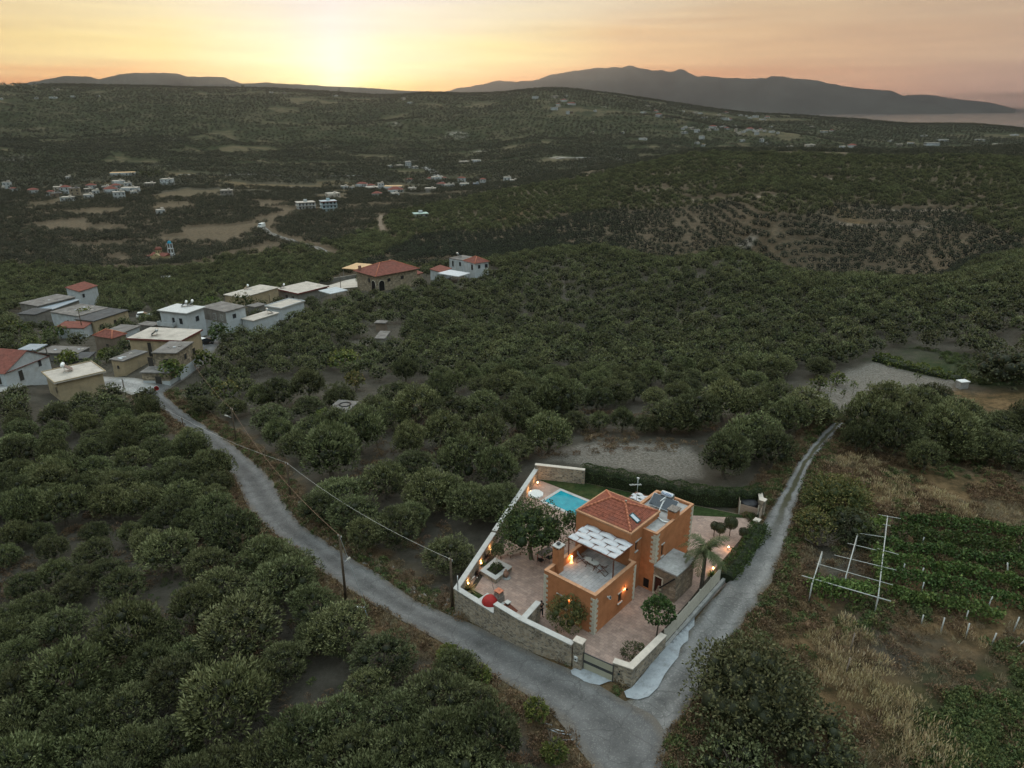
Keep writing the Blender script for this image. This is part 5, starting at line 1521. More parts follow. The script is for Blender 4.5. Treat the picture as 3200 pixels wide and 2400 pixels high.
# ---- yard surfaces
APRONS = []
CY = [(-4.7, 50.7), (2.95, 72.4), (8.0, 71.7), (23.8, 64.9), (25.3, 64.1), (24.9, 61.6), (20.4, 54.2), (12.05, 45.0), (8.7, 41.2), (7.5, 41.8), (5.3, 43.2), (0.5, 46.2), (-1.4, 48.0)]
o = poly_sheet('courtyard', CY, 0.0, PAVE, kind='structure', thick=0.3)
EXCL += []
LW = [(3.1, 72.2), (4.7, 70.95), (8.7, 67.6), (12.5, 64.4), (18.8, 64.6), (25.1, 64.0), (23.8, 64.8), (8.0, 71.6)]
poly_sheet('lawn', LW, 0.03, LAWN, kind='structure', thick=0.025)
poly_sheet('lawn', [(-4.3, 50.6), (-1.9, 48.55), (-1.1, 50.1), (-3.4, 52.2)], 0.03, LAWN, kind='structure', thick=0.025)
poly_sheet('planting_bed', [(-3.9, 51.9), (-3.3, 52.4), (1.1, 65.2), (0.4, 65.0)], 0.028, BED, kind='structure', thick=0.02)
poly_sheet('planting_bed', [(0.85, 46.0), (4.7, 43.55), (5.0, 44.1), (2.6, 47.1)], 0.028, BED, kind='structure', thick=0.02)
poly_sheet('planting_bed', [(8.6, 41.4), (12.0, 45.2), (20.3, 54.4), (24.8, 61.5), (23.6, 61.3), (17.2, 53.2), (15.6, 51.0), (11.4, 45.8), (8.3, 42.2)], 0.028, BED, kind='structure', thick=0.02)
APRONS.append(hits([(1700 + a * .28933, 1750 + b * .28933) for a, b in [(865, 1430), (950, 1385), (1090, 1220), (1300, 950), (1450, 780), (1560, 660), (1625, 630), (1622, 720), (1560, 780), (1556, 880), (1500, 920), (1470, 960), (1450, 1060), (1390, 1130), (1300, 1250), (1230, 1390), (1130, 1485), (1010, 1520), (890, 1495)]]))
APRONS.append(hits([(1700 + a * .28933, 1750 + b * .28933) for a, b in [(288, 1205), (340, 1170), (410, 1120), (520, 1150), (745, 1270), (745, 1315), (680, 1330), (600, 1362), (500, 1345), (430, 1320), (380, 1285), (300, 1245)]]))
for q in APRONS: poly_sheet('concrete_apron', q, 0.11, BLUE_CONC, kind='structure', on_ground=True, step=.35)
def pool():
 t = empty('swimming_pool', (3.0, 67.4, 0), R(-41), 'rectangular turquoise swimming pool with a pale stone rim', 'swimming pool')
 L, W, c = 8.2, 3.7, 0.35
 MB().box(0, L, 0, c, 0.002, 0.06).box(0, L, W - c, W, 0.002, 0.06).box(0, c, c, W - c, 0.002, 0.06).box(L - c, L, c, W - c, 0.002, 0.06).build('rim', WHITE_STONE, t, bevel=0.015)
 m = bpy.data.materials.new('pool_water'); m.use_nodes = True
 N, Lk = m.node_tree.nodes, m.node_tree.links
 bs = N['Principled BSDF']; bs.inputs['Roughness'].default_value = 0.1; bs.inputs['Specular IOR Level'].default_value = 0.12
 tc = N.new('ShaderNodeTexCoord'); n = N.new('ShaderNodeTexNoise'); n.inputs['Scale'].default_value = 1.1; n.inputs['Detail'].default_value = 5
 Lk.new(tc.outputs['Object'], n.inputs['Vector'])
 r = ramp(N, [(0.3, (0.008, 0.2, 0.26)), (0.55, (0.012, 0.26, 0.32)), (0.75, (0.024, 0.32, 0.38))]); Lk.new(n.outputs['Fac'], r.inputs['Fac']); Lk.new(r.outputs[0], bs.inputs['Base Color'])
 n2 = N.new('ShaderNodeTexNoise'); n2.inputs['Scale'].default_value = 5; n2.inputs['Detail'].default_value = 3; Lk.new(tc.outputs['Object'], n2.inputs['Vector'])
 b = N.new('ShaderNodeBump'); b.inputs['Strength'].default_value = 0.12; b.inputs['Distance'].default_value = 0.05; Lk.new(n2.outputs['Fac'], b.inputs['Height']); Lk.new(b.outputs[0], bs.inputs['Normal'])
 MB().box(c, L - c, c, W - c, 0.003, 0.03).build('water', m, t)
pool()
# ---- boundary walls
def bwall(name, pts, tops, label, cop_m, t=0.36, cop_w=0.5, z0=-2.4, m=RUBBLE, cat='wall', cop=0.09):
 """wall following pts (outer line); tops one height per point"""
 r = empty(name, (pts[0][0], pts[0][1], 0), 0, label, cat)
 ox, oy = pts[0]
 P = [Vector((a - ox, b - oy)) for a, b in pts]
 nrm = []
 for i in range(len(P)):
  d0 = (P[i] - P[i - 1]).normalized() if i > 0 else None
  d1 = (P[i + 1] - P[i]).normalized() if i < len(P) - 1 else None
  n0 = Vector((-d0.y, d0.x)) if d0 is not None else None
  n1 = Vector((-d1.y, d1.x)) if d1 is not None else None
  if n0 is None: n = n1
  elif n1 is None: n = n0
  else:
   n = (n0 + n1).normalized(); n = n / max(0.3, n.dot(n0))
  nrm.append(n)
 def ring(a, b):
  return [(P[i] + nrm[i] * a) for i in range(len(P))], [(P[i] + nrm[i] * b) for i in range(len(P))]
 for (nm, a, b, zlo, zhi, mm) in (('masonry', 0, t, None, 0.0, m), ('coping', -(cop_w - t) / 2, t + (cop_w - t) / 2, 0.002, cop, cop_m)):
  A, B = ring(a, b)
  mb = MB(); vs = []
  for i in range(len(P)):
   lo = z0 if zlo is None else tops[i] + zlo
   hi = tops[i] + zhi
   vs += [(A[i].x, A[i].y, lo), (B[i].x, B[i].y, lo), (B[i].x, B[i].y, hi), (A[i].x, A[i].y, hi)]
  fs = [(0, 1, 2, 3)]
  for i in range(len(P) - 1):
   k = 4 * i
   for j in range(4): fs.append((k + j, k + 4 + j, k + 4 + (j + 1) % 4, k + (j + 1) % 4))
  k = 4 * (len(P) - 1); fs.append((k + 3, k + 2, k + 1, k))
  mb.add(vs, fs)
  ob = mb.build(nm, mm, r)
  bm = bmesh.new(); bm.from_mesh(ob.data); bmesh.ops.recalc_face_normals(bm, faces=bm.faces[:]); bm.to_mesh(ob.data); bm.free()
 return r
bwall('boundary_wall', [(2.7, 72.8), (-1.9, 59.8)], [1.2, 1.2], 'long low stone wall with pale coping on the left edge of the pool garden', WHITE_STONE)
bwall('boundary_wall', [(-1.96, 59.6), (-5.0, 50.9), (-1.52, 47.72)], [1.12, 1.12, 1.12], 'low rubble wall with pale coping wrapping the left corner of the yard', WHITE_STONE)
bwall('boundary_wall', [(-1.5, 47.7), (0.55, 45.85), (4.55, 43.12)], [2.0, 2.0, 1.85], 'tall rubble street wall with wide pale coping left of the gate pillar', WHITE_STONE)
bwall('boundary_wall', [(8.3, 71.5), (2.7, 72.82)], [1.75, 1.75], 'rubble wall with beige coping at the back of the pool lawn', WARM_STONE)
bwall('boundary_wall', [(0.95, 45.95), (2.35, 48.2)], [1.78, 1.78], 'short rubble return wall with pale coping beside the standing person', WHITE_STONE, z0=-0.3)
bwall('boundary_wall', [(7.45, 41.5), (8.8, 40.85), (12.0, 44.45)], [1.68, 1.68, 1.62], 'L shaped rubble wall with beige coping on the street corner right of the gate', WARM_STONE, z0=-0.6, t=0.42, cop_w=0.55)
def pillars():
 t = empty('gate_pillar', (4.72, 42.85, 0), R(-33), 'square rubble gate pillar with a beige cap and a white box on its face', 'pillar')
 MB().box(-0.1, 0.62, -0.0, 0.55, -0.6, 2.45).build('masonry', RUBBLE, t)
 MB().box(-0.17, 0.69, -0.07, 0.62, 2.452, 2.56).build('cap', WARM_STONE, t, bevel=0.02)
 m = MB().box(0.05, 0.3, -0.09, -0.002, 0.75, 1.15).build('meter_box', WHITE_PAINT)
 m.matrix_world = t.matrix_world.copy()
 m.location = t.location; m.rotation_euler = t.rotation_euler
 MB().box(0.09, 0.26, -0.1, -0.092, 0.85, 1.0).build('meter_window', DARK_GREY, m)
 tag(m, 'small white meter box fixed to the gate pillar', 'meter box')
 # gate
 g = empty('driveway_gate', (5.42, 42.75, 0), R(-33), 'beige panelled sliding driveway gate with a dark middle stripe and dark frame', 'gate')
 L = 2.5
 MB().box(0, 0.06, -0.03, 0.03, -0.1, 1.55).box(L - 0.06, L, -0.03, 0.03, -0.1, 1.55).box(0.06, L - 0.06, -0.03, 0.03, 1.48, 1.55).box(0.06, L - 0.06, -0.03, 0.03, -0.1, -0.02).build('frame', DARK_GREY, g)
 MB().box(0.06, L - 0.06, -0.02, 0.02, -0.018, 0.62).build('lower_panel', BEIGE_PANEL, g)
 MB().box(0.06, L - 0.06, -0.026, 0.026, 0.622, 0.88).build('stripe', DARK_GREY, g)
 MB().box(0.06, L - 0.06, -0.02, 0.02, 0.882, 1.478).build('upper_panel', BEIGE_PANEL, g)
 # lamp on the corner wall
 w = empty('gate_lamp', (7.95, 41.22, 1.15), R(-26) - math.pi / 2, 'small unlit dark bulkhead lamp on the corner wall beside the gate', 'wall lamp')
 MB().box(0, 0.04, -0.04, 0.04, -0.05, 0.05).tube([(0.03, 0, 0), (0.15, 0, 0.05), (0.2, 0, -0.02)], 0.012, 6).build('bracket', BLACK, w)
 MB().lathe([(0.09, -0.12), (0.06, -0.05), (0.01, -0.02)], 10, M=Matrix.Translation((0.2, 0, 0))).build('shade', mat('green_black_shade', (0.01, 0.03, 0.028), rough=0.4), w)
pillars()
def slat_fence():
 P0, P1 = Vector((12.0, 44.85)), Vector((18.6, 52.95))
 d = (P1 - P0); L = d.length
 ang = math.atan2(d.y, d.x)
 t = empty('slat_fence', (P0.x, P0.y, 0), ang, 'beige horizontal slat fence on a low concrete kerb along the gravel road', 'fence')
 n = 5
 MB().box(-0.1, L + 2.6, -0.28, -0.02, -0.5, 0.42).build('kerb_base', CONCRETE, t)
 for k in range(n + 1):
  x = L * k / n
  MB().box(x - 0.05, x + 0.05, 0.0, 0.08, -0.2, 1.95).build('post', SLAT, t)
 for k in range(n):
  x0 = L * k / n + 0.052; x1 = L * (k + 1) / n - 0.052
  mb = MB()
  for j in range(10):
   mb.box(x0, x1, 0.01, 0.04, 0.45 + j * 0.145, 0.45 + j * 0.145 + 0.105)
  mb.build('slat_panel', SLAT, t)
slat_fence()
def rear_enclosure():
 # bin/hot-tub enclosure in the far right corner, with pillars and the small back gate
 t = empty('slat_enclosure', (23.95, 65.0, 0), 0, 'low brown slatted enclosure at the far right corner of the yard', 'enclosure')
 for nm, a, b in (('front', (0, 0), (1.6, -0.95)), ('side', (0, 0), (0.55, 2.2))):
  mb = MB()
  for j in range(8): mb.bar((a[0], a[1], 0.12 + j * 0.14), (b[0], b[1], 0.12 + j * 0.14), 0.04, 0.115)
  mb.build('slat_panel', SLAT_BROWN, t)
 for a in ((0, 0), (1.62, -0.96), (0.55, 2.2)): MB().box(a[0] - .05, a[0] + .05, a[1] - .05, a[1] + .05, -0.2, 1.5).build('post', SLAT, t)
 hb = empty('round_tub', (25.3, 66.0, 0), 0, 'round dark covered tub inside the slatted enclosure', 'tub')
 MB().lathe([(0.85, -0.2), (0.9, 0.1), (0.9, 0.7), (0.82, 0.76)], 24).build('shell', BLACK, hb)
 MB().lathe([(0.84, 0.762), (0.8, 0.82), (0.3, 0.86), (0.0, 0.87)], 24).build('cover', mat('grey_tub_cover', (0.03, 0.03, 0.033), var=0.5, scale=3, rough=0.6), hb)
 for (x, y, lab, h) in ((26.05, 64.35, 'tall square stone gate pillar at the far right corner of the yard', 2.0), (24.75, 61.9, 'short stone gate pillar at the end of the green hedge', 1.1)):
  p = empty('gate_pillar', (x, y, 0), R(50), lab, 'pillar')
  MB().box(-.3, .3, -.25, .25, -0.4, h).build('masonry', RUBBLE, p)
  MB().box(-.36, .36, -.31, .31, h + .002, h + .08).build('cap', WARM_STONE, p)
 g = empty('garden_gate', (24.95, 62.2, 0), math.atan2(1.9, 1.1), 'dark slatted side gate between the two rear pillars', 'gate')
 mb = MB()
 for j in range(11): mb.box(0.1, 2.0, -.015, .015, 0.1 + j * 0.14, 0.2 + j * 0.14)
 mb.build('slats', SLAT_BROWN, g)
 for a in (0, 2.0): MB().box(a, a + .1, -.03, .03, -0.05, 1.7).build('post', DARK_GREY, g)
 bwall('boundary_wall', [(26.35, 64.6), (26.9, 67.2)], [1.3, 1.3], 'short stone wall running back from the far right pillar', WARM_STONE, z0=-0.8)
rear_enclosure()
def oven_and_grill():
 t = empty('pizza_oven', (-1.85, 49.05, 0), R(-42), 'domed red garden oven on a stone base with a grey flue at the street wall', 'oven')
 MB().box(-0.95, 0.95, -0.75, 0.7, -0.2, 1.08).build('base', RUBBLE, t)
 MB().box(-1.05, 1.0, -0.82, 0.78, 1.082, 1.15).build('base_slab', WHITE_STONE, t)
 prof = [(0.7, 1.152)] + [(0.7 * math.cos(R(a)), 1.152 + 0.62 * math.sin(R(a)) + 0.04) for a in range(0, 90, 10)] + [(0.0, 1.82)]
 MB().lathe(prof, 28).build('dome', mat('red_render', (0.3, 0.018, 0.016), var=0.12, scale=5, rough=0.7, stain=(0.16, 0.012, 0.01), stain_scale=2, stain_amt=0.5), t)
 fl = MB().box(0.05, 0.75, 0.35, 1.0, 1.152, 1.7).prism([(0.1, 0.4), (0.7, 0.4), (0.7, 0.95), (0.1, 0.95)], 1.7, 2.0).build('flue', mat('grey_render', (0.2, 0.17, 0.15), var=0.2, scale=4), t)
 MB().box(0.12, 0.18, 0.42, 0.48, 2.002, 2.14).box(0.62, 0.68, 0.42, 0.48, 2.002, 2.14).box(0.12, 0.18, 0.87, 0.93, 2.002, 2.14).box(0.62, 0.68, 0.87, 0.93, 2.002, 2.14).box(0.08, 0.72, 0.38, 0.97, 2.142, 2.2).build('flue_cap', RIDGE, fl)
 rk = MB().tube([(-0.2, 0.95, 1.16), (-0.75, 1.05, 2.1)], 0.018, 6).build('fire_iron', BLACK)
 rk.location = t.location; rk.rotation_euler = t.rotation_euler
 tag(rk, 'thin dark fire iron leaning against the grey oven flue', 'fire iron')
 g = empty('barbecue', (-0.35, 48.05, 0), R(-42), 'stone barbecue with a red brown pyramid roof and small square chimney', 'barbecue')
 MB().box(-0.6, 0.6, -0.4, 0.4, -0.2, 0.9).build('base', RUBBLE, g)
 MB().box(-0.6, -0.5, -0.4, 0.4, 0.9, 1.2).box(0.5, 0.6, -0.4, 0.4, 0.9, 1.2).box(-0.5, 0.5, -0.4, -0.3, 0.9, 1.2).build('firebox', mat('soot_stone', (0.05, 0.04, 0.035)), g)
 hd = MB()
 b = [(-0.72, -0.5, 1.2), (0.72, -0.5, 1.2), (0.72, 0.5, 1.2), (-0.72, 0.5, 1.2)]; tp = [(-0.18, -0.16, 1.75), (0.18, -0.16, 1.75), (0.18, 0.16, 1.75), (-0.18, 0.16, 1.75)]
 hd.add(b + tp, [(0, 1, 5, 4), (1, 2, 6, 5), (2, 3, 7, 6), (3, 0, 4, 7), (4, 5, 6, 7), (3, 2, 1, 0)]).build('hood', mat('red_brown_hood', (0.16, 0.055, 0.035), var=0.25, scale=7), g)
 MB().box(-0.15, 0.15, -0.15, 0.15, 1.752, 1.95).build('chimney', BLACK, g)
 MB().box(-0.21, 0.21, -0.21, 0.21, 1.952, 2.02).build('chimney_cap', WHITE_STONE, g)
oven_and_grill()
def planter_and_jar():
 P = [(-2.95, 54.45), (-1.47, 53.05), (0.03, 55.05), (-1.6, 56.4)]
 t = empty('stone_planter', (-1.5, 54.7, 0), 0, 'square raised stone planter with a wide pale rim holding a small round olive', 'planter')
 Q = [(a + 1.5, b - 54.7) for a, b in P]
 def inset(q, k): return [(a * k, b * k) for a, b in q]
 o_, i_ = inset(Q, 1.0), inset(Q, 0.6)
 for nm, z0, z1, a, b, mm in (('masonry', -0.2, 0.4, inset(Q, 0.97), inset(Q, 0.63), RUBBLE), ('rim', 0.402, 0.47, o_, i_, WHITE_STONE)):
  mb = MB()
  for k in range(4):
   j = (k + 1) % 4
   mb.prism([a[k], a[j], b[j], b[k]], z0, z1)
  mb.build(nm, mm, t)
 MB().prism(inset(Q, 0.62), 0.2, 0.34).build('soil', BED, t)
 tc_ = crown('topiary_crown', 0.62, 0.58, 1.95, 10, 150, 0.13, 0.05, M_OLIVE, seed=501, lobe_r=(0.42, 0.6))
 tr = MB()
 for k in range(3):
  a = k * 2.1
  tr.tube([(0.06 * math.cos(a), 0.06 * math.sin(a), 0), (0.1 * math.cos(a + 1), 0.1 * math.sin(a + 1), 0.7), (0.04, 0, 1.5)], [0.05, 0.04, 0.03], 6)
 e = empty('small_olive', (-1.4, 54.8, 0.34), 0, 'small round clipped olive tree growing in the square stone planter', 'olive tree')
 ob = bpy.data.objects.new('crown', tc_); COL.objects.link(ob); ob.parent = e
 tr.build('trunk', QUOIN, e)
 gc = crown('planter_shrubs', 0.6, 0.25, 0.18, 9, 60, 0.17, 0.07, M_BROAD, seed=502, core=False)
 ob = bpy.data.objects.new('planter_shrub', gc); COL.objects.link(ob); ob.location = (-1.45, 54.75, 0.34)
 tag(ob, 'low dark green shrubs filling the square stone planter', 'shrub')
 j = MB().lathe([(0.12, 0.05), (0.2, 0.2), (0.26, 0.42), (0.22, 0.62), (0.1, 0.76), (0.12, 0.84)], 16).build('clay_jar', mat('clay_jar', (0.24, 0.14, 0.1), var=0.2, scale=5))
 j.location = (-0.55, 54.0, 0.0)
 tag(j, 'clay storage jar on a round stone beside the planter', 'jar')
 s = MB().lathe([(0.38, 0.002), (0.38, 0.05)], 16).build('round_stone', CONCRETE); s.location = (-0.5, 53.95, 0.0)
 tag(s, 'flat round grey stone under the clay jar', 'stone')
planter_and_jar()
def garden_lamp(x, y, z, label, power=0.8):
 t = empty('garden_lamp', (x, y, z), 0, label, 'garden lamp')
 MB().tube([(0, 0, -0.05), (0, 0, 0.28)], 0.015, 6).build('stake', BLACK, t)
 MB().lathe([(0.03, 0.28), (0.06, 0.3), (0.06, 0.38), (0.05, 0.4)], 10).build('glow_head', GLOW, t)
 point_light((0.0, 0.0, 0.6), power, t)
for (a, b, lab) in [(300, 722, 'lit garden lamp nearest the planter by the left wall'), (365, 636, 'lit garden lamp among the dark spiky plants by the left wall'), (218, 850, 'lit garden lamp beside the yellow striped plant in the left corner'),
     (657, 216, 'lit garden lamp by the wall between parasol and back corner'), (697, 162, 'lit garden lamp in the back left corner of the pool garden'), (813, 170, 'lit garden lamp against the back wall of the pool lawn'), (612, 272, 'lit garden lamp by the wall behind the white parasol')]:
 x, y = gz(1350 + a * .4973, 1400 + b * .4973, 0.35)
 garden_lamp(x + 0.12, y, 0.0, lab)
for (a, b, lab) in [(700, 905, 'lit garden lamp under the topiary balls'), (508, 1165, 'lit garden lamp at the bed beside the palm trunk')]:
 x, y = gz(2100 + a * .25316, 1480 + b * .25316, 0.35)
 garden_lamp(x, y, 0.0, lab, 1.4)
def parasol():
 t = empty('parasol', (*gz(1674, 1545, 1.9), 0), 0.3, 'open white parasol on the pool deck by the left wall', 'parasol')
 MB().lathe([(0.25, 0.002), (0.25, 0.06), (0.04, 0.1)], 12).build('base', DARK_GREY, t)
 MB().tube([(0, 0, 0.05), (0, 0, 2.45)], 0.025, 8).build('pole', TEAK, t)
 vs = [(0, 0, 2.5)]; fs = []
 n = 8
 for k in range(n * 2):
  a = math.pi * k / n
  r = .85 if k % 2 == 0 else .78
  vs.append((r * math.cos(a), r * math.sin(a), 2.02 if k % 2 == 0 else 2.0))
  vs.append((r * math.cos(a), r * math.sin(a), 1.86 if k % 2 == 0 else 1.86))
 for k in range(n * 2):
  j = (k + 1) % (n * 2)
  fs.append((0, 1 + 2 * k, 1 + 2 * j)); fs.append((1 + 2 * k, 2 + 2 * k, 2 + 2 * j, 1 + 2 * j))
 c = MB().add(vs, fs).build('canopy', mat('white_parasol_cloth', (0.72, 0.69, 0.66), var=0.03), t)
 so = c.modifiers.new('thickness', 'SOLIDIFY'); so.thickness = 0.012
 for k in range(n):
  a = 2 * math.pi * k / n
  MB().bar((0, 0, 2.42), (.8 * math.cos(a), .8 * math.sin(a), 2.0), 0.018).build('rib', TEAK, t)
parasol()
def garden_chair(x, y, rz, label):
 t = empty('garden_chair', (x, y, 0), rz, label, 'chair', 'garden chairs under the mulberry')
 MB().prism([(-.25, -.25), (.25, -.25), (.25, .25), (-.25, .25)], 0.42, 0.46).build('seat', BLACK, t)
 vs = []; fs = []
 for i in range(9):
  a = R(200 + 140 * i / 8) if False else R(110 + 140 * i / 8)
  for z, r in ((0.46, 0.27), (0.85, 0.33)): vs.append((r * math.cos(a), r * math.sin(a), z))
 for i in range(8): fs.append((2 * i, 2 * i + 2, 2 * i + 3, 2 * i + 1))
 o = MB().add(vs, fs, True).build('backrest', BLACK, t); s = o.modifiers.new('t', 'SOLIDIFY'); s.thickness = 0.03
 for a, b in ((.2, .2), (.2, -.2), (-.2, .2), (-.2, -.2)): MB().tube([(a, b, .42), (a * 1.35, b * 1.35, 0.0)], 0.014, 6).build('leg', BLACK, t)
c1_ = lambda a, b, z=0: gz(1350 + a * .4973, 1400 + b * .4973, z)
x, y = c1_(683, 728); garden_chair(x, y, 0.8, 'dark shell chair at the mulberry tree edge, left of the orange table leg')
x, y = c1_(735, 712); garden_chair(x, y, 2.4, 'dark shell chair at the mulberry tree edge, right of the orange table leg')
x, y = c1_(712, 702)
t = empty('garden_table', (x, y + 0.3, 0), 0.7, 'dining table with rust orange legs under the mulberry tree', 'table')
MB().box(-.8, .8, -.4, .4, .72, .76).build('table_top', DARK_GREY, t)
for a, b in ((.7, .32), (.7, -.32), (-.7, .32), (-.7, -.32)): MB().box(a - .03, a + .03, b - .03, b + .03, 0.002, .72).build('leg', mat('rust_orange_paint', (0.3, 0.05, 0.02)), t)
def lounger(x, y, rz, label):
 t = empty('sun_lounger', (x, y, 0), rz, label, 'sun lounger', 'sun loungers near the left wall')
 mb = MB()
 for k in range(5): mb.box(-.9, .35, -.28 + k * .13, -.2 + k * .13, .3, .33)
 mb.build('slats', SLAT_BROWN, t)
 b = MB()
 for k in range(5): b.bar((.36, -.24 + k * .13, .32), (.95, -.24 + k * .13, .72), .08, .03)
 b.build('backrest', SLAT_BROWN, t)
 for a, c in ((-.8, .25), (-.8, -.25), (.3, .25), (.3, -.25)): MB().box(a - .03, a + .03, c - .03, c + .03, 0.002, .3).build('leg', TEAK, t)
x, y = c1_(470, 672); lounger(x, y, R(30), 'slatted wooden sun lounger behind the square planter, nearer the wall')
x, y = c1_(510, 668); lounger(x + .3, y, R(30), 'slatted wooden sun lounger behind the square planter, nearer the mulberry')
# ---- yard plants
def broad_tree(name, x, y, z, rx, rz_, zc, label, cat, m=M_BROAD, leaf=(0.17, 0.13), lobes=20, per=190, seed=1, gap=0.12, trunk=0.14, core=True, trunk_h=None, group=None, up=0.15, lobe_r=(0.3, 0.48)):
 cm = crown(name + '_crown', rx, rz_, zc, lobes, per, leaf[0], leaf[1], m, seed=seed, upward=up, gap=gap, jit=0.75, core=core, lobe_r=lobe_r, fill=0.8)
 tm = trunk_mesh(name + '_trunk', (trunk_h or zc * 0.75), trunk, rx * 0.8, 5, seed)
 return make_tree(name, cm, tm, x, y, 1.0, 0.0, label, cat, group, z=z)
x, y = gz(1350 + 625 * .4973, 1400 + 520 * .4973, 3.1)
broad_tree('mulberry_tree', x, y, 0, 3.5, 1.9, 3.3, 'spreading broad leaved mulberry tree shading the courtyard beside the pool', 'tree', lobes=30, per=260, seed=21, trunk=0.2)
x, y = gz(1350 + 885 * .4973, 1400 + 470 * .4973, 2.0)
broad_tree('mulberry_tree', x, y, 0, 0.95, 1.1, 2.1, 'small leafy tree squeezed between the pool and the tower wall', 'tree', lobes=10, per=130, seed=22, trunk=0.07)
x, y = c1_(850, 1120, 0.3)
broad_tree('pomegranate_bush', x, y, 0, 1.75, 1.5, 1.55, 'round red tinged green bush in front of the shuttered windows', 'bush', m=M_POMEG, leaf=(0.14, 0.07), lobes=20, per=300, seed=23, trunk=0.06, gap=0.1)
x, y = gz(1700 + 1215 * .28933, 1750 + 830 * .28933, 0)
broad_tree('young_tree', x, y, 0, 1.25, 1.35, 2.55, 'young round crowned tree on a thin trunk at the driveway edge', 'tree', lobes=15, per=130, seed=24, trunk=0.055, gap=0.25, leaf=(0.2, 0.17), core=False, trunk_h=2.4)
x, y = gz(1700 + 940 * .28933, 1750 + 1050 * .28933, 0.3)
broad_tree('oleander_bush', x + 0.15, y, 0, 0.95, 0.7, 0.75, 'sparse narrow leaved bush behind the L shaped corner wall', 'bush', m=M_SCRUB, leaf=(0.26, 0.07), lobes=12, per=70, seed=25, trunk=0.03, gap=0.3, core=False)
def ball_tree(x, y, r, h, label, seed):
 cm = crown('topiary_ball', r, r, h, 1, 10, 0.1, 0.05, M_SCRUB, seed=seed)
 sd = sphere_dirs(int(900 * (r / .5) ** 2), -1)
 V, F, T = leaf_quads(sd * r * rng.uniform(0.93, 1.02, (len(sd), 1)) + np.array([0, 0, h]), sd, 0.11, 0.05, 0.25 + rng.normal(0, 0.16, len(sd)) + 0 * sd[:, 2], 0.7)
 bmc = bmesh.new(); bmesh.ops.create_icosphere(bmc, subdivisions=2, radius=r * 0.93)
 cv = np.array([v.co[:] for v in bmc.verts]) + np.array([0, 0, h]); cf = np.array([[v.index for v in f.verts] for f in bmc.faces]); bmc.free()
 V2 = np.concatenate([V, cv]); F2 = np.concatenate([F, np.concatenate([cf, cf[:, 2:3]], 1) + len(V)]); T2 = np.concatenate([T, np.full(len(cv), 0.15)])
 me = tri_mesh('ball_crown', V2, F2, T2, M_SCRUB)
 t = empty('topiary_tree', (x, y, 0), 0, label, 'topiary tree', 'clipped ball trees on the pink terrace')
 o = bpy.data.objects.new('crown', me); COL.objects.link(o); o.parent = t
 MB().tube([(0, 0, -0.1), (0, 0, h - r * 0.7)], 0.045, 7).build('trunk', M_BARK, t)
z2 = lambda a, b, z=0: gz(2100 + a * .25316, 1480 + b * .25316, z)
x, y = z2(730, 605, 1.55); ball_tree(x, y, 0.62, 1.55, 'largest clipped ball tree on the pink terrace behind the palm', 31)
x, y = z2(600, 672, 1.2); ball_tree(x, y, 0.5, 1.2, 'middle clipped ball tree with its crown touching the one behind', 32)
x, y = z2(530, 645, 1.2); ball_tree(x, y, 0.4, 1.2, 'small clipped ball tree nearest the villa rear corner', 33)
x, y = z2(885, 722, 1.2); ball_tree(x, y, 0.43, 1.2, 'small clipped ball tree beside the roadside hedge', 34)
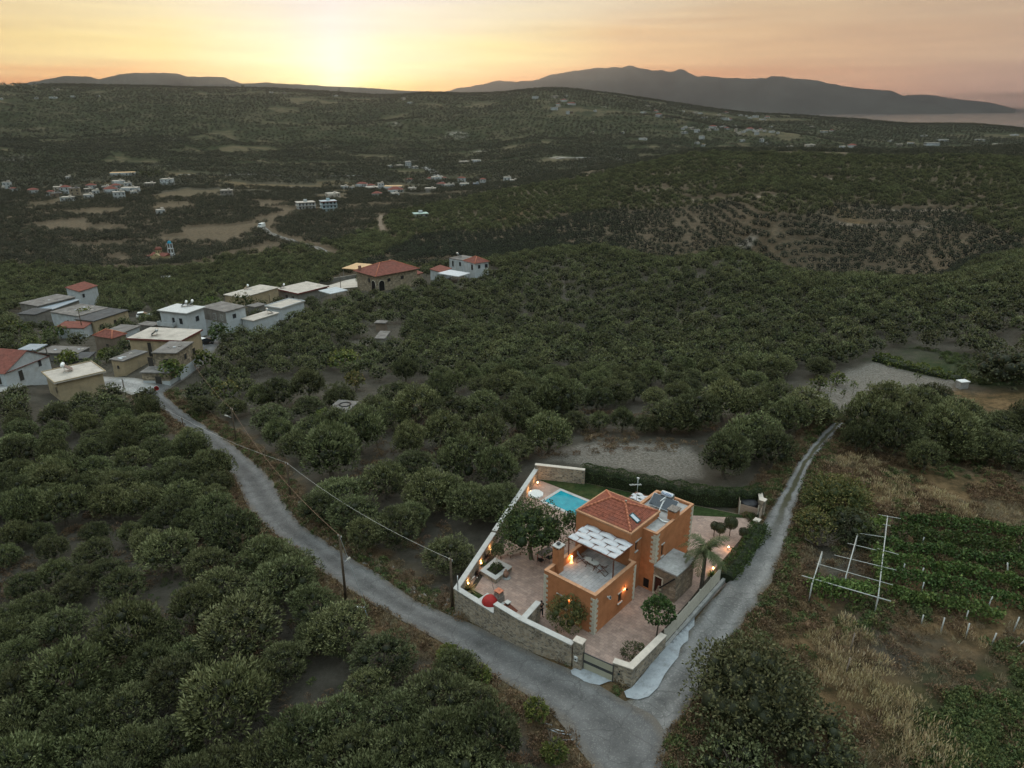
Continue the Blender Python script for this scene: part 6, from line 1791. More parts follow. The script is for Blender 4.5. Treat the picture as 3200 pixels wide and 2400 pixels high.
def hedge(name, pts, w, h, m, label, seed, dens=420, leaf=(0.14, 0.07), lumpy=0.15):
 global rng
 rng = np.random.default_rng(seed)
 p = resample(pts, 60)
 d = np.r_[0, np.cumsum(np.hypot(*np.diff(p, axis=0).T))]
 L = d[-1]
 n = int(L * dens * (h + w / 2) / 2.2)
 s = rng.uniform(0, L, n)
 cx = np.interp(s, d, p[:, 0]); cy = np.interp(s, d, p[:, 1])
 tx = np.gradient(p[:, 0], d); ty = np.gradient(p[:, 1], d)
 nx = -np.interp(s, d, ty); ny = np.interp(s, d, tx)
 a = rng.uniform(-0.35, math.pi + 0.35, n)
 lump = 1 + fbm(s * 1.3, a * 1.5, 3, seed) * lumpy * 4
 hs = h * (1 + fbm(s * 0.5, s * 0, 3, seed + 3) * lumpy * 2)
 ca, sa = np.cos(a), np.sin(a)
 ex = np.sign(ca) * np.abs(ca) ** 0.6 * w / 2 * lump; ez = np.where(sa > 0, np.abs(sa) ** 0.55, 0) * hs * 0.5 * lump + hs * 0.5 - np.where(sa <= 0, rng.uniform(0, 0.5, n) * hs, 0)
 ez = np.where(sa < 0.25, rng.uniform(0.02, 0.75, n) * hs, ez)
 P = np.stack([cx + nx * ex, cy + ny * ex, ez], -1)
 nr = np.stack([nx * ca, ny * ca, sa * 0.8 + 0.3], -1)
 V, F, T = leaf_quads(P, nr, leaf[0], leaf[1], 0.4 + fbm(s * 3, a * 3, 3, seed) * 0.9 + rng.normal(0, 0.16, n), 0.7)
 ox, oy = pts[0]
 V = V - np.array([ox, oy, 0])
 me = tri_mesh(name, V, F, T, m)
 t = empty(name, (ox, oy, 0), 0, label, 'hedge')
 o = bpy.data.objects.new('foliage', me); COL.objects.link(o); o.parent = t
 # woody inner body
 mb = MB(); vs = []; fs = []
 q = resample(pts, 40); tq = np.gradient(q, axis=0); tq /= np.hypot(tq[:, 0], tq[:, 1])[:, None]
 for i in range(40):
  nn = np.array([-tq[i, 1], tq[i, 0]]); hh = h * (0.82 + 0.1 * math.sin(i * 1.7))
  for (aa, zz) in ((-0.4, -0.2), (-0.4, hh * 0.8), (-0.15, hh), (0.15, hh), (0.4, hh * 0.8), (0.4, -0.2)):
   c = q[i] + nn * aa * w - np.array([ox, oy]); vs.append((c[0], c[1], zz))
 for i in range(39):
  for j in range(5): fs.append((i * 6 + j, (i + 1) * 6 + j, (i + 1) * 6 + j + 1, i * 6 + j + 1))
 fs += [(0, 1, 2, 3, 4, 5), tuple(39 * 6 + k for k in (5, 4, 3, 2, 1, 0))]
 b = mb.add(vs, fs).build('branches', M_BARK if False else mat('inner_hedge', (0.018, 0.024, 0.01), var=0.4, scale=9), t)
 return t
hedge('garden_hedge', [(8.0, 72.3), (14, 69.7), (20, 67.2), (25.0, 66.9), (27.0, 67.4)], 1.3, 1.95, M_BROAD, 'long dark green clipped hedge at the back of the lawn', 41)
hedge('garden_hedge', [(25.0, 61.4), (23.4, 59.0), (21.3, 55.8), (19.3, 53.2)], 1.5, 1.15, M_BROAD, 'rough green spreading hedge along the gravel road beyond the slat fence', 42, leaf=(0.2, 0.07), lumpy=0.3)
def spiky_plant(x, y, z, r, n, m, label, w=0.05, seed=1, name='spiky_plant', cat='plant', arch=0.6):
 rr = random.Random(seed)
 vs, fs, T = [], [], []
 for k in range(n):
  a = rr.uniform(0, 6.28); L = r * rr.uniform(0.7, 1.15); e = rr.uniform(0.35, 1.25)
  base = len(vs)
  dx, dy = math.cos(a), math.sin(a)
  for i in range(5):
   t = i / 4
   h = math.sin(e) * L * t - arch * L * t * t * math.cos(e) * 0.6
   d = math.cos(e) * L * t + 0.03
   ww = w * (1 - t ** 1.6) + 0.003
   vs += [(d * dx - dy * ww, d * dy + dx * ww, h), (d * dx + dy * ww, d * dy - dx * ww, h)]
   T += [0.2 + 0.6 * t + rr.uniform(-.15, .15)] * 2
  for i in range(4): b = base + 2 * i; fs.append((b, b + 1, b + 3, b + 2))
 me = mesh_from_arrays(name, np.array(vs), np.array(fs), [m], attrs={'tone': ('POINT', np.clip(T, 0, 1))})
 o = bpy.data.objects.new(name, me); COL.objects.link(o); o.location = (x, y, z)
 return tag(o, label, cat)
M_STRIPE = leaf_mat('yellow_striped_leaves', (0.06, 0.07, 0.02), (0.2, 0.17, 0.06), (0.42, 0.33, 0.14), rnd=0.05)
M_PURPLE = leaf_mat('purple_black_leaves', (0.012, 0.01, 0.01), (0.035, 0.026, 0.024), (0.08, 0.06, 0.05), rnd=0.05)
x, y = c1_(225, 895); spiky_plant(x, y, 0.03, 1.15, 90, M_STRIPE, 'yellow striped spiky plant in the left corner of the yard', seed=3)
x, y = c1_(275, 800); spiky_plant(x, y, 0.03, 0.9, 45, M_PURPLE, 'dark arching spiky plant between the planter and the left wall', seed=4)
x, y = c1_(340, 690); spiky_plant(x, y, 0.03, 1.0, 60, M_PURPLE, 'dark upright spiky plant by the left wall behind the planter', seed=5, arch=0.2)
x, y = c1_(312, 735); spiky_plant(x, y, 0.03, 0.55, 60, M_BROAD, 'low green spiky plant beside the nearest wall lamp', seed=6)
x, y = z2(490, 1260); spiky_plant(x, y, 0.03, 0.6, 60, M_VINE, 'green spiky plant at the foot of the fence beside the palm', seed=7)
rr_ = random.Random(9)
mb = MB()
for k in range(26):
 a, r_ = rr_.uniform(0, 6.28), rr_.uniform(0, 0.3)
 mb.lathe([(0.01, -0.03), (0.07, 0), (0.05, 0.05), (0.01, 0.06)], 6, M=Matrix.Translation((r_ * math.cos(a) * 1.4, r_ * math.sin(a), 0.03 + rr_.uniform(0, .04))))
x, y = c1_(255, 818); o = mb.build('white_pebbles', WHITE_PAINT); o.location = (x, y, 0.03); tag(o, 'patch of white pebbles at the foot of the dark spiky plant', 'pebbles'); o['kind'] = 'stuff'
def palm():
 x, y = gz(1350 + 1690 * .4973, 1400 + 905 * .4973, 0.1)
 t = empty('palm_tree', (x, y, 0), 0, 'tall feathery palm tree between the stone hut and the gravel road', 'palm')
 H = 4.2
 pr = []
 for i in range(26):
  z = -0.2 + (H + 0.2) * i / 25
  pr.append((0.19 - 0.05 * i / 25 + (0.02 if i % 2 else 0.0), z))
 MB().lathe(pr, 12).build('trunk', M_PALMBARK, t)
 MB().lathe([(0.14, H - 0.25), (0.27, H), (0.24, H + 0.3), (0.12, H + 0.6), (0.03, H + 0.8)], 12).build('crown_shaft', mat('palm_sheath', (0.16, 0.13, 0.08), var=0.3, scale=9), t)
 rr = random.Random(5)
 for k in range(22):
  az = 2.4 * k; el = R([78, 60, 45, 30, 15, 2, -12][k % 7] + rr.uniform(-6, 6)); L = rr.uniform(2.2, 2.9)
  vs, fs, T = [], [], []
  pts = []
  p = Vector((0, 0, H + 0.25)); e = el
  N_ = 14
  for i in range(N_ + 1):
   pts.append(p.copy())
   p = p + Vector((math.cos(az) * math.cos(e), math.sin(az) * math.cos(e), math.sin(e))) * (L / N_)
   e -= R(7.5 + rr.uniform(-1, 1.5))
  side = Vector((-math.sin(az), math.cos(az), 0))
  for i in range(1, N_ + 1):
   for sub in range(3):
    q = pts[i - 1].lerp(pts[i], sub / 3); d = (pts[i] - pts[i - 1]).normalized()
    tt = (i + sub / 3) / N_
    ll = 0.62 * math.sin(math.pi * min(1, 0.12 + 0.85 * tt)) ** 0.6
    for s in (-1, 1):
     dirv = (side * s * 0.75 + d * 0.55 + Vector((0, 0, rr.uniform(-0.55, 0.05)))).normalized()
     w = d * 0.022
     b = len(vs)
     e1 = q + dirv * ll * 0.6; e2 = q + dirv * ll + Vector((0, 0, -0.14 * ll))
     vs += [tuple(q - w), tuple(q + w), tuple(e1 + w), tuple(e2), tuple(e1 - w)]
     fs.append((b, b + 1, b + 2, b + 4)); fs.append((b + 4, b + 2, b + 3, b + 3))
     tn = (0.42 if el > 0 else 0.8) + rr.uniform(-.15, .15)
     T += [tn] * 5
  # midrib
  for i in range(N_):
   b = len(vs); w1 = side * (0.03 * (1 - i / N_) + 0.006); w2 = side * (0.03 * (1 - (i + 1) / N_) + 0.006)
   vs += [tuple(pts[i] - w1), tuple(pts[i] + w1), tuple(pts[i + 1] + w2), tuple(pts[i + 1] - w2)]; fs.append((b, b + 1, b + 2, b + 3)); T += [0.75] * 4
  me = tri_mesh('frond', np.array(vs), np.array(fs), np.clip(T, 0, 1), M_PALM)
  o = bpy.data.objects.new('frond', me); COL.objects.link(o); o.parent = t
palm()
BARE = []
# ------------------------------------------------------------------ the village on the slope and the far valley
W_WHITE = mat('village_white_render', (0.44, 0.46, 0.48), var=0.1, scale=0.9, stain=(0.3, 0.28, 0.25), stain_scale=0.5, stain_amt=0.5)
W_BEIGE = mat('village_beige_render', (0.36, 0.28, 0.18), var=0.15, scale=0.8, stain=(0.2, 0.17, 0.13), stain_scale=0.5, stain_amt=0.6)
W_STONE = stone_mat('village_stone', (0.3, 0.25, 0.19), (0.27, 0.23, 0.18), 2.0, bump=0.3)
W_GREY = mat('village_grey_render', (0.2, 0.185, 0.165), var=0.2, scale=0.8, stain=(0.1, 0.09, 0.08), stain_scale=0.5, stain_amt=0.6)
W_BROWN = mat('village_brown_block', (0.17, 0.13, 0.1), var=0.2, scale=0.8)
R_CREAM = mat('cream_flat_roof', (0.45, 0.4, 0.35), var=0.12, scale=0.6, stain=(0.22, 0.19, 0.16), stain_scale=0.35, stain_amt=0.6)
R_GREY = mat('grey_flat_roof', (0.17, 0.155, 0.145), var=0.25, scale=0.6, stain=(0.08, 0.075, 0.065), stain_scale=0.4, stain_amt=0.7)
R_DARK = mat('dark_sheet_roof', (0.075, 0.075, 0.078), var=0.25, scale=0.7)
R_BLUE = mat('bluish_metal_roof', (0.25, 0.29, 0.33), var=0.12, scale=0.8, rough=0.5)
R_RED = mat('village_red_tiles', (0.17, 0.055, 0.04), var=0.3, scale=1.5, stain=(0.14, 0.06, 0.045), stain_scale=0.6, stain_amt=0.7, bump=0.6, bump_scale=6)
R_TAN = mat('tan_canopy', (0.55, 0.36, 0.2), var=0.1)
DARKWIN = mat('dark_window', (0.03, 0.03, 0.033), var=0.2, rough=0.3)
cA = lambda a, b: (a / 4.74, 900 + b / 4.74)
cB = lambda a, b: (300 + a / 5.53, 1000 + b / 5.53)
cC = lambda a, b: (450 + a / 4.916, 900 + b / 4.916)
cD = lambda a, b: (1000 + a / 3.687, 750 + b / 3.687)
cE = lambda a, b: (400 + a / 3.16, 780 + b / 3.16)
c5 = lambda a, b: (a / 3.16, 780 + b / 3.16)
cF = lambda a, b: (900 + a / 4.1475, 1150 + b / 4.1475)
def vhouse(name, f, A, B, C_, h, wall, roof, label, cat='house', kind='flat', rh=1.5, wins=(), fascia=None, over=0.25, base=None, slabs=0, skew=False, legs=False, parapet=0.0):
 """house from three surveyed roof corners: A nearest, B at the far end of the right face, C of the left face"""
 xa, ya = hit_h(*f(*A), h)
 z0 = ground(xa, ya); zr = z0 + h
 xb, yb = gz(*f(*B), zr); xc, yc = gz(*f(*C_), zr)
 e1 = Vector((xb - xa, yb - ya)); e2 = Vector((xc - xa, yc - ya))
 L1 = e1.length; ux = e1.normalized(); uy = Vector((-ux.y, ux.x))
 L2 = max(2.0, abs(e2.dot(uy)))
 zmin = min(ground(xa, ya), ground(xb, yb), ground(xc, yc), ground(xb + xc - xa, yb + yc - ya)) - 0.6
 t = empty(name, (xa, ya, 0), math.atan2(ux.y, ux.x), label, cat)
 t.location.z = z0
 lo = zmin - z0
 if legs:
  for a in (0.1, L1 - 0.1):
   for b in (0.1, L2 - 0.1): MB().box(a - .08, a + .08, b - .08, b + .08, lo, h).build('post', W_GREY, t)
 else:
  wm = MB().box(0, L1, 0, L2, lo, h).build('walls', wall, t)
  if base: MB().box(-0.02, L1 + 0.02, -0.02, L2, lo, base[0]).build('base_band', base[1], t)
 for k, (face, s0, s1, za, zb, kind_) in enumerate(wins):
  w = MB(); g = MB()
  sm = (s0 + s1) / 2
  if face == 'f':
   for bx in ((s0 - .07, s0, -0.06, 0.02, za, zb), (s1, s1 + .07, -0.06, 0.02, za, zb), (s0 - .07, s1 + .07, -0.06, 0.02, zb, zb + .08), (s0 - .07, s1 + .07, -0.08, 0.02, za - .08, za)): w.box(*bx)
   g.box(s0, s1, -0.025, 0.01, za, zb)
  else:
   for bx in ((-0.06, 0.02, s0 - .07, s0, za, zb), (-0.06, 0.02, s1, s1 + .07, za, zb), (-0.06, 0.02, s0 - .07, s1 + .07, zb, zb + .08), (-0.08, 0.02, s0 - .07, s1 + .07, za - .08, za)): w.box(*bx)
   g.box(-0.025, 0.01, s0, s1, za, zb)
  nm = 'window' if kind_ == 'w' else 'door'
  o_ = g.build(nm, DARKWIN if kind_ == 'w' else DARK_WOOD, t); w.build('frame', wall, o_)
 v = over
 if kind == 'flat':
  MB().box(-v, L1 + v, -v, L2 + v, h + 0.002, h + 0.2).build('roof', roof, t)
  if fascia: MB().box(-v - .03, L1 + v, -v - .03, -v - 0.002, h - .1, h + .25).box(-v - .03, -v - .002, -v, L2 + v, h - .1, h + .25).build('fascia', fascia, t)
  if parapet:
   MB().box(-v, L1 + v, -v, -v + .15, h + .2, h + .2 + parapet).box(-v, -v + .15, -v + .15, L2 + v, h + .2, h + .2 + parapet).box(L1 + v - .15, L1 + v, -v + .15, L2 + v, h + .2, h + .2 + parapet).box(-v + .15, L1 + v - .15, L2 + v - .15, L2 + v, h + .2, h + .2 + parapet).build('parapet', wall, t)
 elif kind in ('hip', 'gable', 'gable2', 'mono'):
  x0, x1, y0, y1 = -v, L1 + v, -v, L2 + v
  a, b, c, d = (x0, y0, h + .01), (x1, y0, h + .01), (x1, y1, h + .01), (x0, y1, h + .01)
  mb = MB()
  if kind == 'hip':
   m = min(L1, L2) / 2
   if L1 > L2: r0, r1 = (x0 + m + v, (y0 + y1) / 2, h + rh), (x1 - m - v, (y0 + y1) / 2, h + rh)
   else: r0, r1 = ((x0 + x1) / 2, y0 + m + v, h + rh), ((x0 + x1) / 2, y1 - m - v, h + rh)
   if L1 > L2: fs = [(0, 1, 5, 4), (1, 2, 5), (2, 3, 4, 5), (3, 0, 4)]
   else: fs = [(0, 1, 4), (1, 2, 5, 4), (2, 3, 5), (3, 0, 4, 5)]
   mb.add([a, b, c, d, r0, r1], fs + [(3, 2, 1, 0)])
   mb.build('roof', roof, t)
   rr = MB()
   for p in ((a, r0), (b, r1 if L1 > L2 else r0), (c, r1), (d, r0 if L1 > L2 else r1), (r0, r1)): rr.tube([Vector(p[0]) + Vector((0, 0, .03)), Vector(p[1]) + Vector((0, 0, .03))], 0.12, 6)
   rr.build('ridge_tiles', RIDGE, t)
  elif kind == 'gable':     # ridge along y, gable wall on the AB face
   r0, r1 = (L1 * 0.55, y0, h + rh), (L1 * 0.55, y1, h + rh)
   mb.add([a, b, c, d, r0, r1], [(0, 4, 5, 3), (4, 1, 2, 5), (0, 3, 2, 1)]); mb.build('roof', roof, t).modifiers.new('t', 'SOLIDIFY').thickness = 0.12
   MB().add([(0, 0, h), (L1, 0, h), (L1 * .55, 0, h + rh - .1), (0, 0.3, h), (L1, 0.3, h), (L1 * .55, 0.3, h + rh - .1)], [(0, 1, 2), (3, 5, 4), (0, 2, 5, 3), (1, 4, 5, 2)]).build('gable_wall', wall, t)
  else:                      # mono pitch rising away from A-B
   r = h + rh
   mb.add([a, b, (x1, y1, r), (x0, y1, r), (x0, y0, h + .15), (x1, y0, h + .15), (x1, y1, r + .15), (x0, y1, r + .15)], [(0, 3, 2, 1), (4, 5, 6, 7), (0, 1, 5, 4), (1, 2, 6, 5), (2, 3, 7, 6), (3, 0, 4, 7)]); mb.build('roof', roof, t)
   MB().add([(0, 0, h), (L1, 0, h), (L1, L2, h), (0, L2, h), (0, L2, r), (L1, L2, r)], [(0, 4, 3), (1, 2, 5), (3, 4, 5, 2)]).build('upper_wall', wall, t)
 if slabs:
  q = random.Random(slabs)
  for k in range(slabs):
   w_ = q.uniform(.3, 1.1)
   xx, yy = q.uniform(0.5, L1 - 1.5), q.uniform(0.5, L2 - 1)
   pl = MB().box(0, w_, 0, q.uniform(.2, .6), 0, .05 + .06 * q.random()).build('loose_slab', q.choice([W_WHITE, R_CREAM, W_GREY]), None)
   pw = t.matrix_basis @ Vector((xx, yy, h + .201))
   pl.location = pw; pl.rotation_euler = (0, 0, q.uniform(0, 3))
   tag(pl, 'pale loose slab lying on a village roof', 'slab', 'loose slabs left on the flat roofs')
 cx = (xa * 0 + (xb + xc) / 2); cy = (yb + yc) / 2
 for i in range(3):
  for j in range(3):
   px = xa + ux.x * L1 * i / 2 + uy.x * L2 * j / 2; py = ya + ux.y * L1 * i / 2 + uy.y * L2 * j / 2
   EXCL.append((px, py, 3.2 + max(L1, L2) / 5))
 # keep the grove from hiding its camera-facing walls
 EXCL.append((xa * 0.975, ya * 0.975, 4.0))
 t['dims'] = 0
 del t['dims']
 return t, L1, L2, h, z0
def roof_heater(H, fx, fy, rz, label, s=1.0, white=False):
 t, L1, L2, h, z0 = H
 w = Matrix.Translation(t.location) @ Matrix.Rotation(t.rotation_euler.z, 4, 'Z') @ Vector((L1 * fx, L2 * fy, h + .22))
 o = solar_heater(w.x, w.y, w.z, t.rotation_euler.z + rz, label, s, panels=1, parent_frame=False, tank_m=WHITE_PAINT if white else None)
 o['group'] = 'solar heaters on the village roofs'
 return o
H1 = vhouse('village_house', cB, (1385, 580), (1660, 395), (985, 575), 5.4, W_STONE, R_GREY, 'old beige stone house with a weathered flat roof beside the road junction', wins=[('f', 2.6, 3.4, 3.2, 4.3, 'w'), ('f', 6.0, 6.9, 3.0, 4.3, 'w'), ('s', 1.5, 2.6, 3.0, 4.3, 'w'), ('s', 4.6, 5.6, 2.8, 4.6, 'd')], base=(2.1, W_WHITE), slabs=3)
vhouse('village_annex', cB, (1250, 930), (1415, 805), (830, 885), 2.5, W_STONE, R_GREY, 'low ruined annex with a grey slab roof and dark doorway at the road junction', wins=[('s', 1.5, 2.6, 0.0, 1.9, 'd')], base=(1.0, W_WHITE), slabs=3)
H2 = vhouse('village_house', cB, (1460, 365), (1800, 185), (620, 300), 4.6, W_BEIGE, R_CREAM, 'long beige house with a wide cream flat roof carrying a solar heater', wins=[('s', 6.5, 7.3, 0.8, 4.0, 'd')], fascia=mat('dull_red_fascia', (0.16, 0.05, 0.04)), over=0.35)
vhouse('village_house', cB, (470, 720), (870, 560), (205, 708), 2.9, W_BEIGE, R_GREY, 'low cream walled ruin with patched grey roof left of the stone house', wins=[('s', 1.2, 1.8, 1.2, 1.9, 'w')], slabs=5)
H4 = vhouse('village_house', cC, (650, 395), (910, 300), (190, 365), 6.0, W_WHITE, mat('white_flat_roof', (0.52, 0.51, 0.5), var=0.08), 'white two storey house with twin solar heaters on its flat roof', wins=[('s', 1.4, 2.3, 3.3, 4.7, 'w'), ('s', 3.6, 4.3, 3.3, 4.7, 'w'), ('f', 2.5, 3.6, 3.4, 4.6, 'w'), ('s', 1.4, 2.4, 0.5, 1.8, 'w'), ('s', 4.4, 5.4, 0.0, 2.1, 'd')], over=0.4)
H5 = vhouse('village_house', cC, (1250, 375), (1550, 290), (920, 290), 5.3, W_WHITE, R_GREY, 'tall house with a dark unpainted upper floor and white lower floor', wins=[('f', 1.8, 2.8, 3.3, 4.4, 'w'), ('s', 1.2, 1.8, 3.2, 4.4, 'w'), ('s', 3.6, 4.6, 3.1, 4.4, 'w'), ('s', 1.8, 2.6, 0.0, 2.0, 'd')])
t, L1, L2, h, z0 = H5
MB().box(-0.05, -0.002, 0, L2, 2.5, 5.29).build('upper_render', W_GREY, t)
H7 = vhouse('village_house', cC, (1680, 512), (2060, 390), (1435, 500), 3.0, W_WHITE, R_CREAM, 'low house with a pale sloping edged flat roof half hidden by trees')
vhouse('village_house', cE, (1510, 590), (1735, 515), (1375, 560), 3.0, W_WHITE, R_CREAM, 'low white house with pale flat roof in front of the maroon edged roof', parapet=0.2)
H9 = vhouse('village_house', cE, (1680, 435), (1965, 365), (1475, 390), 3.3, W_GREY, R_CREAM, 'grey house with flat roof and a broad maroon fascia', fascia=mat('maroon_fascia', (0.17, 0.05, 0.045)), wins=[('s', 2, 3, 0, 2.1, 'd'), ('s', 5, 6.2, .9, 2.1, 'w')], over=0.5)
H10 = vhouse('village_house', cE, (1130, 478), (1480, 378), (930, 455), 3.0, W_BEIGE, R_CREAM, 'rambling low house with cream patched roof behind the rounded yellow green tree', wins=[('f', 1, 2, 0, 2.1, 'd')], slabs=4)
vhouse('carport', cE, (2000, 442), (2160, 405), (1915, 405), 2.6, W_WHITE, W_WHITE, 'white framed open carport roof below the red roofed villa', cat='carport', legs=True)
vhouse('shed', cE, (1250, 575), (1355, 545), (1165, 560), 2.4, W_GREY, R_GREY, 'small grey roofed shed between the village houses', cat='shed')
H12 = vhouse('village_villa', cD, (645, 418), (1115, 328), (430, 352), 5.2, W_STONE, R_RED, 'large stone villa with arches under a broad red hipped roof', kind='hip', rh=2.6, over=0.7, wins=[('s', 3.3, 4.3, 2.6, 4.0, 'w'), ('f', 4, 5.2, 2.8, 3.8, 'w'), ('f', 9, 10.2, 2.8, 3.8, 'w')])
t, L1, L2, h, z0 = H12
for (face, s) in (('s', 1.6), ('f', 1.8)):
 pts = [(-1.0, 0.4)] + [(-1.0 * math.cos(R(k)), 2.6 + 1.0 * math.sin(R(k))) for k in range(0, 181, 20)] + [(1.0, 0.4)]
 a = MB(); b_ = MB()
 if face == 's': Mx = Matrix.Translation((-0.03, s, 0)) @ Matrix.Rotation(R(90), 4, 'Z') @ Matrix.Rotation(R(90), 4, 'X')
 else: Mx = Matrix.Translation((s, -0.03, 0)) @ Matrix.Rotation(R(90), 4, 'X')
 b_.prism(pts, -0.03, 0.03, M=Mx)
 ob = b_.build('arch_opening', BLACK, t)
 a.tube([tuple(Mx @ Vector((p[0] * 1.08, p[1] + .02, 0.03))) for p in pts], 0.1, 6).build('arch_surround', QUOIN, ob)
for (fx, fy) in ((0.02, 0.85), (0.8, 0.92)):
 c = MB().box(-.35, .35, -.35, .35, 4.5, 7.0).build('chimney', mat('brick_chimney', (0.25, 0.13, 0.1)), t); c.location = (L1 * fx, L2 * fy, 0)
vhouse('village_annex', cD, (1040, 418), (1180, 382), (985, 372), 2.9, W_STONE, R_RED, 'small red roofed annex at the right end of the large villa', kind='mono', rh=0.9)
vhouse('canopy', cD, (430, 345), (590, 284), (315, 310), 3.0, W_STONE, R_TAN, 'flat tan canopy lit by the sunset left of the large villa', cat='canopy', legs=True)
H13 = vhouse('village_house', cD, (1785, 272), (1940, 247), (1655, 238), 5.0, W_WHITE, R_RED, 'small two storey white house with a red hipped roof on the ridge', kind='hip', rh=1.6, over=0.35, wins=[('f', 1.2, 2.2, 3.1, 4.3, 'w'), ('f', 4.0, 5.2, 3.0, 4.3, 'w'), ('s', 1.0, 2.2, 2.6, 4.4, 'd')])
H13b = vhouse('village_annex', cD, (1650, 241), (1800, 205), (1535, 203), 4.6, W_WHITE, R_GREY, 'white flat roofed wing left of the small red roofed house', wins=[('s', 1.0, 2.0, 2.6, 4.0, 'w'), ('s', 4.5, 5.3, 2.0, 4.0, 'd')], over=0.1)
vhouse('village_annex', cD, (1400, 378), (1512, 330), (1320, 345), 2.7, W_WHITE, R_RED, 'low red tiled outbuilding below the white wing', kind='mono', rh=0.8)
vhouse('canopy', cD, (1590, 425), (1720, 386), (1412, 374), 2.4, W_WHITE, CANVAS, 'bright white sheet roof in front of the small red roofed house', cat='canopy', legs=True)
H14 = vhouse('village_house', cA, (65, 1275), (720, 1010), (-320, 1130), 2.6, W_WHITE, R_RED, 'white gabled house with long red tiled slope at the left edge', kind='gable', rh=2.6, wins=[('f', 2.6, 3.5, 0.2, 2.1, 'd'), ('f', 7.0, 7.7, 1.4, 2.6, 'w'), ('s', 1.0, 1.8, .5, 2.0, 'd')])
vhouse('canopy', cA, (520, 925), (680, 850), (320, 905), 3.9, W_WHITE, R_BLUE, 'pale blue metal canopy beside the white gabled house', cat='canopy', legs=True)
H15 = vhouse('village_house', cA, (840, 1408), (1515, 1250), (545, 1290), 3.5, W_BEIGE, R_CREAM, 'beige house with a cream flat roof and a tilted solar heater at the lane', wins=[('s', 0.8, 1.6, 1.2, 2.4, 'w')], over=0.5, parapet=0.15)
H16 = vhouse('village_house', cA, (1660, 748), (1860, 682), (1310, 728), 3.3, W_BROWN, R_RED, 'small brown walled house with a worn red hipped roof', kind='hip', rh=1.2, wins=[('s', 1.5, 2.4, 0.3, 1.8, 'd'), ('f', 1.5, 2.4, 1.0, 2.0, 'w')])
vhouse('village_annex', cA, (1830, 665), (2060, 570), (1620, 625), 2.8, W_WHITE, R_GREY, 'low grey roofed building with white wall behind the worn red roof')
vhouse('village_house', cA, (1160, 425), (1600, 300), (735, 365), 3.5, W_WHITE, R_GREY, 'wide grey flat roofed building strewn with pale slabs', wins=[('s', 1, 1.8, 0, 2, 'd'), ('s', 4, 4.8, .8, 2, 'w')], slabs=14)
vhouse('village_house', cA, (1385, 500), (1890, 335), (1200, 440), 3.3, W_BEIGE, R_DARK, 'long house with a dark sheet roof and beige wall behind the tilted pole', wins=[('f', 1.5, 2.6, 0.9, 2.0, 'w'), ('f', 6, 6.8, 0, 2, 'd')])
vhouse('village_annex', cA, (1235, 600), (1360, 512), (940, 552), 2.5, W_WHITE, R_RED, 'small red roofed porch house with a little white panel on its roof', kind='mono', rh=0.5)
vhouse('shed', cA, (755, 332), (1165, 182), (590, 290), 3.0, W_GREY, R_BLUE, 'long shed with a bluish metal roof at the village edge', cat='shed')
vhouse('shed', cA, (560, 275), (1105, 140), (270, 235), 3.6, W_GREY, R_GREY, 'long brownish grey roofed shed behind the bluish metal roof', cat='shed', slabs=3)
vhouse('shed', cA, (520, 400), (750, 320), (380, 350), 2.8, W_GREY, R_DARK, 'dark roofed open barn left of the slab strewn building', cat='shed')
vhouse('village_house', c5, (780, 418), (957, 360), (723, 392), 5.2, W_WHITE, R_RED, 'two storey white house with a red pitched roof at the top left of the village', kind='mono', rh=1.2, wins=[('f', 1, 2, 3, 4.2, 'w')])
vhouse('village_ruin', cA, (1130, 985), (1320, 890), (700, 905), 2.2, W_GREY, R_GREY, 'sunken grey roofed ruin in the middle of the village', cat='ruin', slabs=4)
vhouse('village_ruin', cA, (1290, 1050), (1400, 960), (1060, 1010), 1.6, W_GREY, R_DARK, 'low dark roofed ruin beside the orange tree in the village', cat='ruin')
vhouse('village_ruin', cB, (990, 110), (1120, 60), (720, 90), 2.4, W_GREY, R_GREY, 'grey block outbuilding left of the white two storey house', cat='outbuilding')
H20 = vhouse('grove_hut', cF, (700, 640), (910, 450), (440, 615), 2.3, W_STONE, R_GREY, 'square stone hut with a flat roof holding a coil of black pipe', cat='hut', over=0.12)
t, L1, L2, h, z0 = H20
mb = MB()
for k in range(5): mb.tube([((.75 + .05 * k) * math.cos(R(a)), (.75 + .05 * k) * math.sin(R(a)), .04 + .03 * (k % 2)) for a in range(0, 361, 20)], 0.03, 5, cap=False)
mb.tube([(-.9, 0, .04), (-1.6, -.9, .04), (-1.2, -2.2, .04)], 0.03, 5)
ob = mb.build('pipe_coil', BLACK); ob.location = t.matrix_basis @ Vector((L1 * .72, L2 * .45, h + .21)); tag(ob, 'coil of black irrigation pipe on the grove hut roof', 'pipe coil')
vhouse('shed', cD, (745, 965), (770, 940), (630, 965), 2.2, W_BROWN, R_GREY, 'tiny brown brick shed in a gap of the central grove', cat='shed')
vhouse('shed', cD, (740, 1140), (800, 1060), (680, 1135), 1.3, W_GREY, R_GREY, 'low grey lean-to just below the tiny brick shed', cat='shed')
roof_heater(H2, 0.3, 0.62, R(-60), 'solar heater on the wide cream roof beside a timber frame')
roof_heater(H4, 0.75, 0.55, R(-50), 'left one of the twin solar heaters on the white house', white=True)
roof_heater(H4, 0.95, 0.45, R(-50), 'right one of the twin solar heaters on the white house', white=True)
roof_heater(H15, 0.42, 0.65, R(160), 'tilted white solar heater on the cream roof by the lane', 1.15, white=True)
roof_heater(H7, 0.8, 0.3, R(150), 'solar heater on the pale roof half hidden by trees')
roof_heater(H9, 0.1, 0.9, R(-40), 'solar heater on the maroon edged roof', white=True)
roof_heater(H10, 0.55, 0.9, R(-40), 'solar heater on the cream patched roof', white=True)
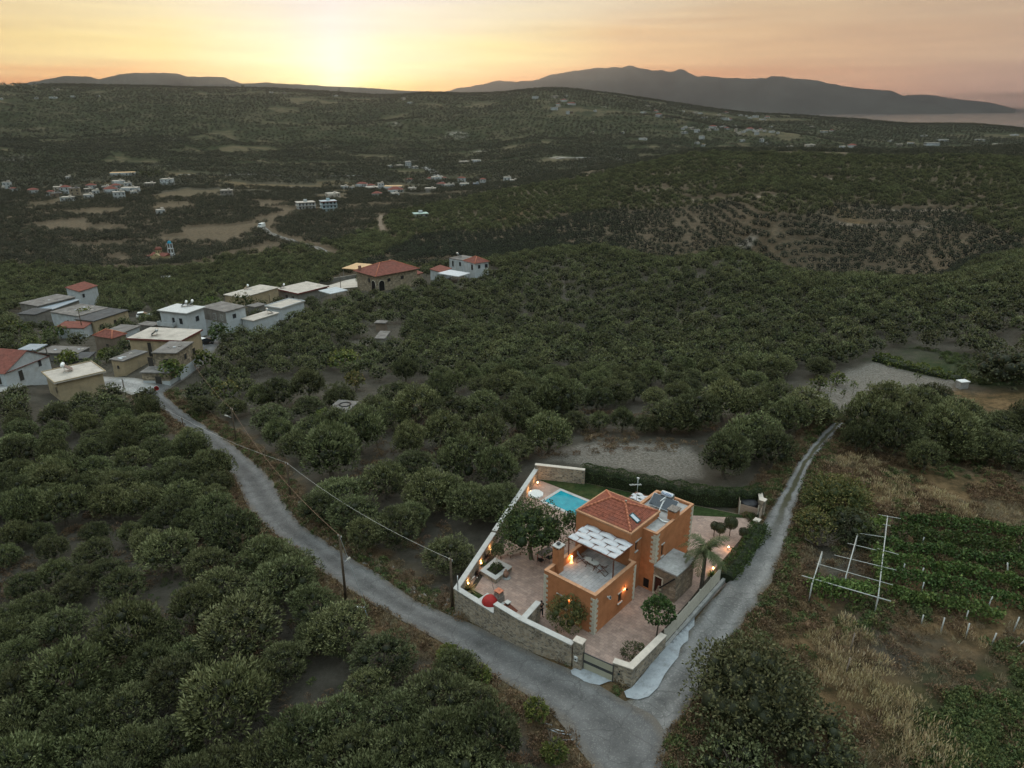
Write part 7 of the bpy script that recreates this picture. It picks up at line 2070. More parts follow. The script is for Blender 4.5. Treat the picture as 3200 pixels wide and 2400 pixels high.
roof_heater(H13b, 0.5, 0.75, R(150), 'sunlit solar heater on the white flat roofed wing', 1.2)
# balcony on the white house
t, L1, L2, h, z0 = H4
MB().box(-1.1, -0.002, L2 * .45, L2 + .3, 2.75, 2.9).box(-1.1, -1.0, L2 * .45, L2 + .3, 2.9, 3.7).box(-1.0, -.002, L2 + .2, L2 + .3, 2.9, 3.7).box(-1.0, -.002, L2 * .45, L2 * .45 + .1, 2.9, 3.7).build('balcony', W_WHITE, t)
def church():
 x, y, z = hit(507, 812)
 t = empty('church', (x, y, z - .5), R(-18), 'yellow walled church with red domed drum and a white and blue bell tower', 'church')
 Y = mat('church_ochre', (0.38, 0.3, 0.17), var=0.08); RT = R_RED; PK = mat('church_pink_trim', (0.5, 0.3, 0.27)); BL = mat('church_blue_dome', (0.03, 0.24, 0.36))
 MB().box(-5.5, 5.5, -3, 3, 0, 3.6).box(-2.2, 2.2, -4.2, -3, 0, 3.4).build('walls', Y, t)
 g = MB().add([(-5.8, -3.3, 3.5), (5.8, -3.3, 3.5), (5.8, 3.3, 3.5), (-5.8, 3.3, 3.5), (-5.8, 0, 5.0), (5.8, 0, 5.0)], [(0, 1, 5, 4), (2, 3, 4, 5), (0, 4, 3), (1, 2, 5), (3, 2, 1, 0)])
 g.build('nave_roof', RT, t)
 pts = [(-2.3, 3.4)] + [(-2.3 * math.cos(R(k)), 3.4 + 1.5 * math.sin(R(k))) for k in range(20, 161, 20)] + [(2.3, 3.4)]
 MB().prism(pts, 3.0, 4.25, M=Matrix.Rotation(R(90), 4, 'X')).build('arched_gable', Y, t)
 MB().lathe([(0.35, 0), (0.35, .08)], 12, M=Matrix.Translation((0, -4.26, 3.9)) @ Matrix.Rotation(R(90), 4, 'X')).build('round_window', DARKWIN, t)
 d = MB().lathe([(1.9, 3.6), (1.9, 6.6)], 16, smooth=False, M=Matrix.Translation((-1.6, 0, 0))).build('drum', Y, t)
 MB().lathe([(2.1, 6.602), (2.05, 6.9), (1.6, 7.7), (0.9, 8.15), (0, 8.3)], 16, M=Matrix.Translation((-1.6, 0, 0))).build('dome', RT, d)
 for k in range(8):
  a = k * math.pi / 4
  MB().box(1.86, 1.93, -.25, .25, 5.0, 6.1, M=Matrix.Translation((-1.6, 0, 0)) @ Matrix.Rotation(a, 4, 'Z')).build('window', DARKWIN, d)
 for zz, s in ((0, 1.35), (4.2, 1.25), (7.2, 1.1)):
  tw = MB()
  for a in (-s, s - .4):
   for b in (-s, s - .4): tw.box(a, a + .4, b, b + .4, zz + .2, zz + 2.8)
  tw.box(-s - .1, s + .1, -s - .1, s + .1, zz, zz + .2).box(-s - .1, s + .1, -s - .1, s + .1, zz + 2.8, zz + 3.0 + (1.2 if zz == 0 else 0))
  if zz == 0: tw.box(-s + .05, s - .05, -s + .05, s - .05, .2, 2.8)
  o = tw.build('tower_stage', W_WHITE, t); o.location = (5.2, 2.4, 0)
  MB().box(-s + .1, s - .1, -s - .13, -s - .102, zz + 2.85, zz + 2.98).box(-s - .13, -s - .102, -s + .1, s - .1, zz + 2.85, zz + 2.98).build('pink_band', PK, o)
 b = MB().lathe([(1.2, 10.2), (1.15, 10.6), (.8, 11.4), (.2, 11.9), (.05, 12.1)], 12, M=Matrix.Translation((5.2, 2.4, 0))).build('tower_dome', BL, t)
 MB().box(5.15, 5.25, 2.35, 2.45, 12.0, 13.1).box(4.85, 5.55, 2.35, 2.45, 12.55, 12.66).build('cross', BLACK, b)
 a = MB().box(-9.5, -6.8, -2.5, 0.5, 0, 2.6).build('side_house', W_WHITE, t); MB().box(-9.8, -6.6, -2.8, .8, 2.602, 2.85).build('side_roof', RT, a)
 MB().prism([(6.6, -1.5), (11.5, -1), (12, 2.8), (7, 3)], 2.2, 2.4).build('canopy', R_CREAM, t)
 for q in ((7, -1), (11.3, -.6), (11.5, 2.4)): MB().box(q[0] - .1, q[0] + .1, q[1] - .1, q[1] + .1, 0, 2.2).build('post', W_GREY, t)
 EXCL.append((x, y, 9)); EXCL.append((x + 5, y, 8)); EXCL.append((x - 6, y, 6)); EXCL.append((x * .98, y * .98, 8))
church()
# far houses: (crop origin x, y, scale) then a, b, width in crop pixels, colour code, storeys
FAR = [
 (0, 450, 2.765, 'in the village on the left valley floor', 'houses of the left valley village', [(70, 385, 60, 'w', 2), (290, 424, 80, 'r', 1), (120, 412, 50, 'r', 1), (20, 405, 50, 'g', 1), (515, 398, 85, 'c', 1), (575, 428, 75, 'r', 2), (655, 440, 80, 's', 2), (490, 456, 80, 'b', 1), (590, 490, 100, 'w', 1), (770, 468, 70, 'w', 1), (790, 383, 80, 'r', 1), (765, 416, 60, 'g', 1), (920, 394, 60, 'w', 1), (1005, 384, 75, 'r', 1), (960, 415, 100, 'r', 1), (1130, 405, 130, 'w', 1), (1025, 344, 90, 'w', 1), (1105, 362, 60, 'w', 1), (1160, 438, 25, 'w', 1), (1035, 474, 90, 'w', 2), (1300, 364, 80, 'g', 1), (1450, 352, 95, 'w', 2), (1965, 456, 95, 'g', 2), (1065, 270, 190, 'o', 1), (595, 306, 30, 'w', 1), (1390, 604, 45, 'w', 1), (830, 430, 40, 'w', 1), (440, 440, 60, 'r', 1)]),
 (800, 450, 2.458, 'in the village on the middle valley floor', 'houses of the middle valley village', [(1170, 180, 45, 'w', 3), (1100, 178, 60, 'g', 1), (1030, 180, 40, 'w', 1), (1220, 188, 50, 'w', 1), (1690, 138, 70, 'w', 1), (1600, 148, 80, 'g', 1), (1335, 282, 45, 'r', 1), (1380, 290, 60, 'w', 2), (1415, 272, 50, 'w', 1), (1445, 278, 35, 'r', 1), (1180, 290, 55, 'r', 1), (815, 325, 80, 'r', 1), (885, 338, 60, 'r', 1), (890, 352, 90, 'w', 1), (960, 342, 45, 'w', 2), (1055, 345, 130, 'o', 1), (1072, 370, 110, 'r', 1), (680, 345, 55, 'w', 1), (738, 354, 30, 'w', 1), (590, 402, 95, 'c', 1), (930, 402, 70, 'r', 1), (1068, 402, 55, 'w', 1), (1200, 358, 55, 'c', 1), (1340, 362, 80, 'g', 1), (1425, 325, 65, 'r', 1), (1470, 333, 45, 'w', 1), (1505, 332, 35, 'w', 1), (1580, 300, 55, 'r', 2), (1600, 325, 65, 'w', 1), (1690, 325, 45, 'n', 1), (1742, 312, 45, 'r', 2), (1930, 298, 55, 'w', 2), (1980, 300, 50, 'w', 1)]),
 (1600, 250, 2.54, 'on the hill below the mountain', 'houses scattered on the hill below the mountain', [(185, 148, 48, 'w', 2), (340, 142, 48, 'c', 2), (430, 130, 28, 'w', 1), (410, 168, 48, 'r', 1), (470, 195, 70, 'r', 1), (365, 200, 32, 'r', 1), (370, 212, 38, 'c', 1), (335, 236, 52, 'w', 2), (442, 268, 28, 'w', 2), (470, 262, 30, 'b', 1), (660, 250, 24, 'w', 1), (1040, 262, 42, 'w', 1), (1062, 274, 38, 'c', 1), (1140, 254, 38, 'r', 1), (1165, 294, 48, 'r', 2), (1075, 210, 42, 'c', 1), (875, 424, 32, 'w', 1), (1040, 474, 60, 'w', 1), (1250, 294, 26, 'w', 1), (640, 424, 22, 'c', 1)]),
 (2100, 300, 2.117, 'in the village towards the sea', 'houses of the village towards the sea', [(75, 105, 18, 'w', 1), (155, 112, 38, 'c', 1), (185, 117, 28, 'w', 1), (215, 145, 38, 'w', 1), (310, 128, 28, 'c', 1), (355, 115, 36, 'r', 1), (350, 158, 50, 'w', 2), (380, 160, 30, 'r', 1), (450, 130, 28, 'w', 1), (490, 134, 26, 'w', 1), (552, 142, 38, 'w', 2), (515, 146, 26, 'w', 1), (600, 158, 42, 'w', 1), (690, 142, 18, 'o', 1), (88, 210, 26, 'w', 1), (70, 220, 22, 'w', 1), (130, 218, 40, 'c', 1), (165, 240, 34, 'w', 2), (195, 284, 34, 'w', 2), (270, 210, 48, 'r', 1), (290, 226, 30, 'w', 1), (335, 209, 40, 'w', 1), (362, 220, 34, 'r', 1), (240, 228, 34, 'c', 1), (422, 236, 16, 'c', 2), (412, 203, 28, 'w', 1), (440, 250, 34, 'c', 1), (470, 242, 26, 'w', 1), (515, 226, 50, 'r', 1), (485, 234, 24, 'w', 1), (555, 236, 36, 'w', 1), (560, 256, 28, 'w', 2), (585, 226, 24, 'r', 1), (612, 236, 20, 'w', 1), (655, 208, 18, 'w', 1), (660, 241, 38, 'w', 1), (700, 249, 12, 'w', 1), (592, 304, 26, 'w', 2), (625, 318, 14, 'w', 1), (465, 300, 34, 'w', 1), (780, 343, 36, 'w', 1), (700, 352, 46, 'c', 1), (910, 332, 60, 'c', 1), (1005, 238, 48, 'o', 1), (1056, 235, 26, 'r', 1), (925, 209, 26, 'g', 1), (1125, 343, 38, 'w', 1), (1190, 337, 50, 'r', 1), (630, 144, 30, 'r', 1), (82, 246, 40, 'w', 1), (205, 330, 26, 'o', 1), (165, 316, 30, 'w', 1)]),
 (1600, 150, 1.3825, 'on the plain near the coast', 'buildings on the plain near the coast', [(1812, 421, 60, 'w', 2), (1860, 401, 45, 'w', 1), (1722, 413, 26, 'o', 1), (1672, 421, 26, 'c', 1), (1780, 382, 28, 'w', 1), (2020, 400, 36, 'w', 1), (2100, 420, 40, 'c', 1), (2170, 378, 30, 'w', 1), (1470, 426, 30, 'r', 1), (1635, 405, 24, 'w', 1), (2190, 424, 40, 'w', 1)]),
 (0, 0, 1.3825, 'on top of the left hill', 'houses along the crest of the left hill', [(5, 429, 14, 'w', 1), (157, 426, 16, 'w', 1), (232, 424, 26, 'w', 1), (245, 390, 22, 'c', 1), (316, 419, 18, 'w', 1), (426, 418, 11, 'w', 1), (715, 416, 7, 'w', 1), (1172, 400, 14, 'w', 1), (1228, 404, 18, 'g', 1), (1450, 416, 18, 'w', 1), (1742, 432, 20, 'c', 2), (1772, 446, 24, 'w', 1)]),
]
WM = {'w': ('white', W_WHITE, R_CREAM), 'r': ('red roofed white', W_WHITE, R_RED), 'g': ('grey', W_GREY, R_CREAM), 'c': ('cream', R_CREAM, R_CREAM), 'b': ('brown', W_BROWN, R_GREY), 's': ('stone', W_STONE, R_GREY), 'o': ('tan roofed', W_WHITE, R_TAN), 'n': ('dull blue', mat('dull_blue_wall', (0.1, 0.13, 0.2)), R_BLUE)}
def far_house(u, v, wpx, code, st, where, grp, rz=None):
 x, y, z = hit(u, v)
 w = wpx * depth_of(x, y, z) / F_PX
 w = min(max(w, 6.0), 34); d = min(w * random.uniform(.6, .9), 12); h = 3.1 * st + .3
 rz = random.uniform(-.35, .35) if rz is None else rz
 cn, wm, rm = WM[code]
 mb = MB().box(-w / 2, w / 2, -d / 2, d / 2, -3, h)
 if w > 11: mb.box(-w / 2, w * .1, -d / 2 - 2.0, -d / 2, -3, 2.9)
 n0 = len(mb.f)
 if code == 'r':
  a = .4; rhh = h + min(w, d) * .26; m = d / 2
  mb.add([(-w / 2 - a, -d / 2 - a, h), (w / 2 + a, -d / 2 - a, h), (w / 2 + a, d / 2 + a, h), (-w / 2 - a, d / 2 + a, h), (-w / 2 + m, 0, rhh), (w / 2 - m, 0, rhh)], [(0, 1, 5, 4), (1, 2, 5), (2, 3, 4, 5), (3, 0, 4), (3, 2, 1, 0)])
 else:
  mb.box(-w / 2 - .2, w / 2 + .2, -d / 2 - .2, d / 2 + .2, h + .002, h + .3)
  if code != 'o': mb.box(w * .1, w * .1 + 2.2, -1, 1.2, h + .302, h + 1.8)
 n1 = len(mb.f)
 k = max(2, int(w / 3.2))
 for s in range(st):
  for i in range(k):
   cx = -w / 2 + w * (i + .5) / k
   if w > 11 and s == 0 and cx < w * .1: continue
   mb.box(cx - .55, cx + .55, -d / 2 - .05, -d / 2 - .003, s * 3.1 + .9, s * 3.1 + 2.3)
   mb.box(cx - .8, cx + .8, -d / 2 - .5, -d / 2 - .003, s * 3.1 + 2.45, s * 3.1 + 2.55)
  mb.box(-w / 2 - .05, -w / 2 - .003, -.6, .6, s * 3.1 + .9, s * 3.1 + 2.3)
 o = mb.build('valley_house', wm)
 o.data.materials.append(rm); o.data.materials.append(DARKWIN)
 mi = np.zeros(len(mb.f), dtype=np.int32); mi[n0:n1] = 1; mi[n1:] = 2
 o.data.polygons.foreach_set('material_index', mi)
 o.location = (x, y, z); o.rotation_euler.z = rz - math.atan2(x, y) * .8
 size = 'tiny' if wpx * depth_of(x, y, z) / F_PX < 9 else 'small' if w < 12 else 'wide' if w < 20 else 'very long'
 st_ = ('', 'single storey', 'two storey', 'three storey')[st]
 tag(o, f'{size} {st_} {cn} house {where}', 'house', grp)
 EXCL.append((x, y, w * .62 + 2)); EXCL.append((x * .985, y * .985, w * .45 + 2))
 return o
random.seed(31)
for (ox, oy, sc, where, grp, lst) in FAR:
 for (a, b, w, code, st) in lst: far_house(ox + a / sc, oy + b / sc, w / sc, code, st, where, grp)
def special(u, v, wpx, label, storeys, wallm, roofm, frame=False, red_trim=False):
 """mid-distance villas with parts"""
 x, y, z = hit(u, v)
 w = wpx * depth_of(x, y, z) / F_PX; d = w * .7
 t = empty('valley_villa', (x, y, z), -math.atan2(x, y) * .8 + .25, label, 'house')
 H = 3.0 * storeys
 MB().box(-w / 2, w / 2, -d / 2, d / 2, -2.5, H).build('walls', wallm, t)
 for s in range(storeys):
  MB().box(-w / 2 - .9, w / 2 + .4, -d / 2 - 1.3, d / 2 + .3, H - 3 * s + .002, H - 3 * s + .25).build('slab', roofm, t)
  k = max(3, int(w / 3))
  for i in range(k):
   cx = -w / 2 + w * (i + .5) / k
   MB().box(cx - .7, cx + .7, -d / 2 - .05, -d / 2 - .003, 3 * s + .6, 3 * s + 2.3).build('window', DARKWIN, t)
  for a in (-w / 2, -w / 6, w / 6, w / 2): MB().box(a - .12, a + .12, -d / 2 - 1.2, -d / 2 - 1.0, 3 * s - (2 if s == 0 else 0), 3 * s + 2.98).build('pillar', wallm, t)
 if red_trim: MB().box(-w / 2 - 1.0, w / 2, -d / 2 - 1.5, -d / 2 + .5, H - .6, H - .05).build('red_awning', R_RED, t)
 MB().box(-1.4, 1.4, -1, 1.2, H + .252, H + 2.2).build('stair_house', wallm, t)
 EXCL.append((x, y, w * .7)); EXCL.append((x * .98, y * .98, w * .6))
special(956, 652, 52, 'pale unfinished two storey concrete villa in the trees', 2, W_WHITE, R_CREAM)
special(1028, 660, 45, 'blue and white three storey villa with red awnings', 3, mat('pale_blue_wall', (0.35, 0.45, 0.5)), W_WHITE, red_trim=True)
special(1315, 678, 42, 'single storey pale villa alone in the olive groves', 1, W_WHITE, mat('mint_roof', (0.35, 0.45, 0.4)))
# ---- lone trees of the valley and village
def tree_at(name, u, v, hc, rx, rz_, label, cat, m, seed, lobes=14, per=70, leaf=(.4, .25), group=None, gap=.1, s_trunk=.15, up=.2, core=True):
 x, y = hit_h(u, v, hc)
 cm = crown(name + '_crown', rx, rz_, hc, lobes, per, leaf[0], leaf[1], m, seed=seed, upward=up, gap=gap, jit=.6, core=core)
 EXCL.append((x, y, rx * .8))
 return make_tree(name, cm, trunk_mesh(name + '_trunk', hc * .7, s_trunk, rx * .7, 4, seed), x, y, 1, 0, label, cat, group)
TR = [('rounded_tree', 760, 915 + 30, 3.0, 3.4, 2.6, 'rounded yellow green tree in front of the cream patched village roof', M_POMEG), ('citrus_tree', 535, 1158, 2.4, 2.4, 1.9, 'dark orange tree standing at the road junction by the stone house', M_CITRUS),
      ('leafy_tree', 213, 1030 + 90, 2.2, 2.2, 1.8, 'leafy tree between the beige cream roofed house and the village centre', M_CITRUS), ('citrus_tree', 265, 985, 2.8, 2.6, 2.2, 'bright tree right of the white house with pitched red roof', M_CITRUS), ('leafy_tree', 330, 1110, 1.8, 1.6, 1.4, 'small bright tree in the village yard left of the ruin', M_CITRUS),
      ('fig_tree', 1075, 1128, 2.2, 3.4, 2.0, 'bright yellow green fig tree standing out in the central grove', M_CITRUS), ('fig_tree', 705, 1222, 2.4, 2.6, 2.2, 'yellow green tree above the lamp pole in the grove', M_POMEG), ('fig_tree', 1015, 1280 + 25, 1.6, 1.5, 1.3, 'small yellow green tree in front of the grove hut', M_CITRUS),
      ('fig_tree', 640, 1150 - 25, 2.2, 2.6, 1.8, 'bright green tree beside the lane behind the stone house', M_CITRUS), ('leafy_tree', 690, 1010 + 30, 2.5, 2.8, 2.2, 'dark leafy tree beside the dark upper floored house', M_BROAD), ('vine_arbour', 665, 945, 2.0, 3.0, .9, 'bright green vine arbour behind the dark upper floored house', M_VINE),
      ('leafy_tree', 1110, 1190, 2.0, 1.6, 2.0, 'olive brown bush beside the clearing in the central grove', M_POMEG), ('leafy_tree', 90, 1075 + 10, 2.0, 3.4, 1.2, 'mass of green citrus left of the village houses', M_CITRUS), ('leafy_tree', 170, 1040, 2.0, 3.2, 1.3, 'second mass of green citrus nearer the worn red roof', M_CITRUS), ('leafy_tree', 50, 1030, 2.2, 3.6, 1.3, 'mass of green citrus at the left picture edge', M_CITRUS)]
for i, (nm, u, v, hc, rx, rz_, lab, m) in enumerate(TR): tree_at(nm, u, v, hc, rx, rz_, lab, 'tree', m, 600 + i)
CY_ = [(1422, 565, 9, 1.1, 'cypress'), (1530, 562, 8, 3.2, 'pine'), (1219, 560, 8, 2.6, 'pine'), (1003, 560, 8, 5.0, 'pine'), (1186, 552, 8, 4.0, 'pine'), (495, 560, 11, 4.0, 'pine'), (455, 560, 8, 7.0, 'pine'), (560, 640, 9, 2.6, 'cypress'), (1060, 292, 22, 4.5, 'cypress'), (760, 277, 12, 6.0, 'pine'), (1975, 331, 10, 6.5, 'pine'), (1960, 330, 8, 4.5, 'pine'), (1505, 306, 10, 6.5, 'pine'), (1515, 308, 12, 3.0, 'cypress'), (1551, 309, 12, 2.4, 'cypress'), (1558, 309, 12, 2.4, 'cypress'), (1690, 552, 8, 2.2, 'cypress')]
for i, (u, v, h, r, kd) in enumerate(CY_):
 x, y, z = hit(u, v)
 where = {0: 'in the middle valley village', 1: 'beside the middle valley village', 2: 'left of the middle valley village', 3: 'on the valley floor', 4: 'on the valley floor near the village', 5: 'beside the long tan roofed shed', 6: 'left of the long tan roofed shed', 7: 'below the grey valley villa', 8: 'on the crest under the sunset', 9: 'on the crest of the left hill', 10: 'on the hill shoulder above the sea', 11: 'paired on the hill shoulder above the sea', 12: 'on the low ridge under the mountain'}.get(i, 'among the skyline trees')
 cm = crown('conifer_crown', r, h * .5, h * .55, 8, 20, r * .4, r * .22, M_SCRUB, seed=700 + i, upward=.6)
 make_tree(kd + '_tree', cm, trunk_mesh('t', h * .4, .25, r * .4, 2, i), x, y, 1, 0, f'dark {"narrow" if kd == "cypress" else "rounded"} {kd} {where}', kd, 'skyline and valley conifers')
# ---- vehicles
def car(u, v, rz, label, body, roofm, van=False, s=1.0, pitch_h=0):
 x, y, z = hit(u, v)
 t = empty('delivery_van' if van else 'parked_car', (x, y, z + .14), rz, label, 'van' if van else 'car'); t.scale = (s,) * 3
 L, W = (5.0, 1.95) if van else (3.9, 1.7)
 if van: prof = [(-2.5, .35), (-2.5, 2.1), (-2.4, 2.25), (1.3, 2.25), (1.9, 1.35), (2.45, 1.05), (2.5, .35)]
 else: prof = [(-1.95, .35), (-1.95, .95), (-1.85, 1.0), (1.0, 0.98), (1.85, .8), (1.95, .35)]
 Mx = Matrix.Rotation(R(90), 4, 'X')
 MB().prism(prof, -W / 2, W / 2, M=Mx).build('body', body, t, bevel=.06)
 if not van:
  MB().prism([(-1.85, 1.0), (-1.6, 1.42), (-.1, 1.45), (.85, 1.0)], -W / 2 + .1, W / 2 - .1, M=Mx).build('windows', GLASS, t)
  MB().prism([(-1.62, 1.43), (-1.5, 1.5), (-.2, 1.52), (-.05, 1.46)], -W / 2 + .08, W / 2 - .08, M=Mx).build('roof', roofm, t, bevel=.02)
 else: MB().prism([(1.32, 2.1), (1.88, 1.38), (1.92, 1.42), (1.36, 2.16)], -W / 2 + .1, W / 2 - .1, M=Mx).build('windscreen', GLASS, t)
 for a in (-L * .31, L * .31):
  for b in (-W / 2 + .02, W / 2 - .02):
   w = MB().lathe([(.3, -.1), (.32, -.05), (.32, .05), (.3, .1)], 16, M=Matrix.Translation((a, b, .18)) @ Mx).build('wheel', BLACK, t)
   MB().lathe([(.18, -.11), (.18, .11)], 10, M=Matrix.Translation((a, b, .18)) @ Mx).build('hub', GALV, w)
 for b in (-W / 2 + .2, W / 2 - .2): MB().box(-L / 2 - .02, -L / 2 + .03, b - .1, b + .1, .7, .95).build('tail_light', mat('red_lens', (0.3, 0.01, 0.01), rough=.3), t)
 for b in (-W / 2 + .25, W / 2 - .25): MB().box(L / 2 - .05, L / 2 + .02, b - .15, b + .15, .55, .72).build('headlight', WHITE_PAINT, t)
 EXCL.append((x, y, 3.2)); EXCL.append((x * .98, y * .98, 3))
car(642, 1076, R(60), 'dark small car with a pale roof parked in the village lane', mat('charcoal_paint', (0.02, 0.022, 0.025), rough=.3, spec=.6, var=.03), WHITE_PAINT)
car(452, 993, R(20), 'white car parked beside the white two storey village house', WHITE_PAINT, WHITE_PAINT)
car(818, 712, R(-100), 'white van driving up the valley road on the left', WHITE_PAINT, WHITE_PAINT, van=True, s=1.4)
car(525, 880, R(10), 'white topped van standing in a clearing behind the village', WHITE_PAINT, WHITE_PAINT, van=True)
# ---- poles, wires, signs
def vertical(u0, v0, u1, v1, zoff=0.0):
 """base pixel -> ground point and height of a vertical reaching the top pixel"""
 x, y, z = hit(u0, v0)
 a, b, c = ray(u1, v1)
 k = (a * x + b * y) / (a * a + b * b)
 return x, y, z, CAM_H + c * k - z
def pole(u0, v0, u1, v1, label, r=.1, m=None, lamp=None, name='utility_pole', cat='pole', group=None, head=True):
 x, y, z, h = vertical(u0, v0, u1, v1)
 h = max(2.0, min(h, 12))
 m = m or mat('pole_wood', (0.09, 0.065, 0.045), var=.25, scale=4)
 t = empty(name, (x, y, z), 0, label, cat, group)
 MB().tube([(0, 0, -.3), (0, 0, h * .5), (0, 0, h)], [r * 1.2, r, r * .85], 8).build('shaft', m, t)
 if head:
  MB().tube([(-.12, 0, h - .15), (-.12, 0, h + .05)], .035, 6).tube([(.14, .04, h - .3), (.14, .04, h - .1)], .045, 6).build('insulators', GALV, t)
 if lamp:
  lh, dx, dy = lamp
  l = MB().tube([(0, 0, lh), (dx * .8, dy * .8, lh + .35)], .025, 6).build('lamp_arm', GALV, t)
  MB().bar((dx * .75, dy * .75, lh + .34), (dx * 1.25, dy * 1.25, lh + .5), .22, .1).build('lamp_head', mat('lamp_housing', (0.4, 0.38, 0.34)), l)
 EXCL.append((x, y, 2.0))
 return (x, y, z + h)
P_A = pole(1081.5, 1876, 1079, 1670, 'tall dark utility pole with a street lamp on the left edge of the road', .11, lamp=(3.9, 0.55, 0.25))
P_B = pole(909, 1556, 889, 1446, 'brown wooden utility pole by the concrete ramp right of the road', .11)
x, y = gz(1350 + 128 * .4973, 1400 + 1005 * .4973, -1.35)
P_C = pole(1350 + 128 * .4973, 1400 + 1012 * .4973, 1350 + 128 * .4973, 1400 + 697 * .4973, 'thick wooden utility pole outside the left corner of the villa wall', .12)
P_D = pole(739, 1382, 718, 1276, 'wooden pole with a street lamp arm in the grove edge right of the road', .1, lamp=(4.0, -0.9, 0))
P_E = pole(574, 1340, 568, 1309, 'short weathered pole on the left edge of the road below the junction', .09)
P_F = pole(388, 1215, 381, 1188, 'pole half hidden by olives left of the junction', .09)
P_G = pole(*cB(1545, 800), *cB(1492, 402), 'dark pole against the corner of the old stone house', .12)
pole(*cC(335, 618), *cC(297, 318), 'black pole in front of the white two storey house', .11)
pole(*cC(1152, 580), *cC(1115, 335), 'dark pole against the unpainted upper floor', .09)
pole(*cA(1245, 715), *cA(1147, 305), 'dark pole rising beside the small porch house', .11)
pole(*cA(552, 1190), *cA(468, 908), 'dark pole against the white gable wall', .1)
pole(*cE(1410, 575), *cE(1395, 440), 'pole beside the pale flat roof in the upper village', .09)
pole(*cE(2105, 412), *cE(2090, 247), 'pole beside the white carport', .09)
pole(*cC(1292, 215), *cC(1265, 100), 'pole behind the dark upper floored house', .09)
pole(*cD(1228, 420), *cD(1226, 322), 'grey pole between the large villa and the small red roofed house', .08)
x_, y_, z_, h_ = vertical(1350 + 170 * .4973, 1400 + 850 * .4973, 1350 + 162 * .4973, 1400 + 728 * .4973)
t = empty('metal_post', (-4.65, 50.6, 1.2), 0, 'grey metal post standing on the corner of the yard wall', 'post')
MB().tube([(0, 0, 0), (0, 0, 1.5)], .05, 8).build('shaft', GALV, t)
def wire(a, b, sag, label, m=None, r=.014):
 a, b = Vector(a), Vector(b)
 pts = []
 for i in range(25):
  k = i / 24; p = a.lerp(b, k); p.z -= sag * 4 * k * (1 - k); pts.append(tuple(p - a))
 o = MB().tube(pts, r, 5).build('overhead_cable', m or mat('pale_cable', (0.5, 0.48, 0.45), var=.05)); o.location = a
 tag(o, label, 'cable')
ORC = mat('rusty_cable', (0.26, 0.16, 0.11), var=.1)
wire(P_B, P_C, 0.9, 'pale overhead cable from the ramp pole to the villa corner pole')
wire(P_E, P_B, 0.5, 'pale overhead cable along the road to the ramp pole')
wire(P_F, P_E, 0.7, 'pale overhead cable from the hidden pole to the short pole')
wire(P_D, P_A, 1.6, 'rust coloured overhead cable from the grove lamp pole to the road lamp pole', ORC, .018)
wire(P_G, P_D, 1.4, 'rust coloured overhead cable from the stone house to the grove lamp pole', ORC, .018)
gx, gy, gzz = hit(1150, 1930)
wire(P_A, (gx, gy, gzz + 1.0), 0.05, 'thin steel stay wire from the road lamp pole to a roadside post', GALV, .015)
t = empty('roadside_post', (gx, gy, gzz), 0, 'leaning blue grey steel post on the verge beside the lamp pole', 'post')
MB().tube([(0, 0, -.2), (-.25, 0, 1.15)], .05, 8).build('shaft', mat('blue_grey_steel', (0.25, 0.3, 0.36)), t)
MB().box(-.95, -.7, -.05, .05, 1.05, 1.2).bar((-.25, 0, 1.1), (-.8, 0, 1.15), .03).build('bracket', WHITE_PAINT, t)
x, y, z = hit(497, 1252)
t = empty('road_sign', (x, y, z), R(15), 'round white and red no entry style sign on a pole at the junction', 'sign')
MB().tube([(0, 0, -.1), (0, 0, 2.6)], .035, 8).build('post', GALV, t)
Mx = Matrix.Translation((0, -.05, 2.35)) @ Matrix.Rotation(R(90), 4, 'X')
f_ = MB().lathe([(.42, 0), (.42, .02)], 24, M=Mx).build('sign_face', WHITE_PAINT, t)
MB().lathe([(.41, .022), (.41, .03), (.33, .03), (.33, .022)], 24, M=Mx).build('rim', mat('sign_red', (0.35, 0.02, 0.02), rough=.5), f_)
MB().box(-.24, .24, -.09, -.072, 2.29, 2.41).build('bar', BLACK, f_)
EXCL.append((x, y, 2.5))
# village lane wall
x0, y0, _ = hit(*cA(355, 1325)); x1, y1, zz = hit(*cA(650, 1195))
bwall('lane_wall', [(x0, y0), (x1, y1)], [ground(x0, y0) + .8, ground(x1, y1) + .8], 'low pale wall along the lane by the white gabled house', R_CREAM, z0=-40, m=R_CREAM, t=.25, cop_w=.35)
x0, y0, _ = hit(*cD(0, 508)); x1, y1, _ = hit(*cD(470, 430))
bwall('yard_wall', [(x0, y0), (x1, y1)], [ground(x0, y0) + 1.3, ground(x1, y1) + 1.3], 'long grey block wall behind the forecourt of the large villa', R_CREAM, z0=-40, m=W_GREY, t=.25, cop_w=.3)
FC = hits([cD(70, 540), cD(300, 470), cD(480, 440), cD(480, 545), cD(330, 560), cD(120, 590)])
poly_sheet('forecourt', FC, 0.25, R_CREAM, kind='structure', on_ground=True, step=1.5)
for q in FC: EXCL.append((q[0], q[1], 3))
BARE.append(FC)
EXCL.append((sum(q[0] for q in FC) / 6, sum(q[1] for q in FC) / 6, 7))
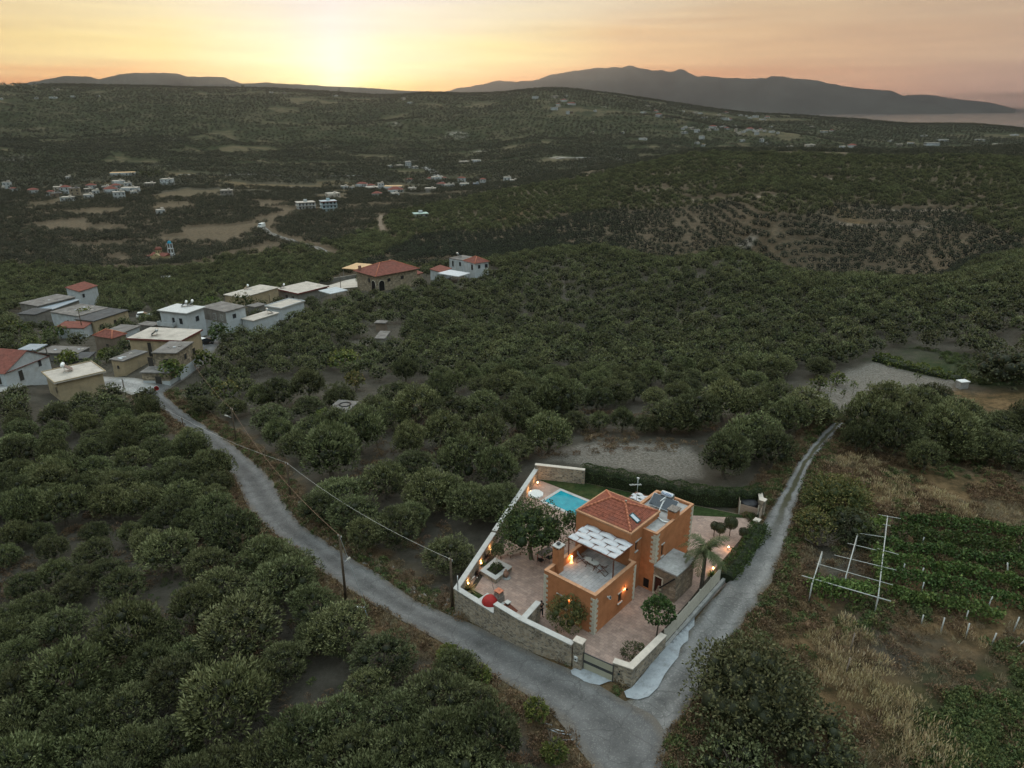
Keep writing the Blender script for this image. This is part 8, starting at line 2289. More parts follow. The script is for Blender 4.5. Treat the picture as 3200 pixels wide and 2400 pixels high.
# ------------------------------------------------------------------ vineyard, field, verges, person
cH = lambda a, b: (2300 + a / 1.952, 1550 + b / 1.952)
def vine_row(pts, label, seed, h=1.45, w=1.0, dens=230):
 global rng
 rng = np.random.default_rng(seed)
 p = resample(hits(pts), 50)
 d = np.r_[0, np.cumsum(np.hypot(*np.diff(p, axis=0).T))]; L = d[-1]
 n = int(L * dens)
 s = rng.uniform(0, L, n)
 keep = fbm(s * .45, s * 0 + seed, 3, seed) > -0.3
 s = s[keep]; n = len(s)
 cx = np.interp(s, d, p[:, 0]); cy = np.interp(s, d, p[:, 1])
 lw = w * (1 + fbm(s * .8, s * 0, 3, seed + 1) * 1.5); lh = h * (1 + fbm(s * .9, s * 0, 3, seed + 2) * .9)
 tx = np.interp(s, d, np.gradient(p[:, 0], d)); ty = np.interp(s, d, np.gradient(p[:, 1], d))
 a = rng.normal(0, .3, n) * lw; zz = lh * (1 - rng.uniform(0, 1, n) ** 1.7 * .75) - (a / lw) ** 2 * .9
 x = cx - ty * a; y = cy + tx * a
 g = ground(x, y)
 P = np.stack([x, y, g + np.maximum(zz, .05)], -1)
 o0 = np.array([p[0, 0], p[0, 1], ground(p[0, 0], p[0, 1])])
 V, F, T = leaf_quads(P - o0, rng.normal(0, .6, (n, 3)) + np.array([0, 0, .7]), .19, .17, .35 + fbm(s * 2, a * 3, 3, seed) * .9 + rng.normal(0, .17, n), .8)
 t = empty('vine_row', tuple(o0), 0, label, 'vine row', 'vine rows in the small vineyard')
 o = bpy.data.objects.new('foliage', tri_mesh('vine_foliage', V, F, T, M_VINE)); COL.objects.link(o); o.parent = t
 for k in range(int(L / 1.6)):
  q = np.array([np.interp(k * 1.6, d, p[:, 0]), np.interp(k * 1.6, d, p[:, 1])]); gg = ground(q[0], q[1])
  b = Vector((q[0], q[1], gg)) - Vector(o0)
  MB().tube([b, b + Vector((.06, .03, .5)), b + Vector((-.03, .1, .95))], [.05, .04, .03], 5).build('stem', M_BARK, t)
VR = [((985, 185), (1400, 225), (1950, 300)), ((930, 265), (1350, 310), (1950, 395)), ((870, 330), (1350, 400), (1950, 500)), ((880, 420), (1350, 500), (1950, 620)), ((900, 520), (1300, 590), (1700, 690), (1950, 740)), ((910, 620), (1200, 680), (1620, 780))]
for i, q in enumerate(VR): vine_row([cH(*a) for a in q], ['farthest vine row, under the pale terrace edge', 'second vine row from the far edge of the vineyard', 'third vine row, level with the middle of the trellis', 'fourth vine row, level with the near end of the trellis', 'fifth vine row, just beyond the trellis corner', 'nearest vine row, low and patchy'][i], 800 + i)
WP = mat('white_pole_paint', (0.42, 0.42, 0.4), var=.08)
for i, (a, b, h, lean, lab) in enumerate([(1135, 300, .9, 0, 'white vineyard post in the second row'), (1010, 470, 1, .1, 'white vineyard post right of the trellis'), (1122, 495, 1, .15, 'leaning white vineyard post right of the trellis'), (1622, 405, 1, .1, 'white vineyard post in the far right rows'), (1660, 510, 1.8, -.5, 'tall leaning white post at the right side of the vineyard'), (1132, 585, 1, 0, 'white vineyard post between the fourth and fifth rows'), (1533, 685, 1.2, .15, 'white vineyard post at the end of the fifth row'), (1400, 760, 1, 0, 'white vineyard post among the nearest vines'), (1130, 780, .9, 0, 'lowest left white vineyard post'), (1248, 835, 1.5, 0, 'thin white post with a single vine on it'), (1398, 870, 1.5, 0, 'thin white post standing clear of the rows'), (1560, 905, 1.1, .1, 'thick white post near the lower right of the vineyard'), (1692, 825, 1.4, .12, 'tall thick white post near the right picture edge'), (1690, 935, 1.2, .9, 'fallen white post near the right picture edge')]):
 x, y, z = hit(*cH(a, b))
 o = MB().tube([(0, 0, -.2), (lean, 0, h)], .055, 7).build('vineyard_post', WP); o.location = (x, y, z); tag(o, lab, 'post', 'white vineyard posts')
for a, b, h, lab in [(690, 965, 2.0, 'upright grey wooden stake in the weeds below the trellis'), (665, 1100, 1.7, 'leaning grey wooden stake in the dry grass')]:
 x, y, z = hit(*cH(a, b)); o = MB().tube([(0, 0, -.2), (.12, .05, h)], .05, 6).build('wooden_stake', mat('grey_wood', (0.2, 0.16, 0.13))); o.location = (x, y, z); tag(o, lab, 'stake')
def trellis():
 zt = 2.35
 G = lambda a, b, z=zt: Vector((*gz(*cH(a, b), z), z))
 o0 = G(465, 530); o0.z = 0
 t = empty('vine_trellis', tuple(o0), 0, 'white pipe vine trellis beside the gravel road with open square bays', 'trellis')
 for (p, q) in [((400, 485), (945, 642)), ((525, 340), (462, 545)), ((925, 122), (868, 612)), ((742, 232), (672, 486)), ((870, 114), (1006, 138)), ((755, 228), (915, 252)), ((680, 288), (855, 330)), ((600, 360), (978, 452)), ((492, 412), (958, 543)), ((898, 174), (942, 181)), ((858, 320), (992, 357))]:
  MB().tube([G(*p) - o0, G(*q) - o0], .05 if p[0] in (400, 525, 925, 742) else .032, 7).build('beam', WP, t)
 for (a, b) in ((465, 530), (870, 605), (922, 140), (742, 236), (524, 348), (672, 484)):
  p = G(a, b); g = ground(p.x, p.y)
  MB().tube([Vector((p.x, p.y, g - .2)) - o0, p - o0], .06, 7).build('post', WP, t)
 global rng
 rng = np.random.default_rng(77)
 for (nm, a, b, n, w, lab) in (('climbing_vine', (480, 510), (825, 545), 2600, .75, 'bright green vine spreading over the near end of the trellis'), ('climbing_vine', (760, 190), (905, 130), 1300, .6, 'green vine on the far end of the trellis'), ('climbing_vine', (870, 300), (900, 480), 1500, .5, 'green vine along the right beam of the trellis')):
  P0_, P1_ = G(*a), G(*b)
  s = rng.uniform(0, 1, n)
  P = np.array(P0_) * (1 - s[:, None]) + np.array(P1_) * s[:, None] + rng.normal(0, w * .45, (n, 3)) * np.array([1, 1, .35]) - np.array([0, 0, .15]) - np.array([0, 0, 1.0]) * (rng.uniform(0, 1, n) ** 5 * 1.6)[:, None]
  V, F, T = leaf_quads(P - np.array(P0_), rng.normal(0, .6, (n, 3)) + np.array([0, 0, .7]), .2, .18, .55 + rng.normal(0, .2, n), .8)
  e = bpy.data.objects.new(nm, tri_mesh(nm, V, F, T, M_VINE)); COL.objects.link(e); e.location = P0_; tag(e, lab, 'vine')
trellis()
# ---- big shrubs and roadside trees
tree_at('evergreen_bush', 2355, 2165, 2.3, 4.6, 2.5, 'very large dark evergreen bush filling the corner below the road junction', 'bush', M_SCRUB, 901, lobes=44, per=420, leaf=(.24, .13), gap=.05, up=.3)
tree_at('evergreen_bush', 2290, 2395, 1.3, 2.6, 1.3, 'lighter green bush at the bottom picture edge in front of the large dark one', 'bush', M_OLIVE, 902, lobes=20, per=260, leaf=(.24, .1))
tree_at('evergreen_bush', 2560, 2330, 1.4, 3.2, 1.6, 'dark green bush below and right of the largest bush', 'bush', M_SCRUB, 903, lobes=20, per=240, leaf=(.24, .12))
tree_at('lentisk_bush', 2610, 1560, 2.0, 3.6, 2.1, 'large round yellow green bush on the right edge of the gravel road', 'bush', M_POMEG, 904, lobes=34, per=320, leaf=(.24, .1))
tree_at('lentisk_bush', 2545, 1640, 1.5, 2.2, 1.5, 'smaller yellow green bush in front of the large round one', 'bush', M_POMEG, 905, lobes=18, per=240, leaf=(.22, .1))
tree_at('lentisk_bush', 2660, 1650, 1.6, 2.6, 1.7, 'dark bush between the round bush and the trellis', 'bush', M_SCRUB, 906, lobes=20, per=240, leaf=(.22, .1))
tree_at('field_bush', 3160, 1150, 2.6, 6.0, 2.6, 'big dark bush at the right picture edge above the field', 'bush', M_SCRUB, 907, lobes=30, per=160, leaf=(.4, .2))
tree_at('roadside_tree', 1402, 2052, 1.3, .85, 1.25, 'slim upright bright green tree on the road verge', 'tree', M_CITRUS, 911, lobes=14, per=150, leaf=(.17, .09))
tree_at('roadside_tree', 1497, 2112, .85, .95, .8, 'round bright green bush second along the road verge', 'tree', M_CITRUS, 912, lobes=13, per=170, leaf=(.17, .09))
tree_at('roadside_tree', 1675, 2218, .95, .9, .95, 'round yellow green tree third along the road verge', 'tree', M_CITRUS, 913, lobes=13, per=170, leaf=(.17, .09))
tree_at('roadside_tree', 1730, 2352, 1.0, .85, 1.0, 'yellow green tree nearest the bottom edge on the verge', 'tree', M_CITRUS, 914, lobes=13, per=170, leaf=(.17, .09))
for i, (u, v, s) in enumerate([(2790, 1215, 1.2), (2700, 1245, 1.0), (2620, 1185, 1.1), (2560, 1200, 1.2), (2860, 1225, 1.1), (2905, 1235, 1.0)]):
 tree_at('field_bush', u, v, 1.0 * s, 1.3 * s, 1.0 * s, ['yellow green bush at the near edge of the gravel clearing', 'lone bright bush at the mouth of the gravel clearing', 'green bush on the left edge of the gravel clearing', 'green bush at the lower left edge of the gravel clearing', 'green bush in the line right of the gravel clearing', 'last green bush right of the gravel clearing'][i], 'bush', M_CITRUS, 920 + i, lobes=9, per=80, leaf=(.3, .15))
hedge('crop_row', hits([(2735, 1125), (2830, 1150), (2920, 1172), (3030, 1190)]), 2.4, 1.2, M_CITRUS, 'line of bright yellow green bushes at the back of the gravel clearing', 43, dens=120, leaf=(.3, .2), lumpy=.6)
for o_ in [o for o in COL.objects if o.name.startswith('crop_row')]: o_.location.z = ground(o_.location.x, o_.location.y)
for i, (u, v, h, r) in enumerate([(2668, 1215, 2.4, .5), (2718, 1218, 2.2, .5), (2635, 1238, 1.4, .3), (2866, 1182, 1.6, .4), (2598, 1225, 1.8, .6)]):
 tree_at('sapling', u, v - 8, h * .6, r, h * .5, ['tall thin sapling in the gravel clearing, left of the middle', 'tall thin sapling in the middle of the gravel clearing', 'smallest sapling in the gravel clearing', 'sapling at the back right of the gravel clearing', 'bushy sapling at the left side of the gravel clearing'][i], 'sapling', M_CITRUS, 930 + i, lobes=6, per=24, leaf=(.3, .1), core=False, s_trunk=.03)
# bare branched shrub
rr = random.Random(12)
x, y, z = hit(2565, 1700)
mb = MB()
for k in range(70):
 a = rr.uniform(0, 6.28); e = rr.uniform(.4, 1.4); L = rr.uniform(1.2, 2.3)
 p = Vector((rr.uniform(-.5, .5), rr.uniform(-.5, .5), 0)); d = Vector((math.cos(a) * math.cos(e), math.sin(a) * math.cos(e), math.sin(e)))
 q = p + d * L * .5 + Vector((rr.uniform(-.2, .2), rr.uniform(-.2, .2), 0)); r2 = p + d * L
 mb.tube([p, q, r2], [.03, .018, .008], 4)
 for j in range(4):
  b = q.lerp(r2, rr.random()); mb.tube([b, b + Vector((rr.uniform(-.5, .5), rr.uniform(-.5, .5), rr.uniform(0, .5)))], [.012, .005], 3)
o = mb.build('bare_shrub', mat('grey_dead_branch', (0.22, 0.18, 0.15))); o.location = (x, y, z); tag(o, 'grey leafless shrub between the gravel road and the trellis', 'shrub')
# water tank box in the clearing
x, y, z = hit(3005, 1212); t = empty('concrete_box', (x, y, z), .2, 'small pale concrete box beside the gravel clearing', 'box')
MB().box(-.7, .7, -.5, .5, -.2, 1.1).build('body', CONCRETE, t); MB().box(-.8, .8, -.6, .6, 1.102, 1.22).build('lid', WHITE_PAINT, t)
# pipe scraps on the verge
rr = random.Random(3)
for k in range(5):
 x, y, z = hit(1690 + k * 17, 2265 + k * 11 + rr.uniform(-8, 8))
 o = MB().tube([(0, 0, .06), (rr.uniform(.5, 1.0), rr.uniform(-.5, .2), .12)], .04, 6).build('scrap_pipe', GALV); o.location = (x, y, z); tag(o, 'short grey scrap pipe lying on the verge near the bottom edge', 'pipe', 'scrap pipes on the verge')
def blades(name, n, r, h, w, m, seed, spread=.35, head=False):
 g = np.random.default_rng(seed)
 a = g.uniform(0, 2 * math.pi, n); q = r * np.sqrt(g.uniform(0, 1, n))
 x, y = q * np.cos(a), q * np.sin(a)
 hh = h * g.uniform(.45, 1.15, n)
 lx, ly = g.normal(0, spread, n) * hh, g.normal(0, spread, n) * hh
 b = g.uniform(0, 2 * math.pi, n); wx, wy = np.cos(b) * w, np.sin(b) * w
 V = np.empty((n, 4, 3))
 if head:
  V[:, 0] = np.stack([x + lx * .45, y + ly * .45, hh * .5], -1); V[:, 1] = np.stack([x + lx * .8 + wx, y + ly * .8 + wy, hh * .8], -1)
  V[:, 2] = np.stack([x + lx, y + ly, hh], -1); V[:, 3] = np.stack([x + lx * .8 - wx, y + ly * .8 - wy, hh * .8], -1)
 else:
  V[:, 0] = np.stack([x - wx, y - wy, 0 * x], -1); V[:, 1] = np.stack([x + wx, y + wy, 0 * x], -1)
  V[:, 2] = np.stack([x + lx + wx * .25, y + ly + wy * .25, hh], -1); V[:, 3] = np.stack([x + lx - wx * .25, y + ly - wy * .25, hh], -1)
 T = np.repeat(np.clip(.5 + g.normal(0, .22, n), 0, 1), 4)
 return mesh_from_arrays(name, V.reshape(-1, 3), np.arange(n * 4).reshape(n, 4), [m], attrs={'tone': ('POINT', T)})
M_STALK = leaf_mat('oat_stalks', (0.22, 0.16, 0.08), (0.44, 0.34, 0.19), (0.66, 0.56, 0.38), rnd=.2)
TUFT_DRY = [blades('dry_tuft', 70, .45, .38, .018, M_DRY, 1 + i, .4, head=False) for i in range(3)]
STALKS = [blades('stalk_clump', 46, .5, 1.0, .03, M_STALK, 20 + i, .22, head=True) for i in range(3)]
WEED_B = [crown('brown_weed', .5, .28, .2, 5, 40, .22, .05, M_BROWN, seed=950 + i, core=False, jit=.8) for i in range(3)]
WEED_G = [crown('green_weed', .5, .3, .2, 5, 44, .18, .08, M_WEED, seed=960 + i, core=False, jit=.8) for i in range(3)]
def rnd_in(polys, n, seed, cond=None, smin=.6, smax=1.4):
 g = np.random.default_rng(seed); out = []
 for p, c in zip(polys, n):
  q = np.array(p); lo, hi = q.min(0), q.max(0)
  x = g.uniform(lo[0], hi[0], c * 3); y = g.uniform(lo[1], hi[1], c * 3)
  k = in_poly(x, y, p) & (np.hypot(x, y) > 27); x, y = x[k][:c], y[k][:c]
  out.append(np.stack([x, y, g.uniform(smin, smax, len(x))], -1))
 P = np.concatenate(out)
 d = lines_dist(P[:, 0], P[:, 1])
 k = d > .35
 k &= ~in_poly(P[:, 0], P[:, 1], PLOT)
 if cond is not None: k &= cond(P[:, 0], P[:, 1])
 return P[k]
def verge(n, seed, wmax=2.6, edges=None, smin=.5, smax=1.2):
 g = np.random.default_rng(seed); out = []
 for e in edges or (ROAD_L, ROAD_R, DIRT_L, DIRT_R):
  p = resample(e, 200); k = g.integers(0, 200, n)
  out.append(np.stack([p[k, 0] + g.normal(0, wmax * .5, n), p[k, 1] + g.normal(0, wmax * .5, n), g.uniform(smin, smax, n)], -1))
 P = np.concatenate(out)
 d = lines_dist(P[:, 0], P[:, 1])
 inp = in_poly(P[:, 0], P[:, 1], PLOT)
 ap = np.minimum.reduce([np.where(in_poly(P[:, 0], P[:, 1], q), -1, poly_dist(P[:, 0], P[:, 1], q)) for q in APRONS])
 return P[(ap > .5) & (d > .15) & (d < wmax) & ~inp & (np.hypot(P[:, 0], P[:, 1]) > 27)]
RIGHT = hits([(2140, 2120), (2330, 1780), (2440, 1620), (2560, 1420), (2660, 1330), (2900, 1400), (3300, 1450), (3800, 1700), (4200, 2600), (2000, 2700)])
LEFTB = hits([(-200, 2600), (-200, 1500), (700, 1400), (1200, 2000), (1800, 2500)])
MIDB = hits([(1000, 1600), (1300, 1250), (2200, 1300), (2300, 1400), (1600, 1450), (1400, 1800)])
nz = lambda s, sd, th: (lambda x, y: fbm(x / s, y / s, 3, sd) > th)
pd = np.concatenate([rnd_in([RIGHT, DRYF], (1900, 1800), 1, nz(5, 5, .0), .5, 1.1), verge(900, 2)])
pb = np.concatenate([rnd_in([RIGHT, DRYF, LEFTB, MIDB], (3600, 2600, 2600, 1500), 3, nz(4, 6, -.03), .5, 1.2), verge(1500, 4, 3.0)])
pg = np.concatenate([rnd_in([RIGHT, VINE, GREENF, GREEN2], (2000, 500, 500, 1500), 5, nz(6, 7, .0), .5, 1.2), verge(900, 6, 2.2, (ROAD_R, DIRT_L, DIRT_R)), rnd_in([hits([(-200, 2600), (-200, 1500), (700, 1400), (1200, 2000), (1800, 2500)])], (1200,), 9, nz(7, 8, .02), .3, .8)])
scatter('dry_grass', pd, TUFT_DRY); scatter('brown_weeds', pb, WEED_B); scatter('green_weeds', pg, WEED_G)
g_ = np.random.default_rng(8); st_pts = []
for (u, v, n, s) in [(*cH(570, 960), 60, 1.4), (*cH(780, 1140), 70, 2.0), (*cH(890, 1180), 40, 1.5), (*cH(1000, 1330), 40, 1.5), (*cH(1080, 1520), 90, 2.2), (*cH(700, 850), 30, 1.4), (*cH(600, 1100), 30, 1.5), (2640, 1445, 50, 2.5), (2735, 1450, 20, 1.2), (2790, 1540, 110, 3.2), (2880, 1545, 50, 2.0), (3010, 1600, 40, 1.5), (*cH(1440, 900), 10, .7), (*cH(840, 1030), 14, .8), (*cH(1170, 1620), 60, 2.5), (*cH(1300, 1500), 8, .8), (*cH(1400, 120), 25, 1.2)]:
 x, y, z = hit(u, v)
 for k in range(n * 2 // 3): st_pts.append((x + g_.normal(0, s * .55), y + g_.normal(0, s * .8), g_.uniform(.45, 1.05)))
st_pts = np.array(st_pts); st_pts = st_pts[lines_dist(st_pts[:, 0], st_pts[:, 1]) > .3]
scatter('dry_oat_stalks', st_pts, STALKS)
# stones on the bank beside the road
rk = np.random.default_rng(5); bank = resample(ROAD_R[6:16], 120); mb = MB()
for k in range(260):
 i = rk.integers(0, 120); x = bank[i, 0] + abs(rk.normal(.5, .8)); y = bank[i, 1] + rk.normal(.3, .6)
 if in_poly(x, y, PLOT) or lines_dist(np.array([x]), np.array([y]))[0] < .2: continue
 s = rk.uniform(.05, .22)
 mb.lathe([(.3 * s, -.6 * s), (s, -.1 * s), (.8 * s, .5 * s), (.2 * s, .8 * s)], 6, smooth=False, M=Matrix.Translation((x, y, ground(x, y))) @ Matrix.Rotation(rk.uniform(0, 3), 4, 'Z'))
o = mb.build('bank_stones', mat('bank_stone', (0.22, 0.19, 0.16), var=.3)); o['kind'] = 'stuff'
# ---- the person
def person():
 t = empty('person', (2.44, 48.62, 0.0), R(200), 'person in black shirt and trousers standing on the paving, head bent over held device', 'person')
 J = {'pel': (0, 0, .93, .13, .10), 'wst': (0, .0, 1.08, .125, .095), 'chs': (0, -.01, 1.28, .16, .11), 'nck0': (0, -.01, 1.43, .07, .06), 'nck': (0, .03, 1.49, .052, .052),
         'shL': (.17, 0, 1.38, .062, .06), 'elL': (.25, .02, 1.11, .043, .043), 'wrL': (.1, .25, 1.14, .03, .03), 'shR': (-.17, 0, 1.38, .062, .06), 'elR': (-.25, .02, 1.11, .043, .043), 'wrR': (-.1, .25, 1.14, .03, .03),
         'hpL': (.09, 0, .87, .095, .09), 'knL': (.11, .03, .48, .062, .062), 'anL': (.12, 0, .1, .045, .045), 'toL': (.14, .17, .04, .04, .03),
         'hpR': (-.09, 0, .87, .095, .09), 'knR': (-.12, .01, .48, .062, .062), 'anR': (-.15, -.03, .1, .045, .045), 'toR': (-.19, .13, .04, .04, .03)}
 E_ = [('pel', 'wst'), ('wst', 'chs'), ('chs', 'nck0'), ('nck0', 'nck'), ('chs', 'shL'), ('shL', 'elL'), ('elL', 'wrL'), ('chs', 'shR'), ('shR', 'elR'), ('elR', 'wrR'), ('pel', 'hpL'), ('hpL', 'knL'), ('knL', 'anL'), ('anL', 'toL'), ('pel', 'hpR'), ('hpR', 'knR'), ('knR', 'anR'), ('anR', 'toR')]
 def skin(name, verts, edges, m, root=0, sub=2):
  me = bpy.data.meshes.new(name); me.from_pydata([v[:3] for v in verts], edges, [])
  o = bpy.data.objects.new(name, me); COL.objects.link(o)
  sk = o.modifiers.new('skin', 'SKIN'); o.modifiers.new('sub', 'SUBSURF').levels = sub; o.modifiers['sub'].render_levels = sub
  sk.use_smooth_shade = True
  if not me.skin_vertices: me.attributes.new
  bm = bmesh.new(); bm.from_mesh(me); lay = bm.verts.layers.skin.verify()
  for i, v in enumerate(bm.verts): v[lay].radius = (verts[i][3], verts[i][4]); v[lay].use_root = (i == root)
  bm.to_mesh(me); bm.free()
  me.materials.append(m); o.parent = t
  return o
 ks = list(J)
 SKN = mat('skin', (0.42, 0.24, 0.17), var=.05, rough=.6); CL = mat('black_cloth', (0.012, 0.012, 0.014), var=.2, scale=12); SH = mat('dark_red_shoe', (0.07, 0.012, 0.012))
 body = skin('body', [J[k] for k in ks], [(ks.index(a), ks.index(b)) for a, b in E_], SKN)
 # clothing shells a little fatter than the body
 up = ['pel', 'wst', 'chs', 'nck0', 'shL', 'shR']
 f = lambda k, g, z=0: (J[k][0], J[k][1], J[k][2] + z, J[k][3] * g, J[k][4] * g)
 m_ = lambda a, b, q, g: tuple(J[a][i] * (1 - q) + J[b][i] * q for i in range(3)) + (J[a][3] * (1 - q) * g + J[b][3] * q * g,) * 2
 sv = [f('pel', 1.12, -.03), f('wst', 1.12), f('chs', 1.1), f('nck0', 1.02), f('shL', 1.12), m_('shL', 'elL', .65, 1.2), f('shR', 1.12), m_('shR', 'elR', .65, 1.2)]
 skin('shirt', sv, [(0, 1), (1, 2), (2, 3), (2, 4), (4, 5), (2, 6), (6, 7)], CL)
 tv = [f('pel', 1.1), f('hpL', 1.1), f('knL', 1.2), (J['anL'][0], J['anL'][1], .12, .06, .06), f('hpR', 1.1), f('knR', 1.2), (J['anR'][0], J['anR'][1], .12, .06, .06)]
 skin('trousers', tv, [(0, 1), (1, 2), (2, 3), (0, 4), (4, 5), (5, 6)], CL)
 for s in ('L', 'R'):
  a, b = J['an' + s], J['to' + s]
  skin('shoe', [(a[0], a[1] - .04, .05, .045, .045), (a[0] * .6 + b[0] * .4, a[1] * .6 + b[1] * .4, .05, .05, .045), (b[0], b[1] + .03, .035, .043, .03)], [(0, 1), (1, 2)], SH)
  w = Vector(J['wr' + s][:3]); sx = -1 if s == 'L' else 1
  dirv = Vector((sx * .35, .9, .05)).normalized()
  V = [(*w, .027, .024), (*(w + dirv * .05), .036, .018), (*(w + dirv * .09), .036, .016)]
  skin('hand_palm', V, [(0, 1), (1, 2)], SKN, sub=1)
  for k, (off, ln) in enumerate(((-.027, .065), (-.009, .075), (.009, .07), (.027, .055))):
   b0 = w + dirv * .085 + Vector((0, 0, off)); b1 = b0 + dirv * ln * .5; b2 = b1 + Vector((sx * .7, .3, 0)).normalized() * ln * .5
   skin('finger', [(*b0, .009, .009), (*b1, .0085, .0085), (*b2, .0075, .0075)], [(0, 1), (1, 2)], SKN, sub=1)
  b0 = w + dirv * .04 + Vector((0, 0, .028)); b1 = b0 + Vector((sx * .02, .02, .025)); b2 = b1 + Vector((sx * .02, .03, .0))
  skin('thumb', [(*b0, .011, .011), (*b1, .01, .01), (*b2, .009, .009)], [(0, 1), (1, 2)], SKN, sub=1)
 # head with a face, tipped forward
 Mh = Matrix.Translation((0, .055, 1.585)) @ Matrix.Rotation(R(-28), 4, 'X')
 bm = bmesh.new(); bmesh.ops.create_uvsphere(bm, u_segments=20, v_segments=14, radius=1)
 for v in bm.verts:
  x, y, z = v.co
  w = .075 * (1 - .22 * max(0, -z)); v.co = Vector((x * w, y * (.095 if y < 0 else .088) * (1 - .1 * max(0, -z)), z * .115))
  if y > .6 and abs(x) < .3 and -.25 < z < .15: v.co.y += .02
 me = bpy.data.meshes.new('head'); bmesh.ops.transform(bm, matrix=Mh, verts=bm.verts); bm.to_mesh(me); bm.free(); me.polygons.foreach_set('use_smooth', [True] * len(me.polygons)); me.materials.append(SKN)
 h = bpy.data.objects.new('head', me); COL.objects.link(h); h.parent = t
 for s in (-1, 1):
  MB().lathe([(0, -.02), (.012, -.01), (.018, .01), (0, .025)], 8, M=Mh @ Matrix.Translation((s * .075, 0, 0))).build('ear', SKN, h)
  MB().lathe([(0, -.006), (.009, 0), (0, .006)], 8, M=Mh @ Matrix.Translation((s * .03, .083, .01)) @ Matrix.Rotation(R(90), 4, 'X')).build('eye', BLACK, h)
 MB().box(-.022, .022, .078, .086, -.055, -.048, M=Mh).build('mouth', SH, h)
 MB().lathe([(.074, -.01), (.083, .03), (.08, .07), (.055, .11), (0, .127)], 16, M=Mh @ Matrix.Translation((0, -.012, 0)) @ Matrix.Diagonal((1, 1.22, 1, 1)) @ Matrix.Rotation(R(12), 4, 'X')).build('hair', mat('dark_hair', (0.012, 0.009, 0.008)), h)
 d = MB().box(-.09, .09, .3, .4, 1.15, 1.175).box(-.02, .02, .36, .38, 1.175, 1.25).build('remote_device', BLACK)
 d.location = t.location; d.rotation_euler = t.rotation_euler; tag(d, 'dark handheld device held in front by the standing person', 'device')
person()
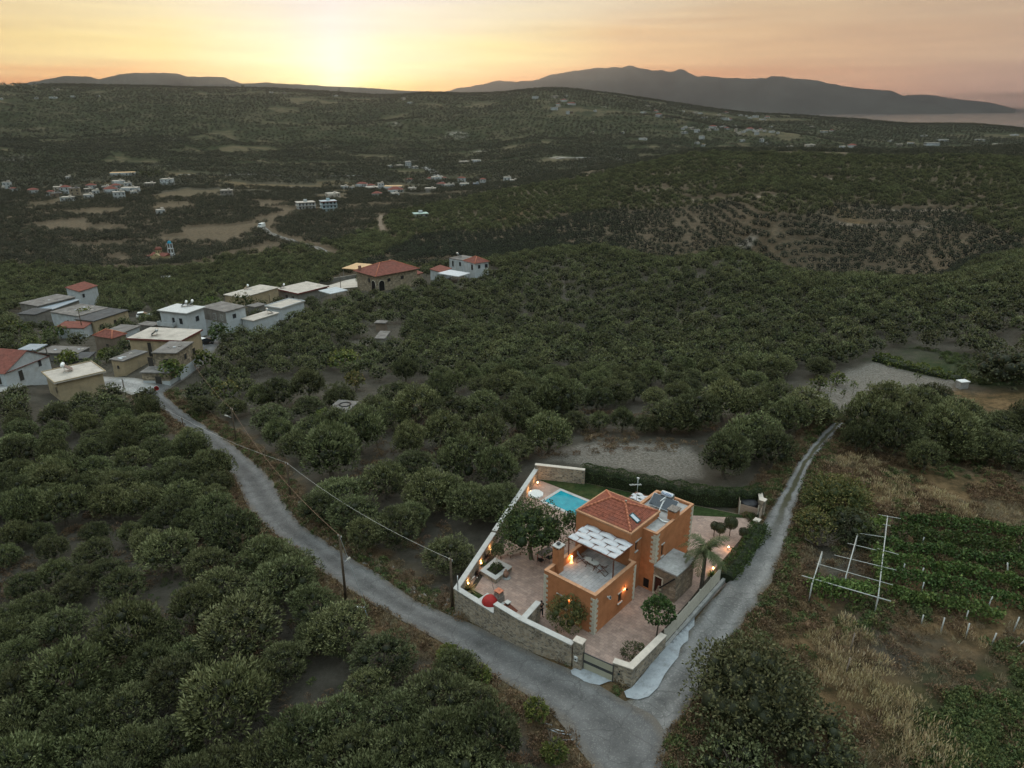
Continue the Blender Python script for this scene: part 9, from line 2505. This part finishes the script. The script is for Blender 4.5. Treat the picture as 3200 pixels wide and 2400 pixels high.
# ------------------------------------------------------------------ the groves
def place_groves():
 items = [(x, y, s, 0) for x, y, s in HAND]
 xs, ys = grid_points(40, 110, 3.7, 4.0, R(20), 0.5, 50)
 k = veg_filter(xs, ys, False)
 items += [(a, b, rng.uniform(.66, .92), 2) for a, b in zip(xs[k], ys[k])]
 x, y = grid_points(52, 330, 4.15, 4.75, R(33), 0.42, 48)
 k = veg_filter(x, y) & (rng.uniform(0, 1, len(x)) > 0.03)
 D = np.hypot(x, y)
 # beyond the middle grove the ravine side is more open
 gap = fbm(x / 26, y / 26, 3, 91)
 k &= ~((D > 265) & (gap > 0.17))
 near = list(zip(x[k], y[k], rng.uniform(0.7, 0.92, k.sum())))
 near.sort(key=lambda q: math.hypot(q[0], q[1]))
 inview = []
 rest = []
 for (a, b, s) in near:
  u, v = proj(a, b, ground(a, b) + 2)
  (inview if (-60 < u < 3260 and v < 2450) else rest).append((a, b, s))
 items.sort(key=lambda q: math.hypot(q[0], q[1]))
 items = items[:290]
 quota = 296 - len(items)
 ind = inview[:quota]; rest += inview[quota:]
 items += [(a, b, s, 1) for a, b, s in ind]
 for i, (a, b, s, t) in enumerate(items):
  D = math.hypot(a, b)
  dl = float(lines_dist(np.array([a]), np.array([b]))[0])
  u, v = proj(a, b, ground(a, b))
  if b < 95 and u > 2450: zone = ('grey green olive tree in the clump beside the dry field, right of the gravel track', 'olive trees right of the gravel track')
  elif u < 1560 - (2400 - v) * 0.0 and v > 1000 and a < np.interp(b, [30, 43, 52, 70, 100, 140], [5, 0, -10, -22, -38, -72]): zone = ('grey green olive tree in the grove on the near left side of the asphalt road', 'olive trees in the grove left of the road')
  elif D < 78: zone = ('large olive tree between the asphalt road and the villa pool wall', 'olive trees between the road and the pool wall')
  else: zone = ('olive tree in the dense grove on the slope behind the villa', 'olive trees on the slope behind the villa')
  lat = 'at the left edge' if u < 260 else 'left of its middle' if u < 700 else 'right of its middle' if u < 1100 else 'by the road verge'
  if zone[1].endswith('left of the road'): zone = (f'olive tree left of the road, {"at the bottom edge" if v > 2250 else "below middle height" if v > 1900 else "halfway up" if v > 1550 else "towards the village"}, {lat}', zone[1])
  elif zone[1].endswith('behind the villa'): zone = (f'olive tree on the slope, {"above the stone hut" if u < 1200 else "above the pool" if u < 1700 else "above the tilled plot" if u < 2200 else "left of the gravel clearing" if u < 2700 else "at the right edge"}, {"front rows" if v > 1250 else "middle rows" if v > 1180 else "upper rows"}', zone[1])
  elif zone[1].endswith('pool wall'): zone = (f'olive tree between road and pool wall, {"next to the wall" if u > 1330 else "in the middle" if u > 1100 else "next to the road"}, {"nearer the street corner" if v > 1600 else "further back" if v > 1430 else "in the back row"}', zone[1])
  else: zone = (f'olive tree right of the gravel track, {"at the track" if u < 2720 else "in its middle" if u < 2950 else "at the right edge"}, {"front side" if v > 1390 else "back side"}', zone[1])
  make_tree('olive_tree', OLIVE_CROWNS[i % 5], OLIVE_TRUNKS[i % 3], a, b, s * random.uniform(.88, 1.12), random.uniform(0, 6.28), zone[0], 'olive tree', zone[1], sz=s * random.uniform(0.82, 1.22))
 rest = np.array(rest)
 # mid distance
 x, y = grid_points(330, 900, 4.5, 7.0, R(6), 0.4)
 k = veg_filter(x, y)
 k &= rng.uniform(0, 1, len(x)) > 0.08
 k &= in_poly(x, y, HILL2) | (np.hypot(x, y) < 395) | (fbm(x / 38, y / 38, 3, 66) < .11)
 mid = np.stack([x[k], y[k], rng.uniform(0.78, 1.08, k.sum())], -1)
 mid = np.concatenate([rest, mid])
 x, y = grid_points(900, 1700, 6.6, 12.5, R(4), 0.8, 41)
 k = veg_filter(x, y) & (fbm(x / 80, y / 80, 4, 93) < 0.14)
 f1 = np.stack([x[k], y[k], rng.uniform(0.8, 1.5, k.sum())], -1)
 x, y = grid_points(1700, 4200, 11, 23, R(-6), 1.6, 41)
 k = (ground(x, y) > SEA_Z + 4) & (fbm(x / 160, y / 160, 4, 94) < 0.14) & veg_filter(x, y)
 f2 = np.stack([x[k], y[k], rng.uniform(0.9, 1.9, k.sum())], -1)
 far = np.concatenate([f1, f2])
 return mid, far
mid_pts, far_pts = place_groves()
ORD = ['leftmost', 'second from left', 'third from left', 'fourth from left', 'fifth from left', 'sixth from left', 'seventh from left', 'eighth from left', 'ninth from left', 'tenth from left', 'eleventh from left', 'twelfth from left']
def number_labels():
 d = {}
 for o in COL.objects:
  if o.parent is None and 'label' in o.keys() and ('valley_house' in o.name or 'tree' in o.name or 'post' in o.name): d.setdefault(o['label'], []).append(o)
 for lab, os_ in d.items():
  if 1 < len(os_) <= 12:
   os_.sort(key=lambda o: proj(*o.location)[0])
   for k, o in enumerate(os_):
    t = lab.replace('single storey ', '').replace('  ', ' ') if len(lab.split()) > 12 else lab
    w = t.split() + ORD[k].split()
    if len(w) <= 16: o['label'] = t + ', ' + ORD[k]
number_labels()
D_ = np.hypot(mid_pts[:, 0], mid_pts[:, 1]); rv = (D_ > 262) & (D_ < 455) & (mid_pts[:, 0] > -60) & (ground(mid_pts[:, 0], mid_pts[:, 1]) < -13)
vl = (D_ > 420) & ~in_poly(mid_pts[:, 0], mid_pts[:, 1], HILL2) & ~rv
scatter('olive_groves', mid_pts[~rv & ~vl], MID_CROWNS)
scatter('valley_trees', mid_pts[vl], VAL_CROWNS)
scatter('ravine_trees', mid_pts[rv], SHADE_CROWNS)  # grove trees beyond the crest, slope shade painted into their leaves
scatter('hillside_trees', far_pts, FAR_CROWNS)
print('SCATTER', len(mid_pts), len(far_pts))
# ------------------------------------------------------------------ haze
def haze():
 mb = MB().box(-61000, 61000, -3000, 61000, SEA_Z - 90, 1080)
 m = bpy.data.materials.new('haze'); m.use_nodes = True
 N, Lk = m.node_tree.nodes, m.node_tree.links
 N.remove(N['Principled BSDF'])
 pv = N.new('ShaderNodeVolumePrincipled')
 pv.inputs['Color'].default_value = (0.25, 0.265, 0.3, 1)
 pv.inputs['Density'].default_value = HAZE_D
 pv.inputs['Anisotropy'].default_value = 0.7
 Lk.new(pv.outputs[0], N['Material Output'].inputs['Volume'])
 o = mb.build('haze', m)
 o['kind'] = 'stuff'
HAZE_D = 0.00007
haze()
